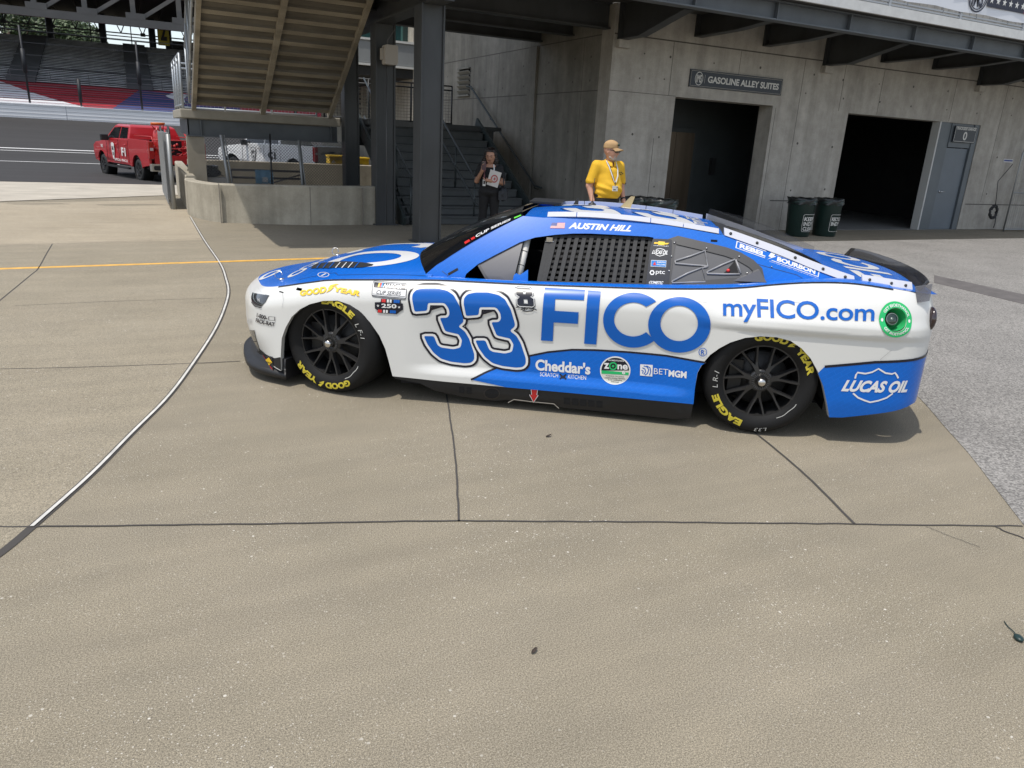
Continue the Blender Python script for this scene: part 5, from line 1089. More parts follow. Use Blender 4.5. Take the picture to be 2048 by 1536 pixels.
for t in (.33, .62): mb.tube([a_.lerp(b_, t-.006), a_.lerp(b_, t+.006)], .0255, 14)
mb.build('tape_band', CARB, tt)
mb = MB(); mb.tube([(.9, .55, .86), (1.3, .45, 1.17), (2.2, .45, 1.17), (2.4, .5, .5)], .022); mb.tube([(1.32, -.46, 1.16), (1.32, .46, 1.16)], .022); mb.tube([(2.1, -.55, .9), (1.35, -.1, .86)], .02); mb.build('roll_cage', mat('cage_grey', (.12, .12, .13), .5), car)
gin = lambda d: (lambda X, z, off=0.: gside(X, z, off)+Vector((0, d, 0)))
sheet('window_shield', gin(.012), [shape([pg(*p) for p in cr(B_, [(540, 515), (905, 325), (822, 664), (636, 660)])])], mat('shield_grey', (.085, .085, .095), .35, coat=.3), car, 0, .1)
sheet('shield_strap', gin(.008), [stroke([pg(*p) for p in cr(B_, [(545, 515), (632, 662)])], .016)], mat('strap_grey', (.05, .05, .055), .5), car, 0, .1)
sheet('wedge_panel', gin(-.004), [shape([pg(*p) for p in cr(B_, [(815, 672), (832, 600), (850, 585), (880, 598), (945, 556), (943, 675)])])], P_B, car, 0, .1)
net = mat('net_web', (.045, .045, .045), .85, fine=.25, fscale=300); nb = (.030,)
mb2 = MB(); mb = MB()
def strap(p, q, w_, d, mb):
    a, b = pg(*p), pg(*q); n = 5; L0 = [(a[0]+(b[0]-a[0])*k/n, a[1]+(b[1]-a[1])*k/n) for k in range(n+1)]; v, f = stroke(L0, w_); mb.add([gside(*r)+Vector((0, d, 0)) for r in v], f)
for k in range(14):
    t = k/13; strap(cr(B_, [(1160+770*t, 286+12*t)])[0], cr(B_, [(1060+790*t+20*t, 682+18*t)])[0], .026 if k else .034, .030, mb)
for k in range(9):
    y = 326+k*43; xl = 1165-100*(y-290)/395; strap(cr(B_, [(xl, y)])[0], cr(B_, [(1930-(y-300)*.1, y+20)])[0], .015, .040, mb2)
strap(cr(B_, [(1140, 292)])[0], cr(B_, [(1940, 312)])[0], .02, .04, mb); strap(cr(B_, [(1035, 670)])[0], cr(B_, [(1905, 690)])[0], .03, .026, mb); strap(cr(B_, [(1110, 310)])[0], cr(B_, [(1035, 675)])[0], .045, .034, mb)
wn = mb.build('window_net', net, car, fix=False); mb2.build('cross_strap', mat('net_cross', (.022, .022, .022), .85), wn, fix=False)
mb = MB(); q = gside(*pg(*cr(B_, [(1115, 318)])[0]))+Vector((0, .02, 0)); mb.box(q-Vector((.02, .008, .014)), q+Vector((.02, .008, .014))); mb.tube([q+Vector((-.03, 0, -.014)), q+Vector((.03, 0, -.014))], .005); mb.build('net_buckle', STL, car)
bp_ = sheet('b_pillar', gin(-.006), [shape([pg(*p) for p in cr(F_, rounded([(20, 262), (150, 268), (150, 310), (128, 604), (-30, 592), (0, 330)], 10))])], mat('pillar_black', (.018, .019, .024), .25, coat=.5), car, 0, .08)
gd2 = gin(-.009)
def gdec(nm, sh, m, off=0.): return sheet(nm, gd2, sh if isinstance(sh, list) else [sh], m, bp_, off, .1)
gpq = lambda L_: [pg(*p) for p in cr(F_, L_)]
def gtx(s, q, b=.02, sh=0.): return put(letters(s, b, sh)[:2], gpq(q))
gdec('maker_mark', shape(gpq([(30, 286), (55, 288), (58, 280), (102, 284), (100, 292), (132, 292), (118, 302), (98, 302), (96, 308), (54, 304), (55, 297), (26, 298)])), P_Y); gdec('maker_lettering', gtx('CHEVROLET', [(24, 306), (128, 312), (128, 318), (24, 312)]), P_WW)
gdec('pillar_lettering', [gtx('LUCAS OIL', [(18, 340), (124, 344), (118, 372), (12, 366)], .04, .3), stroke(gpq([(40, 342), (48, 334), (70, 330), (92, 336), (104, 346)]), .004), stroke(gpq([(36, 370), (66, 382), (100, 372)]), .004)], P_WW)
gdec('pillar_label', shape(gpq([(8, 408), (112, 412), (108, 458), (4, 452)])), P_WW); gdec('pillar_label', shape(gpq([(10, 411), (110, 415), (106, 455), (7, 449)])), paint('label_blue', (.02, .2, .55)), .001); gdec('pillar_label', [gtx('SHERWIN', [(46, 418), (104, 420), (104, 430), (46, 428)]), gtx('WILLIAMS', [(44, 434), (104, 437), (104, 446), (44, 443)])], P_WW, .002); gdec('pillar_label', shape(gpq([(18, 442), (34, 418), (40, 444)])), P_R, .002)
gdec('pillar_lettering', [gtx('ptc', [(40, 478), (102, 480), (100, 514), (38, 510)], .01), shape(gpq(circ(14, 494, 18, 19, 6)), [gpq(circ(14, 494, 9, 9, 12))])], P_WW)
gdec('pillar_lettering', gtx('COMETIC', [(-4, 550), (92, 554), (88, 574), (-10, 568)], .04, .3), P_WW)
qp = sheet('quarter_window', gin(.004), [shape(qw)], mat('quarter_grey', (.085, .085, .088), .3, coat=.4), car, 0, .08)
sheet('window_frame', gin(-.004), [stroke(qw, .05, True)], mat('quarter_frame', (.045, .045, .046), .4), qp, 0, .08)
gq2 = gin(-.002)
bead = mat('bead_grey', (.30, .30, .31), .35)
for L_ in ([(172, 415), (275, 383), (375, 345), (394, 450), (288, 443), (172, 432), (172, 415)], [(150, 555), (255, 500), (358, 460), (376, 558), (150, 565), (150, 555)], [(390, 490), (495, 440), (580, 405)], [(390, 490), (390, 502), (505, 506), (612, 505)], [(585, 408), (620, 500)], [(360, 462), (392, 455)]):
    mb = MB(); mb.tube([gq2(*p) for p in gpq(L_)], .006, 6); mb.build('window_bead', bead, qp)
sheet('duct_opening', gq2, [shape(gpq([(520, 482), (578, 415), (605, 500), (500, 502)]))], VOID, qp, .001, .1)
mb = MB(); q = gq2(*pg(*cr(F_, [(533, 480)])[0])); mb.ball(q+Vector((0, -.004, 0)), .011, 10, 8); mb.build('red_button', P_R, qp)
mb = MB(); A1, A2, A3 = (gq2(*pg(*cr(F_, [p])[0])) for p in ((565, 552), (735, 468), (785, 552))); mb.add([A1, A2+Vector((0, -.06, 0)), A3+Vector((0, -.06, 0)), A3, A2], [(0, 1, 2), (1, 4, 3, 2), (0, 2, 3), (0, 4, 1)]); mb.build('side_scoop', mat('scoop_grey', (.10, .10, .11), .25, alpha=.9, coat=.5), car)
mb = MB()
for L_ in ([(165, 290), (385, 328), (607, 385), (660, 497)], [(146, 382), (130, 482), (115, 590), (350, 583), (580, 580)]):
    for p in L_: q = gq2(*pg(*cr(F_, [p])[0])); mb.ball(q+Vector((0, -.006, 0)), .0065, 8, 6)
mb.build('rivet', STL, qp)
gb2 = gin(-.0012)
def ghd(nm, sh, m, off=0.): return sheet(nm, gb2, sh if isinstance(sh, list) else [sh], m, gh, off, .08)
epq = lambda L_: [pg(*p) for p in cr(E_, L_)]
ghd('driver_name', put(letters('AUSTIN HILL', .04, .3)[:2], epq([(916, 147), (1340, 168), (1326, 209), (914, 188)])), P_WW)
fl_ = epq([(806, 150), (893, 150), (889, 187), (793, 186)])
bil = lambda a, b: tuple(((1-a)*((1-b)*fl_[3][i]+b*fl_[0][i])+a*((1-b)*fl_[2][i]+b*fl_[1][i])) for i in range(2))
bq = lambda x0, y0, x1, y1: ([bil(x0, y1), bil(x1, y1), bil(x1, y0), bil(x0, y0)], [(0, 1, 2, 3)])
ghd('flag_decal', bq(0, 0, 1, 1), P_WW, .0005); ghd('flag_decal', [bq(0, k*2/13., 1, (k*2+1)/13.) for k in range(7)], paint('flag_red', (.55, .12, .14)), .0012); ghd('flag_decal', bq(0, .46, .42, 1), paint('flag_blue', (.05, .07, .25)), .0018)
Fb = gpq([(592, 278), (1160, 475), (1150, 526), (583, 326)])
b2 = lambda a, b: tuple(((1-a)*((1-b)*Fb[3][i]+b*Fb[0][i])+a*((1-b)*Fb[2][i]+b*Fb[1][i])) for i in range(2))
def inb(sh): return [b2(*p) for p in sh[0]], sh[1]
ghd('sponsor_frame', [inb(frame2(0, 0, 1, 1, .03, .012))] and [inb(([(0, 0), (.36, 0), (.36, .08), (.012, .08), (.012, .92), (.36, .92), (.36, 1), (0, 1)], [(0, 1, 2, 3), (0, 3, 4, 7), (7, 4, 5, 6)])), inb(([(.44, 0), (1, 0), (1, 1), (.48, 1), (.48, .92), (.988, .92), (.988, .08), (.44, .08)], [(0, 1, 6, 7), (1, 2, 5, 6), (2, 3, 4, 5)]))], P_WW)
ghd('sponsor_lettering', [inb(put(letters('REBEL', .05)[:2], boxq(.045, .2, .36, .8))), inb(put(letters('BOURBON', .05)[:2], boxq(.5, .2, .955, .8))), inb(shape([(.385, -.05), (.43, .42), (.395, .42), (.42, 1.08), (.475, 1.08), (.455, .72), (.485, .72)]))], P_WW)
ghd('sponsor_small_print', inb(put(letters('PLEASE ENJOY RESPONSIBLY  AND NEVER DRINK AND DRIVE', .0)[:2], boxq(.42, -.24, 1.0, -.12))), P_WW)
ghd('panel_seam', [stroke(gpq([(590, 390), (700, 428), (850, 470), (1000, 510), (1060, 545), (1090, 580)]), .003), stroke(gpq([(110, 606), (300, 600), (560, 580), (800, 590), (1000, 600)]), .003)], mat('seam_blue', (.004, .03, .10)), .0004)
ghd('pillar_vent', stroke(epq([(120, 492), (185, 455)]), .016), VOID); ghd('pillar_seam', [stroke(epq([(80, 470), (120, 500), (95, 522)]), .004)], mat('seam_blue', (.004, .03, .10)))
mb = MB()
for L_, f_ in ((gpq([(830, 455), (815, 578), (580, 578), (350, 585), (1100, 580)]), gb2),):
    for p in L_: mb.ball(f_(*p)+Vector((0, -.003, 0)), .005, 8, 6)
mb.build('rivet', STL, gh)

# --- wheels
def wheel(xc, sgn, steer, lettered, label):
    # local frame: axle along +a (outward), built at the origin then placed
    o_ = Vector((xc, sgn*.945, .352)); ax = Vector((math.sin(steer), -math.cos(steer)*1, 0)) if sgn < 0 else Vector((0, 1, 0))
    hx = Vector((math.cos(steer), math.sin(steer), 0)) if sgn < 0 else Vector((-1, 0, 0))      # right-hand direction seen from outside
    if sgn < 0: o_ = Vector((xc, 0, .352))+Vector((0, -.945, 0))
    up_ = Vector((0, 0, 1)); F3 = lambda a, b, d: o_+hx*a+up_*b+ax*d
    rim = MB()
    rim.lathe([(.222, -.20), (.226, -.05), (.236, -.012), (.250, .0), (.252, -.012), (.244, -.02)], o_, ax, 56)
    rim.lathe([(.222, -.012), (.236, -.012)], o_, ax, 56)
    for k in range(7):
        a0 = R(270+k*360/7.)
        for s in (-1, 1):
            pts = [(.055, 0, -.016), (.095, s*.045, -.020), (.125, s*.115, -.024), (.17, s*.185, -.02), (.236, s*.224, -.012)]
            wd = [.036, .027, .019, .0145, .015]
            L3, R3, Lb, Rb = [], [], [], []
            for (r, da, d), w_ in zip(pts, wd):
                th = a0+da; tx, ty = -math.sin(th), math.cos(th); c = (r*math.cos(th), r*math.sin(th))
                L3.append(F3(c[0]+tx*w_/2*.7, c[1]+ty*w_/2*.7, d+.004)); R3.append(F3(c[0]-tx*w_/2*.7, c[1]-ty*w_/2*.7, d+.004)); Lb.append(F3(c[0]+tx*w_/2*1.3, c[1]+ty*w_/2*1.3, d-.03)); Rb.append(F3(c[0]-tx*w_/2*1.3, c[1]-ty*w_/2*1.3, d-.03))
            rim.grid([Lb, L3, R3, Rb], 0, False)
    rim.lathe([(.075, -.05), (.072, -.018), (.050, -.012), (.048, -.02), (0, -.02)], o_, ax, 36)
    wo = rim.build('wheel', RIM, car, fix=False); wo['label'] = label
    m = MB(); m.lathe([(.230, -.01), (.246, .003), (.268, .016), (.298, .020), (.322, .010), (.340, -.014), (.349, -.045), (.352, -.10), (.352, -.22), (.346, -.27), (.325, -.30), (.23, -.29)], o_, ax, 64); m.build('tyre', RUB, wo, fix=False)
    m = MB(); m.lathe([(.0, .030), (.019, .030), (.025, .022), (.027, -.03)], o_, ax, 20); m.build('hub_nut', STL, wo, fix=False)
    m = MB()
    for k in range(26):
        th = 2*math.pi*k/26; m.beam(F3(.040*math.cos(th), .040*math.sin(th), -.012), F3(.055*math.cos(th), .055*math.sin(th), -.012), .005, .008, up=tuple(ax))
    m.build('hub_spline', DISC, wo, fix=False)
    m = MB(); m.lathe([(.0, -.10), (.17, -.10), (.175, -.11), (.175, -.13)], o_, ax, 40); m.build('brake_disc', mat('disc_dark', (.03, .03, .03), .5, metal=.5), wo, fix=False)
    m = MB(); m.box((-.19, -.09, -.09), (-.11, .11, -.07), 0, Matrix.Translation(o_) @ Matrix((hx, up_, ax)).transposed().to_4x4()); m.build('brake_caliper', mat('caliper', (.02, .019, .018), .5, metal=.3), wo)
    if lettered:
        m = MB()
        def tyre_text(s, a_mid, span, r0=.268, r1=.312):
            vs, fs, asp = letters(s, .055); sub = []
            for a, b in vs:
                th = R(a_mid-span/2+span*a); r = r0+(r1-r0)*b; d = .0225-.35*max(0, r-.300)**1.0*.6-(.02-.0)*max(0, .275-r)*.9
                sub.append(F3(r*math.sin(th), r*math.cos(th), d))
            m.add(sub, fs)
        eg, gy = lettered
        tyre_text('EAGLE', eg, 52); tyre_text('GOOD', gy-27, 40); tyre_text('YEAR', gy+26, 38)
        th = R(gy-1); q = lambda r, a: F3(r*math.sin(th+a), r*math.cos(th+a), .021); m.add([q(.266, -.06), q(.29, .0), q(.285, -.05), q(.316, .02), q(.312, .09), q(.298, .05), q(.29, .08), q(.28, .02)], [(0, 1, 6, 7), (0, 2, 1), (2, 3, 5, 1), (3, 4, 5)])
        m.build('tyre_lettering', P_YT, wo, fix=False)
        m = MB()
        def chalk(s, a_mid, span, r0, r1):
            vs, fs, asp = letters(s, -.01, .2); m.add([F3((r0+(r1-r0)*b)*math.sin(R(a_mid-span/2+span*a)), (r0+(r1-r0)*b)*math.cos(R(a_mid-span/2+span*a)), .0215-.2*max(0, r0+(r1-r0)*b-.3)) for a, b in vs], fs)
        chalk('L R-1' if xc > 1 else 'L F-1', eg+46, 22, .266, .296); chalk('L33', eg-50, 14, .30, .322)
        v, f = stroke([(.258+.002*math.sin(k), R(a)) for k, a in enumerate(range(118, 152, 3))], .004); m.add([F3(r*math.sin(t), r*math.cos(t), .013) for r, t in v], f)
        m.build('chalk_mark', mat('chalk', (.55, .55, .52), .9), wo, fix=False)
    return wo
wheel(2.794, -1, 0, (223, 30), 'left rear wheel'); wheel(.0, -1, R(-13.43), (18, 192), 'left front wheel turned inwards')
wheel(2.794, 1, 0, None, 'right rear wheel'); wheel(.0, 1, 0, None, 'right front wheel')
# ------------------------------------------------------------------ people: one blended surface per body, clothes as their own surfaces
def blob(prims, cell=.008, k=.02, cuts=(), fields=None):
    pr_ = []
    for p in prims:
        if len(p) == 4: a, b, ra, rb = p; kk = k
        else: a, b, ra, rb, kk = p
        pr_.append((np.array(a, float), np.array(b, float), ra, rb, kk))
    mx = max(max(np.max(q[2]), np.max(q[3])) for q in pr_)
    lo = np.min([np.minimum(q[0], q[1]) for q in pr_], axis=0)-mx-.03; hi = np.max([np.maximum(q[0], q[1]) for q in pr_], axis=0)+mx+.03
    n = np.ceil((hi-lo)/cell).astype(int)+1
    D = np.full(n, 1., np.float32)
    ax = [lo[i]+cell*np.arange(n[i]) for i in range(3)]
    for a, b, ra, rb, kk in pr_:
        va, vb = np.array(ra, float)*np.ones(3), np.array(rb, float)*np.ones(3); m_ = max(va.max(), vb.max())+.05
        i0 = np.maximum(((np.minimum(a, b)-m_-lo)/cell).astype(int), 0); i1 = np.minimum(((np.maximum(a, b)+m_-lo)/cell).astype(int)+2, n)
        X, Y, Z = np.meshgrid(ax[0][i0[0]:i1[0]], ax[1][i0[1]:i1[1]], ax[2][i0[2]:i1[2]], indexing='ij')
        P = np.stack([X, Y, Z], -1); d = b-a; L2 = d@d
        t = np.clip(((P-a)@d)/L2, 0, 1) if L2 > 1e-12 else np.zeros(X.shape)
        q = P-(a+t[..., None]*d); r = va+(vb-va)*t[..., None]
        e = np.sqrt(((q/r)**2).sum(-1)); dist = (e-1)*r.min(-1)
        s = D[i0[0]:i1[0], i0[1]:i1[1], i0[2]:i1[2]]; h = np.clip(.5+.5*(s-dist)/kk, 0, 1); s[...] = dist*h+s*(1-h)-kk*h*(1-h)
    if cuts or fields:
        X, Y, Z = np.meshgrid(*ax, indexing='ij')
        for p0, nn in cuts: D = np.maximum(D, (X-p0[0])*nn[0]+(Y-p0[1])*nn[1]+(Z-p0[2])*nn[2])
        if fields: D = fields(X, Y, Z, D)
    # surface nets
    S = D < 0; c = np.zeros(n-1, int); o8 = [(i, j, k_) for i in (0, 1) for j in (0, 1) for k_ in (0, 1)]
    sl_3 = lambda A, o: A[o[0]:A.shape[0]-1+o[0], o[1]:A.shape[1]-1+o[1], o[2]:A.shape[2]-1+o[2]]
    for o in o8: c += sl_3(S, o)
    act = (c > 0) & (c < 8); idx = -np.ones(n-1, int); cells = np.argwhere(act); idx[act] = np.arange(len(cells))
    acc = np.zeros((len(cells), 3)); cnt = np.zeros(len(cells))
    for o in o8:
        for a_ in range(3):
            if o[a_]: continue
            o2 = list(o); o2[a_] = 1
            d0 = D[tuple((cells+o).T)]; d1 = D[tuple((cells+o2).T)]; m_ = (d0 < 0) != (d1 < 0); t = np.where(m_, d0/np.where(np.abs(d0-d1) < 1e-9, 1, d0-d1), 0)
            p = np.tile(np.array(o, float), (len(cells), 1)); p[:, a_] += t; acc += p*m_[:, None]; cnt += m_
    V_ = lo+cell*(cells+acc/np.maximum(cnt, 1)[:, None]); F = []
    for a_ in range(3):
        b_, c_ = (a_+1) % 3, (a_+2) % 3
        s0 = [slice(None)]*3; s1 = [slice(None)]*3; s0[a_] = slice(0, -1); s1[a_] = slice(1, None)
        A0, A1 = S[tuple(s0)], S[tuple(s1)]; E_2 = np.argwhere(A0 != A1)
        E_2 = E_2[(E_2[:, b_] > 0) & (E_2[:, c_] > 0) & (E_2[:, b_] < n[b_]-1) & (E_2[:, c_] < n[c_]-1)]
        fl = A0[tuple(E_2.T)]
        q = []
        for db, dc in ((0, 0), (1, 0), (1, 1), (0, 1)):
            w_ = E_2.copy(); w_[:, b_] -= db; w_[:, c_] -= dc; q.append(idx[tuple(w_.T)])
        q = np.stack(q, 1); q[~fl] = q[~fl][:, ::-1]; F.append(q)
    return V_, np.concatenate(F)[:, ::-1]
def skin_obj(name, prims, m, parent, cell=.008, k=.02, cuts=(), fields=None):
    v, f = blob(prims, cell, k, cuts, fields); me = bpy.data.meshes.new(name)
    if parent.get('_mir'): v[:, 0] *= -1
    me.from_pydata(v.tolist(), [], f.tolist()); me.polygons.foreach_set('use_smooth', [True]*len(f)); me.materials.append(m); me.update()
    bm = bmesh.new(); bm.from_mesh(me); bmesh.ops.recalc_face_normals(bm, faces=bm.faces); bm.to_mesh(me); bm.free()
    o = bpy.data.objects.new(name, me); COL.objects.link(o); o.parent = parent; o['_org'] = (0., 0., 0.); o['_mir'] = 1; return o
def hand(w, d, side_, curl=.5, spread=(0, 1, 0), s=1.):
    # wrist point, direction of the fingers, side_ = direction the palm faces; returns capsule list
    w, d, pn = Vector(w), Vector(d).normalized(), Vector(side_).normalized(); ac = d.cross(pn).normalized(); out = []
    pm = w+d*.05*s
    out.append((w, w+d*.085*s, (.028*s, .028*s, .030*s), (.030*s, .030*s, .030*s)))
    kn = w+d*.09*s
    for i, (o, L, r) in enumerate(((-.030, .070, .0088), (-.010, .080, .0092), (.010, .074, .0088), (.028, .058, .0078))):
        b = kn+ac*o*s; dd_ = (d+ac*o*1.2).normalized(); p1 = b+dd_*L*.42*s+pn*.006*s; e = (dd_*math.cos(curl)+pn*math.sin(curl)).normalized(); p2 = p1+e*L*.34*s; e2 = (dd_*math.cos(curl*1.9)+pn*math.sin(curl*1.9)).normalized(); p3 = p2+e2*L*.26*s
        out += [(b-dd_*.02*s, p1, r*1.05*s, r*s, .006), (p1, p2, r*s, r*.94*s, .004), (p2, p3, r*.94*s, r*.8*s, .004)]
    t0 = w+d*.025*s-ac*.026*s; t1 = t0+(d*.6-ac*.75+pn*.3).normalized()*.045*s; t2 = t1+(d*.9-ac*.2+pn*.4).normalized()*.032*s
    out += [(t0, t1, .0125*s, .0105*s, .01), (t1, t2, .0105*s, .0085*s, .004)]
    return out
def head_prims(c, f, s=1., jaw=1.):
    # c = centre of the skull, f = facing direction
    f = Vector(f).normalized(); l = Vector((0, 0, 1)).cross(f).normalized(); u = f.cross(l)*1; c = Vector(c)
    if u.z < 0: u = -u
    P = lambda a, b, h: c+l*a*s+f*b*s+u*h*s
    return [(P(0, -.012, .025), P(0, -.012, .025), .098*s, .098*s), (P(0, .012, -.01), P(0, .012, -.01), .088*s, .088*s), (P(0, .03, -.055), P(0, .035, -.085), .062*s*jaw, .045*s*jaw), (P(-.045, .0, -.055), P(-.03, .05, -.085), .032*s, .03*s), (P(.045, .0, -.055), P(.03, .05, -.085), .032*s, .03*s),
            (P(0, .092, .012), P(0, .112, -.024), .009*s, .0145*s, .008), (P(-.035, .082, .022), P(.035, .082, .022), .016*s, .016*s, .012), (P(-.012, .097, -.052), P(.012, .097, -.052), .009*s, .009*s, .008), (P(-.088, -.005, .01), P(-.092, -.012, -.025), (.008*s, .02*s, .02*s), (.008*s, .014*s, .014*s), .006), (P(.088, -.005, .01), P(.092, -.012, -.025), (.008*s, .02*s, .02*s), (.008*s, .014*s, .014*s), .006)], P
def skin_mat(name, c): return mat(name, c, .5, var=.12, vscale=14, spec=.4)
def ribbon(m, pts, wd, nrm, mi=0):
    L_ = [Vector(p) for p in pts]; rows = []
    for i, p in enumerate(L_):
        d = (L_[min(i+1, len(L_)-1)]-L_[max(i-1, 0)]).normalized(); s = d.cross(Vector(nrm)).normalized()*wd/2; n_ = Vector(nrm).normalized()*.0015
        rows.append([p-s-n_, p-s+n_, p+s+n_, p+s-n_])
    m.grid(rows, mi, False, False); m.add([r[3] for r in rows]+[r[0] for r in rows], [(i, i+1, len(rows)+i+1, len(rows)+i) for i in range(len(rows)-1)], mi)
# --- person in the yellow shirt (local frame: x to the figure's left, y forward, z up)
mp_ = V(1211, 400, 9.75); man = thing('person', 'person in yellow polo shirt, tan cap and dark sunglasses standing behind the car', 'person', (mp_.x, 9.75, 0), rz=R(180+2)); man['_mir'] = 1
SKM = skin_mat('skin_fair', (.50, .27, .19))
hd_f = Vector((.55, .82, -.08)); hp4, HP = head_prims((-.01, .05, 1.625), hd_f, 1.03, 1.12)
# arms: the figure's right arm is x < 0
rs_, re_, rw_ = (-.215, -.02, 1.40), (-.285, -.045, 1.12), (-.285, .07, .905)
ls_, le_, lw_ = (.215, -.02, 1.40), (.285, -.03, 1.12), (.275, .085, .90)
body = hp4+[((0, .0, 1.40), (0, .035, 1.55), .066, .062), ((-.07, 0, 1.36), (.07, 0, 1.36), (.13, .105, .12), (.13, .105, .12)), ((0, .03, 1.12), (0, .02, 1.02), (.165, .13, .15), (.16, .12, .1)), ((-.08, .0, .93), (.08, .0, .93), (.11, .12, .11), (.11, .12, .11)),
    (rs_, re_, .062, .050), (re_, rw_, .048, .034), (ls_, le_, .062, .050), (le_, lw_, .048, .034),
    ((-.10, 0, .90), (-.115, .02, .50), .098, .062), ((-.115, .02, .50), (-.12, -.01, .09), .062, .042), ((.10, 0, .90), (.115, .02, .50), .098, .062), ((.115, .02, .50), (.12, -.01, .09), .062, .042), ((-.12, -.02, .045), (-.135, .15, .035), .042, .036), ((.12, -.02, .045), (.135, .15, .035), .042, .036)]
body += hand(rw_, (-.02, .12, -1), (.9, .3, 0), .55)+hand(lw_, (.02, .12, -1), (-.9, .3, 0), .5)
skin_obj('body', body, SKM, man, .0075, .022)
shirt = [((-.085, -.005, 1.375), (.085, -.005, 1.375), (.152, .125, .115), (.152, .125, .115)), ((0, .02, 1.30), (0, .045, 1.08), (.20, .145, .15), (.208, .175, .17)), ((0, .05, 1.10), (0, .035, .985), (.205, .18, .15), (.20, .165, .10)), ((-.20, -.01, 1.41), (-.262, -.035, 1.19), .086, .083, .03), ((.20, -.01, 1.41), (.262, -.03, 1.19), .086, .083, .03), ((0, .0, 1.42), (0, .02, 1.475), .092, .078)]
def shirt_f(X, Y, Z, D):
    D = D+.0055*np.sin(X*26+Z*31+2*np.sin(Z*17))*np.clip((1.33-Z)*4, 0, 1)+.004*np.sin(Z*70+X*25)*np.clip((1.14-Z)*5, 0, 1)
    D = np.maximum(D, .955-Z); t = (Z-1.165)+.25*(np.abs(X)-.27); D = np.where(np.abs(X) > .222, np.maximum(D, -t), D)
    D = np.maximum(D, Z-(1.49-.55*np.clip(Y-.03, 0, .1)*2)); return np.maximum(D, -(np.sqrt((X/.075)**2+((Y-.02)/.075)**2)-1)*.07+(Z < 1.44)*1. -1*(Z < 1.44)*.0-0*(Z)) if False else D
YS = mat('shirt_yellow', (.72, .42, .02), .8, var=.10, vscale=9, bump=.12, bscale=35)
sh_ = skin_obj('polo_shirt', shirt, YS, man, .0075, .03, fields=shirt_f)
colr = MB(); rows = []
for i in range(25):
    a = R(-160+320*i/24)-R(90)+math.pi; x, y = math.cos(a), math.sin(a); op = abs(i-12)/12.
    a2 = R(100+340*i/24); x, y = math.cos(a2), math.sin(a2); rows.append([Vector((x*.070, .028+y*.066, 1.50-.028*max(0, y))), Vector((x*.082, .03+y*.080, 1.505-.03*max(0, y))), Vector((x*.105, .028+y*.105, 1.452-.04*max(0, y)))])
colr.grid(rows, 0, True); colr.build('collar', YS, sh_, fix=False)
pants = [((-.085, .01, .93), (.085, .01, .93), (.132, .142, .11), (.132, .142, .11)), ((-.10, .0, .90), (-.118, .02, .50), .112, .082), ((-.118, .02, .50), (-.122, -.005, .10), .082, .075), ((.10, .0, .90), (.118, .02, .50), .112, .082), ((.118, .02, .50), (.122, -.005, .10), .082, .075)]
DKC = mat('trousers_dark', (.022, .022, .024), .85, var=.2, vscale=8)
skin_obj('trousers', pants, DKC, man, .009, .02, cuts=[((0, 0, 1.005), (0, 0, 1)), ((0, 0, .06), (0, 0, -1))])
m = MB(); m.lathe([(1, -.02), (1.03, -.02), (1.03, .02), (1, .02)], n=36); m.v = [(p[0]*.214, .012+p[1]*.165, .985+p[2]) for p in m.v]; blt = m.build('belt', mat('belt_black', (.012, .011, .01), .4), man)
m = MB(); m.box((-.03, .178, .965), (.03, .188, 1.005)); m.build('buckle', STL, blt)
skin_obj('shoes', [((-.12, -.04, .05), (-.14, .16, .035), .055, .045), ((.12, -.04, .05), (.14, .16, .035), .055, .045)], DKC, man, .009, .01, cuts=[((0, 0, 0), (0, 0, -1))])
# cap, glasses, beard, lanyard, watch, chest emblem
capm = mat('cap_tan', (.42, .27, .13), .85, var=.15, vscale=12)
cap_ = skin_obj('cap', [(HP(0, -.012, .045), HP(0, -.012, .045), .112, .112), (HP(0, -.01, .09), HP(0, -.01, .09), (.10, .10, .055), (.10, .10, .055))], capm, man, .007, .02, cuts=[(HP(0, 0, .038), (0, 0, -1))])
m = MB(); rows = []
for i in range(13):
    a = -1+2*i/12; rows.append([HP(a*.092, .055+.035*(1-a*a), .055-.012*a*a), HP(a*.086, .10+.082*(1-a*a)**.7, .040-.028*a*a), HP(a*.086, .10+.080*(1-a*a)**.7, .036-.028*a*a), HP(a*.092, .055+.03*(1-a*a), .047-.012*a*a)])
m.grid(rows, 0, True); m.build('peak', capm, cap_)
m = MB(); m.ball(HP(.012, .103, .098), (.02, .012, .018), 10, 7); m.build('cap_emblem', mat('emblem_dark', (.03, .05, .03), .6), cap_)
m = MB()
for sg in (-1, 1): m.ball(HP(sg*.034, .097, .008), (.036, .022, .023), 12, 8); m.tube([HP(sg*.066, .08, .016), HP(sg*.096, .02, .02), HP(sg*.096, -.02, .012)], .006)
m.tube([HP(-.02, .103, .022), HP(.02, .103, .022)], .006); m.build('sunglasses', mat('lens_black', (.008, .01, .008), .08, coat=1), man)
skin_obj('beard', [(HP(-.02, .062, -.095), HP(.02, .062, -.095), .030, .030), (HP(0, .060, -.10), HP(0, .055, -.12), .03, .022), (HP(-.026, .084, -.040), HP(.026, .084, -.040), .009, .009), (HP(-.06, .02, -.08), HP(-.03, .055, -.10), .022, .026), (HP(.06, .02, -.08), HP(.03, .055, -.10), .022, .026), (HP(-.034, .078, -.05), HP(-.03, .074, -.085), .014, .016), (HP(.034, .078, -.05), HP(.03, .074, -.085), .014, .016)], mat('beard_grey', (.42, .36, .31), .9, var=.3, vscale=60), man, .006, .01, fields=lambda X, Y, Z, D: D+.002*np.sin(X*400)*np.sin(Z*420))
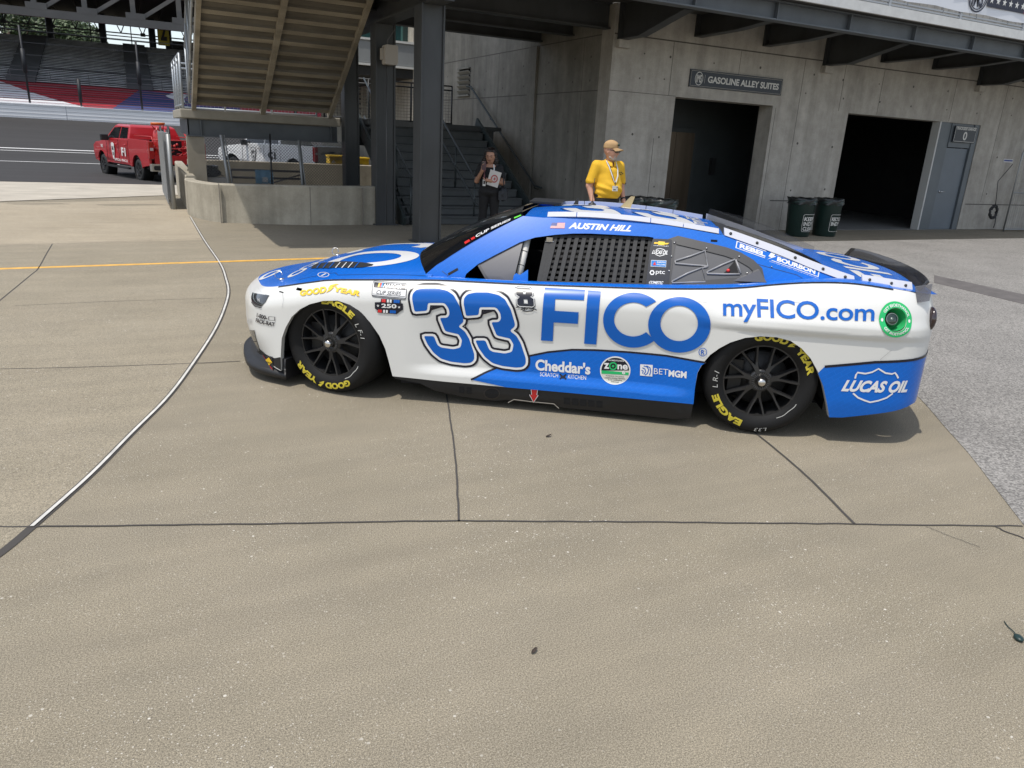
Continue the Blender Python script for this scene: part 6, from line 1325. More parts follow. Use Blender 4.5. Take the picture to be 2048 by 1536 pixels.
lw1, lw2 = mat('lanyard_white', (.65, .65, .63), .7), mat('lanyard_dark', (.05, .04, .05), .7)
m = MB(); ribbon(m, [(-.085, .055, 1.49), (-.075, .135, 1.40), (-.05, .195, 1.28), (-.015, .222, 1.19)], .020, (0, .9, .4)); ribbon(m, [(.085, .05, 1.485), (.07, .14, 1.39), (.045, .195, 1.28), (.0, .222, 1.19)], .018, (0, .9, .4)); ln = m.build('lanyard', lw1, man)
m = MB(); ribbon(m, [(-.075, .060, 1.49), (-.065, .14, 1.40), (-.04, .20, 1.28), (-.012, .226, 1.19)], .007, (0, .9, .4)); ribbon(m, [(-.008, .226, 1.195), (-.012, .230, 1.15)], .014, (0, 1, .2)); m.build('lanyard_stripe', lw2, ln)
m = MB(); m.box((-.06, .232, 1.065), (.035, .239, 1.14)); bd = m.build('badge', lw1, man); m = MB(); m.box((-.045, .239, 1.08), (.0, .2405, 1.092)); m.box((.012, .239, 1.115), (.03, .2405, 1.13)); m.build('badge_print', lw2, bd)
m = MB()
for k in range(5): a = k*1.3; m.ball((.135+.026*math.cos(a), .150-.006*k, 1.315+.018*math.sin(a)), (.014, .012, .008), 8, 6)
m.build('chest_emblem', mat('emblem_dark', (.03, .05, .03), .6), sh_)
q = Vector(lw_)+Vector((.003, -.02, .035)); m = MB(); m.lathe([(.040, -.012), (.044, -.012), (.044, .012), (.040, .012)], q, (.02, -.7, .7), 20); m.build('wristwatch', mat('watch_black', (.02, .02, .02), .3), man)
# --- person in black photographing with a phone
wp = V(975, 400, 12.3); wom = thing('person', 'person in black with long dark hair holding up a phone by the stairs', 'person', (wp.x+.03, 12.3, 0), rz=R(180-28)); wom['_mir'] = 1
SKW = skin_mat('skin_tan', (.40, .215, .14)); hw4, HW = head_prims((.0, .025, 1.425), (-.18, .95, -.22), .93, .92)
rs_, re_, rw_ = (-.165, 0, 1.235), (-.225, .055, 1.0), (-.125, .205, 1.185)
ls_, le_, lw_ = (.165, 0, 1.235), (.225, .02, .985), (.03, .19, 1.02)
body = hw4+[((0, 0, 1.22), (0, .015, 1.34), .052, .048), ((-.06, 0, 1.19), (.06, 0, 1.19), (.10, .085, .10), (.10, .085, .10)), ((0, .02, 1.05), (0, .0, .88), (.135, .105, .14), (.15, .115, .12)), ((-.07, 0, .82), (.07, 0, .82), (.09, .11, .1), (.09, .11, .1)),
    (rs_, re_, .050, .042), (re_, rw_, .040, .028), (ls_, le_, .050, .042), (le_, lw_, .040, .028), ((-.085, 0, .8), (-.10, .01, .44), .085, .055), ((-.10, .01, .44), (-.11, -.01, .08), .053, .036), ((.085, 0, .8), (.10, .01, .44), .085, .055), ((.10, .01, .44), (.11, -.01, .08), .053, .036), ((-.11, -.02, .04), (-.12, .12, .03), .035, .03), ((.11, -.02, .04), (.12, .12, .03), .035, .03)]
body += hand(rw_, (.15, .35, .95), (.5, .6, 0), .9, s=.9)+hand(lw_, (-1, .25, .1), (0, .2, 1), .7, s=.9)
skin_obj('body', body, SKW, wom, .0075, .02)
BKC = mat('cloth_black', (.009, .009, .010), .85, var=.25, vscale=7)
def tee_f(X, Y, Z, D):
    D = D+.004*np.sin(Z*45+X*20); D = np.maximum(D, .80-Z); t = (Z-1.075)+.1*(np.abs(X)-.2); D = np.where(np.abs(X) > .178, np.maximum(D, -t), D); return np.maximum(D, Z-(1.288-.9*np.clip(Y-.02, 0, .12)))
skin_obj('t_shirt', [((-.075, 0, 1.20), (.075, 0, 1.20), (.115, .10, .10), (.115, .10, .10)), ((0, .02, 1.12), (0, .015, .95), (.155, .135, .14), (.165, .13, .14)), ((0, .01, .95), (0, .0, .84), (.165, .13, .12), (.18, .14, .1)), ((-.155, 0, 1.235), (-.205, .035, 1.08), .070, .070, .025), ((.155, 0, 1.235), (.208, .015, 1.08), .070, .070, .025)], BKC, wom, .008, .03, fields=tee_f)
skin_obj('trousers', [((-.07, 0, .83), (.07, 0, .83), (.115, .135, .1), (.115, .135, .1)), ((-.088, 0, .80), (-.10, .01, .44), .105, .07), ((-.10, .01, .44), (-.125, .0, .05), .068, .105), ((.088, 0, .80), (.10, .01, .44), .105, .07), ((.10, .01, .44), (.125, .0, .05), .068, .105)], BKC, wom, .009, .02, cuts=[((0, 0, .03), (0, 0, -1))])
skin_obj('shoes', [((-.12, -.03, .04), (-.13, .13, .03), .045, .036), ((.12, -.03, .04), (.13, .13, .03), .045, .036)], BKC, wom, .009, .01, cuts=[((0, 0, 0), (0, 0, -1))])
hair = [(HW(0, -.03, .045), HW(0, -.03, .045), .108, .108), (HW(-.075, -.01, .03), HW(-.095, -.02, -.10), .04, .045), (HW(-.095, -.02, -.10), HW(-.10, -.0, -.20), .045, .03), (HW(.085, -.01, .03), HW(.115, -.02, -.10), .045, .06), (HW(.115, -.02, -.10), HW(.14, -.0, -.26), .06, .05), (HW(.14, .0, -.26), HW(.12, .03, -.34), .05, .025), (HW(0, -.07, -.02), HW(0, -.085, -.25), .09, .08)]
def hair_f(X, Y, Z, D):
    D = D+.007*np.sin(Z*75+X*40)*np.sin(X*90+Z*18)+.004*np.sin(Z*160+Y*60); f = Vector((-.18, .95, -.22)).normalized(); c = HW(0, 0, 0)
    t = (X-c.x)*f.x+(Y-c.y)*f.y+(Z-c.z)*f.z; l = np.abs(X-c.x); return np.where((l < .070) & (Z < c.z+.072), np.maximum(D, t-.035), np.maximum(D, t-.082))
skin_obj('hair', hair, mat('hair_dark', (.014, .009, .007), .45, var=.4, vscale=40), wom, .007, .02, fields=hair_f)
fk = mat('feature_dark', (.05, .025, .02), .6)
m = MB()
for sg in (-1, 1): m.ball(HW(sg*.034, .088, .006), (.017, .009, .008), 10, 6); m.tube([HW(sg*.016, .100, .027), HW(sg*.036, .098, .031), HW(sg*.054, .086, .026)], .005, 6)
m.build('eyes', fk, wom)
m = MB(); m.tube([HW(-.024, .100, -.052), HW(0, .108, -.050), HW(.024, .100, -.052)], .0055, 6); m.build('mouth', mat('lips', (.25, .09, .08), .5), wom)
p = Vector(rw_)+Vector((.03, .06, .085)); Mx = Matrix.Translation(p) @ Matrix.Rotation(R(-14), 4, 'X') @ Matrix.Rotation(R(10), 4, 'Z')
def held(name, label, cat, mb, m, host): mb.v = [(-p[0], p[1], p[2]) for p in mb.v]; o = mb.build(name, m); o.location = host.location; o.rotation_euler = host.rotation_euler; return tag(o, label, cat)
m = MB(); m.prism(rrect(-.037, -.075, .037, .075, .01), lambda a, b, d: Mx @ Vector((a, d, b)), -.005, .005); m.prism(rrect(-.030, .028, .012, .070, .008), lambda a, b, d: Mx @ Vector((a, d, b)), .0052, .008, 1)
for cx_, cz_ in ((-.020, .058), (-.002, .050), (-.02, .040)): m.lathe([(0, .011), (.008, .011), (.009, .008)], Mx @ Vector((cx_, 0, cz_)), Mx.to_3x3() @ Vector((0, 1, 0)), 12, 2)
held('mobile_phone', 'purple grey mobile phone held up by the person in black', 'phone', m, [mat('phone_mauve', (.10, .06, .075), .3), mat('phone_glass', (.22, .17, .16), .2), mat('lens_black', (.008, .01, .008), .08)], wom)
m = MB(); Mp = Matrix.Translation((.085, .205, 1.06)) @ Matrix.Rotation(R(14), 4, 'Y') @ Matrix.Rotation(R(-12), 4, 'X'); m.box((-.10, -.004, -.135), (.10, .004, .135), 0, Mp)
m.prism(circ(.005, .0, .062, .07, 24), lambda a, b, d: Mp @ Vector((a, d, b)), .0045, .0055, 1, holes=[circ(.005, 0, .040, .046, 20)]); m.prism(circ(.01, 0, .018, .028, 12), lambda a, b, d: Mp @ Vector((a, d, b)), .0045, .0055, 1)
held('paper_folder', 'white printed folder with a red ring held under the arm', 'folder', m, [mat('paper_white', (.55, .54, .53), .6), mat('paper_red', (.38, .10, .10), .6)], wom)
m = MB(); ribbon(m, [(-.075, .05, 1.285), (-.085, .11, 1.20), (-.09, .145, 1.10), (-.085, .155, 1.035)], .022, (0, 1, .2)); m.build('lanyard', mat('lanyard_pattern', (.22, .08, .09), .7, var=.6, vscale=60), wom)
m = MB(); ribbon(m, [(.062, .065, 1.29), (.075, .115, 1.22), (.07, .15, 1.13)], .02, (0, 1, .2)); m.build('lanyard', lw1, wom)
m = MB(); m.box((-.112, .152, .925), (-.062, .158, 1.035)); bd = m.build('badge', lw1, wom); m = MB(); m.box((-.102, .158, .955), (-.072, .160, 1.01)); m.build('badge_print', lw2, bd)
m = MB(); m.ball((.245, .03, .80), (.085, .12, .13), 16, 10); m.box((.17, -.08, .70), (.325, .14, .85)); m.tube([(.22, -.06, .9), (.20, -.05, 1.2), (.14, -.02, 1.285)], .012); m.tube([(.26, .10, .9), (.24, .09, 1.1)], .01)
held('shoulder_bag', 'dark shoulder bag hanging at the hip of the person in black', 'bag', m, mat('bag_navy', (.014, .018, .024), .6, var=.3), wom)
# ------------------------------------------------------------------ pickup trucks (local frame: x forward from the rear bumper, y to its left, z up)
def pickup(label, wheel_px, depth, front_px, col, mark, small, roof_gear):
    d = ray(*wheel_px); p = CAMP+d*depth; p.z = gz(p.y)
    best = None
    for k in range(720):
        a = R(k*.5); q = p+Vector((math.cos(a), math.sin(a), 0))*3.75; q.z = gz(q.y); dd_ = q-CAMP; z = dd_.dot(FW); x = 1024+FPX*dd_.dot(RT)/z
        if dd_.dot(FW) > depth and (best is None or abs(x-front_px) < best[0]): best = (abs(x-front_px), a)
    a = best[1]; fwv = Vector((math.cos(a), math.sin(a), 0)); lf = Vector((-math.sin(a), math.cos(a), 0))
    org = p-fwv*1.25-lf*.93; t = thing('pickup_truck', label, 'pickup truck', org, rz=a)
    PT = mat('truck_'+col[0], col[1], .3, coat=.5); GLS = mat('truck_glass', (.012, .014, .016), .06, coat=.6); BLK = mat('truck_black', (.014, .014, .015), .5); CHR = mat('truck_bumper', (.42, .40, .36), .3, metal=.6)
    def arch(cx, r=.50, z=.40, n=12): return [(cx+r*math.cos(R(q)), z+r*math.sin(R(q))) for q in np.linspace(172, 8, n)]
    fn = lambda s: (lambda x, z, d: (x, s*d, z))
    m = MB()
    cabp = [(1.98, .50)]+[(4.42, .50)]+arch(5.0)+[(5.62, .50), (5.86, .52), (5.90, .80), (5.86, 1.08), (5.6, 1.20), (4.45, 1.32), (4.2, 1.37), (1.98, 1.40)]
    rows = [(0, .96, 1.0), (1, .99, 0)]
    m.prism(cabp, lambda x, z, d: (x, d*(.99 if .6 < z < 1.25 else .955), z), -1, 1); bd = m.build('body', PT, t, bevel=.02)
    for sgn in (1, -1):
        m = MB(); bedp = [(.04, .62)]+[(x, z) for x, z in arch(1.25)]+[(1.96, .50), (1.96, 1.42), (.04, 1.42)]
        bedp = [(.04, .60), (.70, .52)]+arch(1.25)+[(1.96, .50), (1.96, 1.43), (.04, 1.43)]
        m.prism(bedp, lambda x, z, d: (x, sgn*d, z), .90, .985); m.build('bed_side', PT, t, bevel=.015)
    m = MB(); m.box((.1, -.9, .78), (1.97, .9, .84)); m.box((1.90, -.9, .84), (1.96, .9, 1.42)); m.box((.5, -.85, .45), (5.6, .85, .58)); m.build('bed_floor', BLK, t)
    gatez = .95 if roof_gear else 1.42
    m = MB(); m.box((.0, -.80, .66), (.09, .80, gatez)); m.box((-.006, -.72, .74), (.0, .72, gatez-.06)); m.box((-.01, -.14, gatez-.26), (.0, .14, gatez-.18), 1); tg = m.build('tailgate', [PT if not small else mat('gate_silver', (.36, .34, .31), .4), BLK], t, bevel=.012)
    m = MB(); m.box((-.16, -.98, .42), (.04, -.50, .66)); m.box((-.16, .50, .42), (.04, .98, .66)); m.box((-.14, -.5, .44), (.04, .5, .60)); m.prism(rrect(.55, .46, .92, .61, .05), lambda a, b, d: (d, a, b), -.175, -.16, 1); m.build('rear_bumper', [CHR, BLK], t, bevel=.02)
    red = mat('lamp_red', (.35, .012, .015), .15, coat=1)
    for sgn in (1, -1):
        m = MB(); m.box((-.01, min(sgn*.80, sgn*.99), .82), (.13, max(sgn*.80, sgn*.99), 1.40)); tl = m.build('tail_lamp', red, t, bevel=.02)
        m = MB(); m.box((-.013, min(sgn*.83, sgn*.94), 1.10), (-.011, max(sgn*.83, sgn*.94), 1.19)); m.build('lamp_lens', mat('lens_white', (.5, .42, .42), .2), tl)
    # cab
    A = [(2.02, .955, 1.39), (4.55, .955, 1.33)]; B = [(2.22, .74, 1.88), (3.72, .74, 1.90)]
    m = MB(); v = []
    def sec(x0, x1, w0, z0, z1): return [(x0, -w0, z0), (x1, -w0, z1), (x1, w0, z1), (x0, w0, z0)]
    S_ = [sec(1.99, 4.55, .95, 1.38, 1.33), sec(2.06, 4.12, .875, 1.60, 1.60), sec(2.16, 3.74, .79, 1.84, 1.85), sec(2.30, 3.55, .72, 1.905, 1.915)]
    for i in range(3):
        for j in range(4): m.add([S_[i][j], S_[i][(j+1) % 4], S_[i+1][(j+1) % 4], S_[i+1][j]], [(0, 1, 2, 3)])
    m.add(S_[3], [(0, 1, 2, 3)]); cb = m.build('cab', PT, t, bevel=.03)
    for sgn in (1, -1):
        def SP(x, z): return Vector((x, sgn*(.952-(z-1.36)*.335+.008), z))
        for poly in ([(3.02, 1.42), (4.22, 1.40), (3.72, 1.78), (3.02, 1.81)], [(2.12, 1.43), (2.94, 1.42), (2.94, 1.81), (2.28, 1.80)]):
            m = MB(); m.add([SP(*q) for q in poly]+[SP(*q)-Vector((0, sgn*.02, 0)) for q in poly], [(0, 1, 2, 3), (7, 6, 5, 4), (0, 4, 5, 1), (1, 5, 6, 2), (2, 6, 7, 3), (3, 7, 4, 0)]); m.build('side_window', GLS, cb)
        m = MB(); m.box((3.98, min(sgn*.98, sgn*1.26), 1.30), (4.10, max(sgn*.98, sgn*1.26), 1.52)); m.box((4.02, min(sgn*.9, sgn*1.0), 1.36), (4.08, max(sgn*.9, sgn*1.0), 1.42)); m.build('mirror', BLK, t, bevel=.04)
        for x in (3.12, 2.2): m = MB(); m.tube([(x+.02, sgn*.985, 1.20), (x+.10, sgn*1.02, 1.205), (x+.20, sgn*.985, 1.20)], .018); m.build('door_handle', PT if not small else CHR, bd)
        m = MB(); m.box((2.0, sgn*.99-.05, .36), (4.4, sgn*.99+.05, .43)); m.build('side_step', BLK, t)
        m = MB()
        for x in (1.99, 2.98, 4.3): m.beam((x, sgn*.992, .56), (x, sgn*.992, 1.36), .012, .006)
        m.build('door_gap', BLK, bd)
        for cx in (1.25, 5.0):
            m = MB(); m.lathe([(.24, -.02), (.30, .0), (.36, -.02), (.385, -.06), (.39, -.16), (.37, -.26), (.24, -.27)], (cx, sgn*.95, .385), (0, sgn, 0), 32); wl_ = m.build('wheel', mat('truck_tyre', (.02, .02, .02), .8), t, fix=False)
            m = MB()
            m.lathe([(.25, -.015), (.24, -.04), (.08, -.05), (.07, -.02), (0, -.02)], (cx, sgn*.95, .385), (0, sgn, 0), 24)
            for k in range(6): th = k*math.pi/3; m.beam((cx+.05*math.cos(th), sgn*.935, .385+.05*math.sin(th)), (cx+.24*math.cos(th), sgn*.94, .385+.24*math.sin(th)), .05, .02, up=(0, 1, 0))
            m.build('rim', mat('truck_rim', (.06, .06, .062), .35, metal=.6), wl_, fix=False)
            m = MB(); m.lathe([(.49, -.02), (.49, -.35), (0, -.35)], (cx, sgn*.955, .40), (0, sgn, 0), 20, a0=0, a1=2*math.pi); m.build('wheel_arch', VOID, t, fix=False)
    m = MB(); rq_ = [(2.03, -.70, 1.45), (2.03, .70, 1.45), (2.155, .62, 1.80), (2.155, -.62, 1.80)]; m.add([Vector(q)-Vector((.012, 0, 0)) for q in rq_], [(0, 1, 2, 3)]); m.add([Vector(q)-Vector((-.01, 0, 0)) for q in rq_], [(3, 2, 1, 0)]); m.build('rear_window', GLS, cb)
    m = MB(); wq = [(4.50, -.80, 1.36), (4.50, .80, 1.36), (3.80, .66, 1.83), (3.80, -.66, 1.83)]; m.add([Vector(q)+Vector((.02, 0, .012)) for q in wq], [(0, 1, 2, 3)]); m.build('windscreen', GLS, cb)
    # markings on the left side
    def mark_(nm, sh, mt, off=.004):
        m = MB(); flat(m, sh, lambda x, z: (x, .99+off, z)); m.build(nm, mt, bd)
    wm = mat('mark_pale', (.72, .70, .68), .5); bk = mat('mark_dark', (.02, .02, .02), .5); w1_ = bk if small else wm
    def lq(x0, x1, z0, z1): return ((x1, z1), (x0, z1), (x0, z0), (x1, z0))      # reads towards the rear
    mark_('door_lettering', put(letters(mark, .04)[:2], lq(2.28, 2.72, .80, 1.10)), w1_)
    sx, sz = 3.62, .95; shd = [(sx-.16, sz+.26), (sx, sz+.30), (sx+.16, sz+.26), (sx+.15, sz-.02), (sx+.08, sz-.26), (sx, sz-.32), (sx-.08, sz-.26), (sx-.15, sz-.02)]
    mark_('shield_mark', shape(shd), w1_ if not small else bk, .003); mark_('shield_mark', shape([(sx+(x-sx)*.84, sz+(z-sz)*.88) for x, z in shd]), PT if small else wm, .005); mark_('shield_lettering', put(letters('IMS', .03)[:2], lq(sx-.10, sx+.10, sz+.0, sz+.16)), bk, .007); mark_('shield_lettering', put(letters('100', .03)[:2], lq(sx-.08, sx+.08, sz-.18, sz-.04)), bk, .007)
    if not small:
        mark_('sill_lettering', put(letters('OFFICIAL VEHICLE', .03)[:2], lq(2.15, 3.55, .60, .69)), wm); mark_('wing_mark', put(letters('IMS', .02)[:2], lq(4.72, 4.95, 1.02, 1.14)), wm)
    else:
        m = MB(); flat(m, put(letters('CHEVROLET', .03)[:2], ((.62, 1.20), (-.62, 1.20), (-.62, 1.10), (.62, 1.10))), lambda y, z: (-.009, y, z)); m.build('gate_lettering', bk, tg)
    if roof_gear:
        # fire fighting gear fixed in the bed: bottles, reel, frame
        rd = mat('gear_red', (.42, .022, .018), .35, coat=.4); m = MB()
        for x, y in ((.38, .50), ): m.lathe([(0, .84), (.15, .84), (.16, .9), (.16, 1.62), (.11, 1.76), (.04, 1.80), (.04, 1.86), (0, 1.86)], (x, y, 0), n=16)
        g0 = m.build('gear_bottle', rd, t)
        m = MB(); m.lathe([(.18, -.16), (.40, -.16), (.42, -.13), (.42, -.10), (.30, -.08), (.30, .08), (.42, .10), (.42, .13), (.40, .16), (.18, .16)], (.75, .12, 1.50), (.3, 1, 0), 28); m.build('hose_reel', mat('reel_black', (.015, .015, .015), .5), t)
        m = MB(); m.lathe([(.28, -.07), (.31, 0), (.28, .07)], (.75, .12, 1.50), (.3, 1, 0), 28); m.lathe([(0, -.17), (.17, -.17), (.17, .17), (0, .17)], (.75, .12, 1.5), (.3, 1, 0), 18); m.build('reel_hose', rd, t)
        m = MB()
        for y in (-.72, .78):
            m.tube([(.12, y, .86), (.12, y, 1.46), (.2, y, 1.55), (1.85, y, 1.55)], .022); m.tube([(.12, y, 1.15), (1.85, y, 1.15)], .018)
        for z in (.92, 1.18, 1.46): m.tube([(.12, -.72, z), (.12, .78, z)], .02)
        m.tube([(.1, -.30, 1.75), (.08, -.62, 1.0)], .035); m.tube([(.3, .6, 1.80), (.3, .72, 1.95), (.3, .30, 1.97), (.3, .34, 1.8)], .03)
        rnd = random.Random(4)
        for k in range(46): c = Vector((.10+rnd.random()*.3, -.7+1.42*rnd.random(), .90+.42*rnd.random())); m.ball(c, .03+.045*rnd.random(), 8, 6) if k % 2 else m.tube([c, c+Vector((rnd.uniform(-.1, .1), rnd.uniform(-.2, .2), rnd.uniform(-.15, .15)))], .018)
        m.build('gear_frame', rd, t)
        m = MB(); m.tube([(.3, .72, 1.99), (.3, .26, 2.0)], .035); m.build('gear_handle', mat('gear_orange', (.62, .14, .02), .5), t)
    return t
pickup('red fire crew pickup truck with hose reel and bottles in the bed', (279, 345), 26.5, 212, ('red', (.40, .010, .016)), 'F1', False, True)
pickup('white pickup truck with dark lettering behind the rear wall', (588, 318), 31, 468, ('white', (.74, .74, .73)), 'C1', True, False)

# ------------------------------------------------------------------ outer wall, catch fence and grandstand
ow = thing('track_wall', 'long white outer track wall below the grandstand', 'wall', (0, VW, ZW0))
m = MB(); m.box((-120, VW, ZW0-.1), (120, VW+.5, ZW1)); m.build('barrier', mat('barrier_white', (.80, .80, .80), .5, var=.10, vscale=.6, stretch=(.3, 1, 6)), ow)
m = MB()
for k in range(5): m.box((-120, VW-.02, ZW0+.12+k*.27), (120, VW, ZW0+.14+k*.27))
for k in range(24): m.box((-118+k*10.3, VW-.015, ZW0), (-117.96+k*10.3, VW, ZW1))
m.build('barrier_seam', mat('seam_pale', (.36, .37, .40), .6), ow)
m = MB(); m.box((-120, VW-.05, ZW1), (120, VW+.6, ZW1+.07)); m.build('coping', mat('coping_white', (.74, .75, .77), .5), ow)
cf = thing('catch_fence', 'tall dark catch fence posts and cables above the white track wall', 'fence', (0, VW+.3, ZW1))
dkp = mat('fence_dark', (.018, .020, .024), .6)
m = MB()
for xb, yb, xt, yt, r in ((60, 206, 37, 50, .085), (163, 213, 156, 157, .075), (285, 222, 271, 83, .085)):
    a, b = V(xb, yb, VW+.3), V(xt, yt, VW+.3); cfm = MB(); cfm.tube([a, b], r, 6); c1_ = a.lerp(b, .55); cfm.tube([c1_-Vector((0, 0, .9)), c1_+Vector((0, 0, .9))], r*1.9, 6); cfm.build('post', dkp, cf)
for k in range(-8, 14):
    x = -40+k*9.
    if x < V(30, 200, VW).x-3 or x > V(300, 200, VW).x+5: cfm = MB(); cfm.tube([(x, VW+.3, ZW1), (x-.3, VW+.3, ZW1+7)], .14, 6); cfm.build('post', dkp, cf)
m = MB()
for z in (.45, .95, 1.5, 2.1, 2.9, 3.8, 4.7, 5.6): m.beam((-100, VW+.3, ZW1+z), (100, VW+.3, ZW1+z), .045, .045)
m.build('cable', dkp, cf)
gs_ = thing('grandstand', 'large shaded grandstand with grey benches and a steel truss upper deck', 'grandstand', (0, 77, ZW1))
V0, V1, V2 = 77., 82., 101.
zA = V(180, 217, V0).z; zB = V(180, 172.5, V1).z; zC = V(180, 84, V2).z
bench, riser = mat('bench_grey', (.52, .53, .55), .5, metal=.0, var=.35, vscale=.8, stretch=(1.5, .2, 1)), mat('stand_dark', (.07, .073, .08), .8, var=.3, vscale=.4)
m = MB(); NRW = 30
for k in range(NRW):
    v, z = V1+(V2-V1)*k/NRW, zB+(zC-zB)*k/NRW; v2, z2 = V1+(V2-V1)*(k+1)/NRW, zB+(zC-zB)*(k+1)/NRW
    m.add([(-120, v, z), (120, v, z), (120, v2, z), (-120, v2, z)], [(0, 1, 2, 3)], 1); m.add([(-120, v2, z), (120, v2, z), (120, v2, z2), (-120, v2, z2)], [(0, 1, 2, 3)], 1)
    m.box((-120, v+.08, z+.10), (120, v+.40, z+.16), 0)
m.build('seating', [bench, riser], gs_, fix=False)
def sp(t): return Vector((0, V1+(V2-V1)*t, zB+(zC-zB)*t))
def SPL(x, y):           # sight line meets the seating slope
    d = ray(x, y); n = Vector((0, -(zC-zB), V2-V1)); p0 = Vector((0, V1, zB)); t = (p0-CAMP).dot(n)/d.dot(n); return CAMP+d*t
for (xa, ya, xb, yb) in ((45, 155, -12, 55), (278, 160, 215, 98)):
    a, b = SPL(xa, ya), SPL(xb, yb); m = MB()
    for k in range(24):
        t = k/24; c = a.lerp(b, t); c.x = a.x-.0; c2 = sp(t)
        m.box((a.x-1.1, c2.y-.2, c2.z+.0), (a.x+1.1, c2.y+.75, c2.z+.34))
    m.build('aisle_steps', riser, gs_)
m = MB()
for k in range(40):
    x = -60+k*3.; m.beam((x, V1-.1, zB), (x, V1-.1, zB+.95), .05, .05)
for z in (.5, .95): m.beam((-80, V1-.1, zB+z), (80, V1-.1, zB+z), .05, .05)
m.build('front_railing', mat('rail_dim', (.12, .12, .13), .6), gs_)
def TPL(x, y, off=0.):
    d = ray(x, y); n = Vector((0, -(zB-zA), V1-V0)); p0 = Vector((0, V0, zA)); t = (p0-CAMP).dot(n)/d.dot(n); return CAMP+d*t+n.normalized()*off
m = MB(); m.add([(-120, V0, zA), (120, V0, zA), (120, V1, zB), (-120, V1, zB)], [(0, 1, 2, 3)]); m.add([(-120, VW+.5, ZW1-.05), (120, VW+.5, ZW1-.05), (120, V0, zA), (-120, V0, zA)], [(0, 1, 2, 3)])
tp_ = m.build('seat_cover', mat('cover_red', (.36, .022, .035), .7, var=.18, vscale=.5), gs_, fix=False)
m = MB(); m.add([TPL(*p, .05) for p in ((-220, 128), (-60, 150), (8, 166), (60, 185), (120, 203), (185, 219), (-220, 193))], [tuple(range(7))]); m.build('cover_white', mat('cover_white', (.62, .63, .66), .7), tp_, fix=False)
m = MB(); m.add([TPL(*p, .05) for p in ((278, 181), (222, 221), (480, 241), (480, 200))], [(0, 1, 2, 3)]); m.build('cover_blue', mat('cover_blue', (.035, .055, .17), .7, var=.15, vscale=.6), tp_, fix=False)
m = MB(); m.add([TPL(*p, .12) for p in ((331, 194), (352, 186), (360, 183), (362, 190), (376, 193), (368, 200), (372, 210), (356, 204), (338, 198))], [tuple(range(9))]); m.build('cover_star', mat('cover_white', (.62, .63, .66), .7), tp_, fix=False)
m = MB()
for y0_, y1_ in ((184, 195), (192, 203)):
    a, b = TPL(60, y0_, .1), TPL(350, y1_, .1)
for k in range(9): t = (k+1)/10; c = Vector((0, V0+(V1-V0)*t, zA+(zB-zA)*t+.06)); m.beam((-120, c.y, c.z), (120, c.y, c.z), .06, .04)
m.build('cover_rope', mat('rope_dim', (.25, .10, .12), .8), tp_)
# upper deck
VT = 78.; zT = V(100, 28, VT).z; trs = mat('truss_grey', (.11, .105, .097), .6, var=.15, vscale=.5); und = mat('deck_under', (.02, .019, .018), .9)
m = MB(); m.beam((-120, VT, zT), (120, VT, zT), .5, .62); m.beam((-120, VT, zT+5.2), (120, VT, zT+5.2), .5, .5)
for k in range(-16, 18):
    x = k*3.65+1.1; m.beam((x, VT, zT), (x, VT, zT+5.2), .4, .4); m.box((x-.6, VT-.27, zT+.25), (x+.9, VT+.27, zT+.75))
    if k % 2: m.beam((x+.6, VT, zT+.4), (x+3.4, VT, zT+2.3), .3, .3)
    else: m.beam((x+.6, VT, zT+.4), (x+3.5, VT, zT+2.4), .3, .3)
    m.beam((x, VT, zT+2.5), (x+3.65, VT, zT+2.5), .16, .16)
m.build('truss', trs, gs_)
m = MB(); m.box((-120, VT+.6, zT+2.9), (120, 103, zT+3.4)); 
for k in range(-30, 31): m.beam((k*2., VT+.6, zT+2.75), (k*2., 102, zT+2.75), .2, .3)
m.build('deck_underside', und, gs_)
m = MB(); m.box((-120, VT-1.2, zT+3.3), (120, VT-.8, zT+5.6)); m.build('deck_fascia', mat('deck_fascia', (.17, .18, .21), .6), gs_)
m = MB()
for k in range(-40, 41): m.beam((k*1.5, VT-1.3, zT+5.6), (k*1.5, VT-1.3, zT+6.8), .05, .05)
for z in (6.0, 6.4, 6.8): m.beam((-90, VT-1.3, zT+z), (90, VT-1.3, zT+z), .05, .05)
m.build('deck_railing', mat('rail_dim2', (.35, .36, .40), .6), gs_)
# rear columns, lattice and walkway rail
for xa in (101, 206, 304, 336):
    a = V(xa, 70, V2); m = MB(); m.tube([(a.x, V2, zC-1), (a.x, V2, zT+3)], .36, 8); m.tube([(a.x, V2, zT-3.2), (a.x+2.3, V2, zT-.4)], .14, 6); m.build('rear_column', dkp, gs_)
m = MB(); zr1 = V(200, 62, V2).z; zr0 = zr1+2.6
for z in (zr1, zr0, zr0+1.4): m.beam((-90, V2, z), (90, V2, z), .12, .12)
for k in range(-30, 31): m.beam((k*2.2, V2, zr1), (k*2.2+1.1, V2, zr0), .1, .1); m.beam((k*2.2+1.1, V2, zr0), (k*2.2+2.2, V2, zr1), .1, .1); m.box((k*2.2-.25, V2-.15, zr1-.15), (k*2.2+.25, V2+.15, zr1+.2)) if k % 2 else None
m.build('lattice', dkp, gs_)
m = MB()
for k in range(-16, 18): m.beam((k*4.+1, V2, zC), (k*4.+1, V2, zC+3.4), .1, .1)
for z in (.5, .9, 3.4): m.beam((-90, V2, zC+z), (90, V2, zC+z), .1, .1)
for k in range(-6, 7): m.box((k*16.+4, V2-.2, zC+2.0), (k*16.+4.8, V2, zC+2.7))
m.build('rear_railing', dkp, gs_)
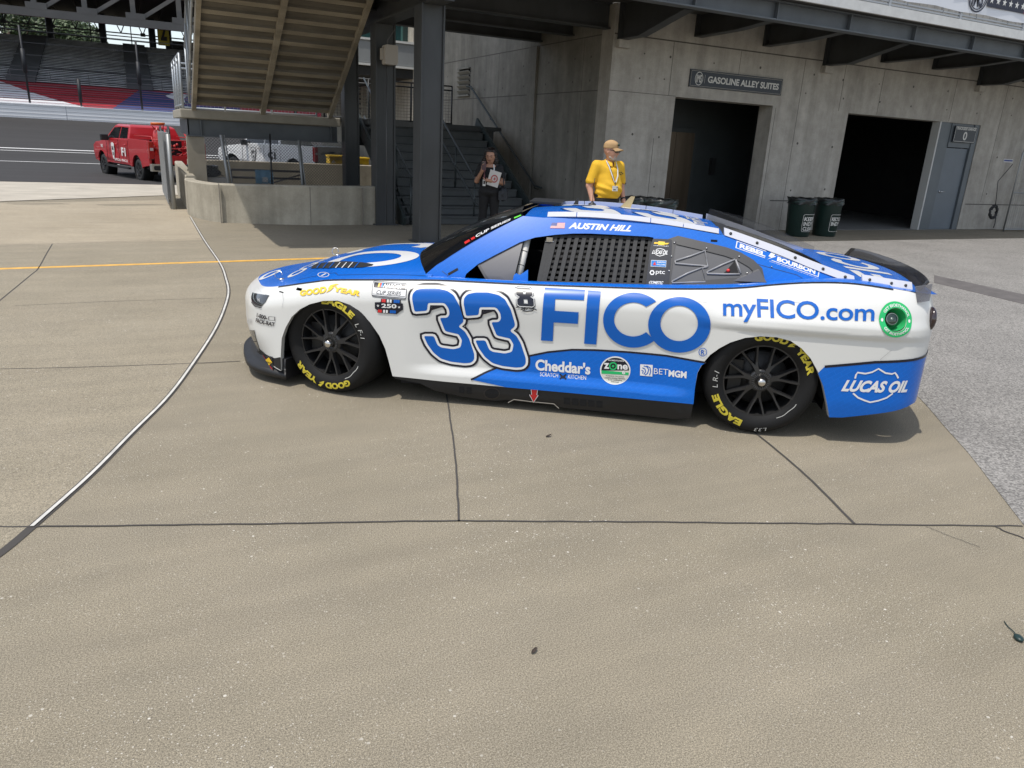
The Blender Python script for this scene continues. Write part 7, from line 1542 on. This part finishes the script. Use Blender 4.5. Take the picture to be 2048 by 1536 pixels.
yb_ = V(327, 76, 100.5); m = MB(); m.box((yb_.x-.6, 100.4, zC+.3), (yb_.x+.6, 100.5, zT+2)); yo = tag(m.build('tall_banner', mat('banner_yellow', (.62, .52, .06), .6), org=(yb_.x, 100.4, zC)), 'tall narrow yellow banner with black figures at the grandstand rear', 'banner')
m = MB(); flat(m, put(letters('2', .03)[:2], boxq(yb_.x-.3, zC+.8, yb_.x+.35, zC+2.9)), lambda a, b: (a, 100.37, b)); flat(m, put(letters('D', .03)[:2], boxq(yb_.x-.3, zC+3.6, yb_.x+.35, zC+5.2)), lambda a, b: (a, 100.37, b)); m.build('banner_lettering', bk if False else mat('mark_dark', (.02, .02, .02), .5), yo)
a = V(343, 80, 103); m = MB(); m.box((a.x, 103, zC-2), (a.x+30, 112, zT+1)); single(m, 'rear_block', mat('block_dark', (.06, .065, .075), .8, var=.3, vscale=.5), 'dark block of rooms behind the right end of the grandstand', 'building', (a.x, 103, zC))
# trees behind the stand
def tree(label, x, y, v, w_, h, seed, c):
    rnd = random.Random(seed); p = V(x, y, v); t = thing('broadleaf_tree', label, 'tree', (p.x, v, gz(v)), 'trees beyond the grandstand')
    b = Vector((p.x, v, gz(v))); top = p.z; m = MB(); m.tube([b, Vector((p.x+.3, v, top*.55)), Vector((p.x, v, top*.9))], [.45, .32, .1], 8)
    for k in range(7): a = rnd.random()*6.3; z0 = top*(.45+.4*rnd.random()); m.tube([Vector((p.x, v, z0)), Vector((p.x+math.cos(a)*w_*.35, v+math.sin(a)*w_*.35, z0+h*.2))], [.16, .05], 5)
    m.build('trunk', mat('bark', (.10, .075, .055), .9), t)
    m = MB(); cl = []
    for k in range(46):
        a = rnd.random()*6.283; q = rnd.random(); r = w_*.5*(.35+.65*math.sqrt(rnd.random()))*math.sin(math.pi*(.12+.80*q))**.6; cl.append((Vector((p.x+r*math.cos(a), v+r*math.sin(a), top-h*(1-q)*1.0)), w_*(.10+.09*rnd.random())))
    for c_, r_ in cl:
        for i in range(170):
            d_ = Vector((rnd.gauss(0, 1), rnd.gauss(0, 1), rnd.gauss(0, .8))).normalized()*r_*rnd.random()**.4; q = c_+d_; s = .16+.16*rnd.random(); e1 = Vector((rnd.gauss(0, 1), rnd.gauss(0, 1), rnd.gauss(0, 1))).normalized(); e2 = e1.orthogonal().normalized()
            m.add([q-e1*s, q+e2*s*.6, q+e1*s, q-e2*s*.6], [(0, 1, 2, 3)], rnd.choice((0, 0, 1)))
    m.build('crown', [mat('leaf_a_'+str(c), c, .6), mat('leaf_b_'+str(c), [q*.6 for q in c], .6)], t, fix=False)
tree('tall dark green tree at the left edge beyond the grandstand', 8, 14, 128, 15, 13, 1, (.055, .085, .03))
tree('dark bushy tree right of the tallest one beyond the grandstand', 52, 30, 130, 11, 11, 2, (.05, .085, .03))
tree('yellowish green tree beyond the grandstand behind the first column', 92, 40, 131, 10, 9, 3, (.10, .12, .035))
tree('mid green tree beyond the grandstand right of the first column', 124, 47, 127, 9, 8, 4, (.065, .10, .035))
tree('smallest rounded tree at the right end of the tree row', 154, 52, 129, 7.5, 7, 5, (.06, .095, .035))
# pavilion seen between the steel columns
pv = thing('far_pavilion', 'pale concrete pavilion with dark green glazing seen between the steel columns', 'building', (9, 27, 0))
vp_ = 27.; a = V(826, 150, vp_).x; b0 = V(700, 100, vp_).x
m = MB(); m.box((a, vp_, -.4), (a+.42, 42, 12)); m.build('pier_wall', node_wall('pavilion_concrete', (.36, .33, .28), (.50, .47, .41)), pv)
m = MB(); m.box((b0-3, vp_-.1, V(760, 128, vp_).z), (a, vp_+.5, V(760, 84, vp_).z)); m.build('fascia_band', mat('band_grey', (.25, .26, .26), .6, var=.1), pv)
m = MB(); zz = V(760, 83, vp_).z; m.box((b0-3, vp_-.14, zz), (a, vp_+.5, zz+.07)); m.box((b0-3, vp_-.14, V(760, 129, vp_).z-.07), (a, vp_+.5, V(760, 129, vp_).z)); m.build('band_trim', mat('band_white', (.6, .6, .57), .5), pv)
m = MB(); m.box((b0-3, vp_+.6, zz+.07), (a, vp_+.7, zz+3.5)); m.build('glazing', mat('glazing_green', (.012, .045, .045), .08, coat=.5), pv)
m = MB()
for k in range(9): x = b0-2.5+k*.9; m.beam((x, vp_+.56, zz), (x, vp_+.56, zz+3), .06, .06)
m.beam((b0-3, vp_+.56, zz+.9), (a, vp_+.56, zz+.9), .05, .05); m.build('mullion', mat('mullion_green', (.05, .12, .11), .4), pv)
m = MB(); zq = V(760, 129, vp_).z-.07; m.box((b0-3, vp_, zq-.3), (a, 45, zq)); m.build('soffit', mat('soffit_dark', (.03, .03, .03), .9), pv)
m = MB()
for k in range(6): m.beam((a-.02, vp_+7, zq-1.4+k*.2), (a-.02, vp_+9, zq-1.4+k*.2), .1, .05)
m.build('louvre', mat('louvre_dark', (.05, .05, .05), .6), pv)
# small litter on the slab
def leaf(label, x, y, s, rz, c):
    p = G(x, y); m = MB(); P = [[Vector((s*(i/4-1), s*.45*(j/4-1)*math.cos((i/4-1)*1.4), .004+s*.25*((j/4-1)**2)+s*.1*(i/4)**2)) for j in range(9)] for i in range(9)]
    m.grid(P, 0, True); m.tube([(s, 0, .006), (s*1.5, s*.1, .01)], s*.04, 5); o = m.build('dry_leaf', c); o.location = p; o.rotation_euler = (0, 0, rz); tag(o, label, 'leaf')
lfm = mat('leaf_brown', (.045, .032, .024), .8); leaf('small dry brown leaf on the slab below the middle of the car', 1068, 1305, .016, .5, lfm); leaf('dark flat leaf on the slab beside the rocker panel', 1097, 874, .020, .1, lfm)
p = G(2036, 1280); m = MB(); m.ball((0, 0, .010), (.016, .022, .010), 14, 8); m.tube([(0, .015, .010), (.004, .04, .008), (.002, .08, .005), (.006, .11, .005)], .002, 6); o = m.build('lost_plug', mat('plug_green', (.01, .03, .028), .4)); o.location = p; o.rotation_euler = (0, 0, R(-31)); tag(o, 'small dark plug with a thin wire lying at the right edge of the slab', 'plug')
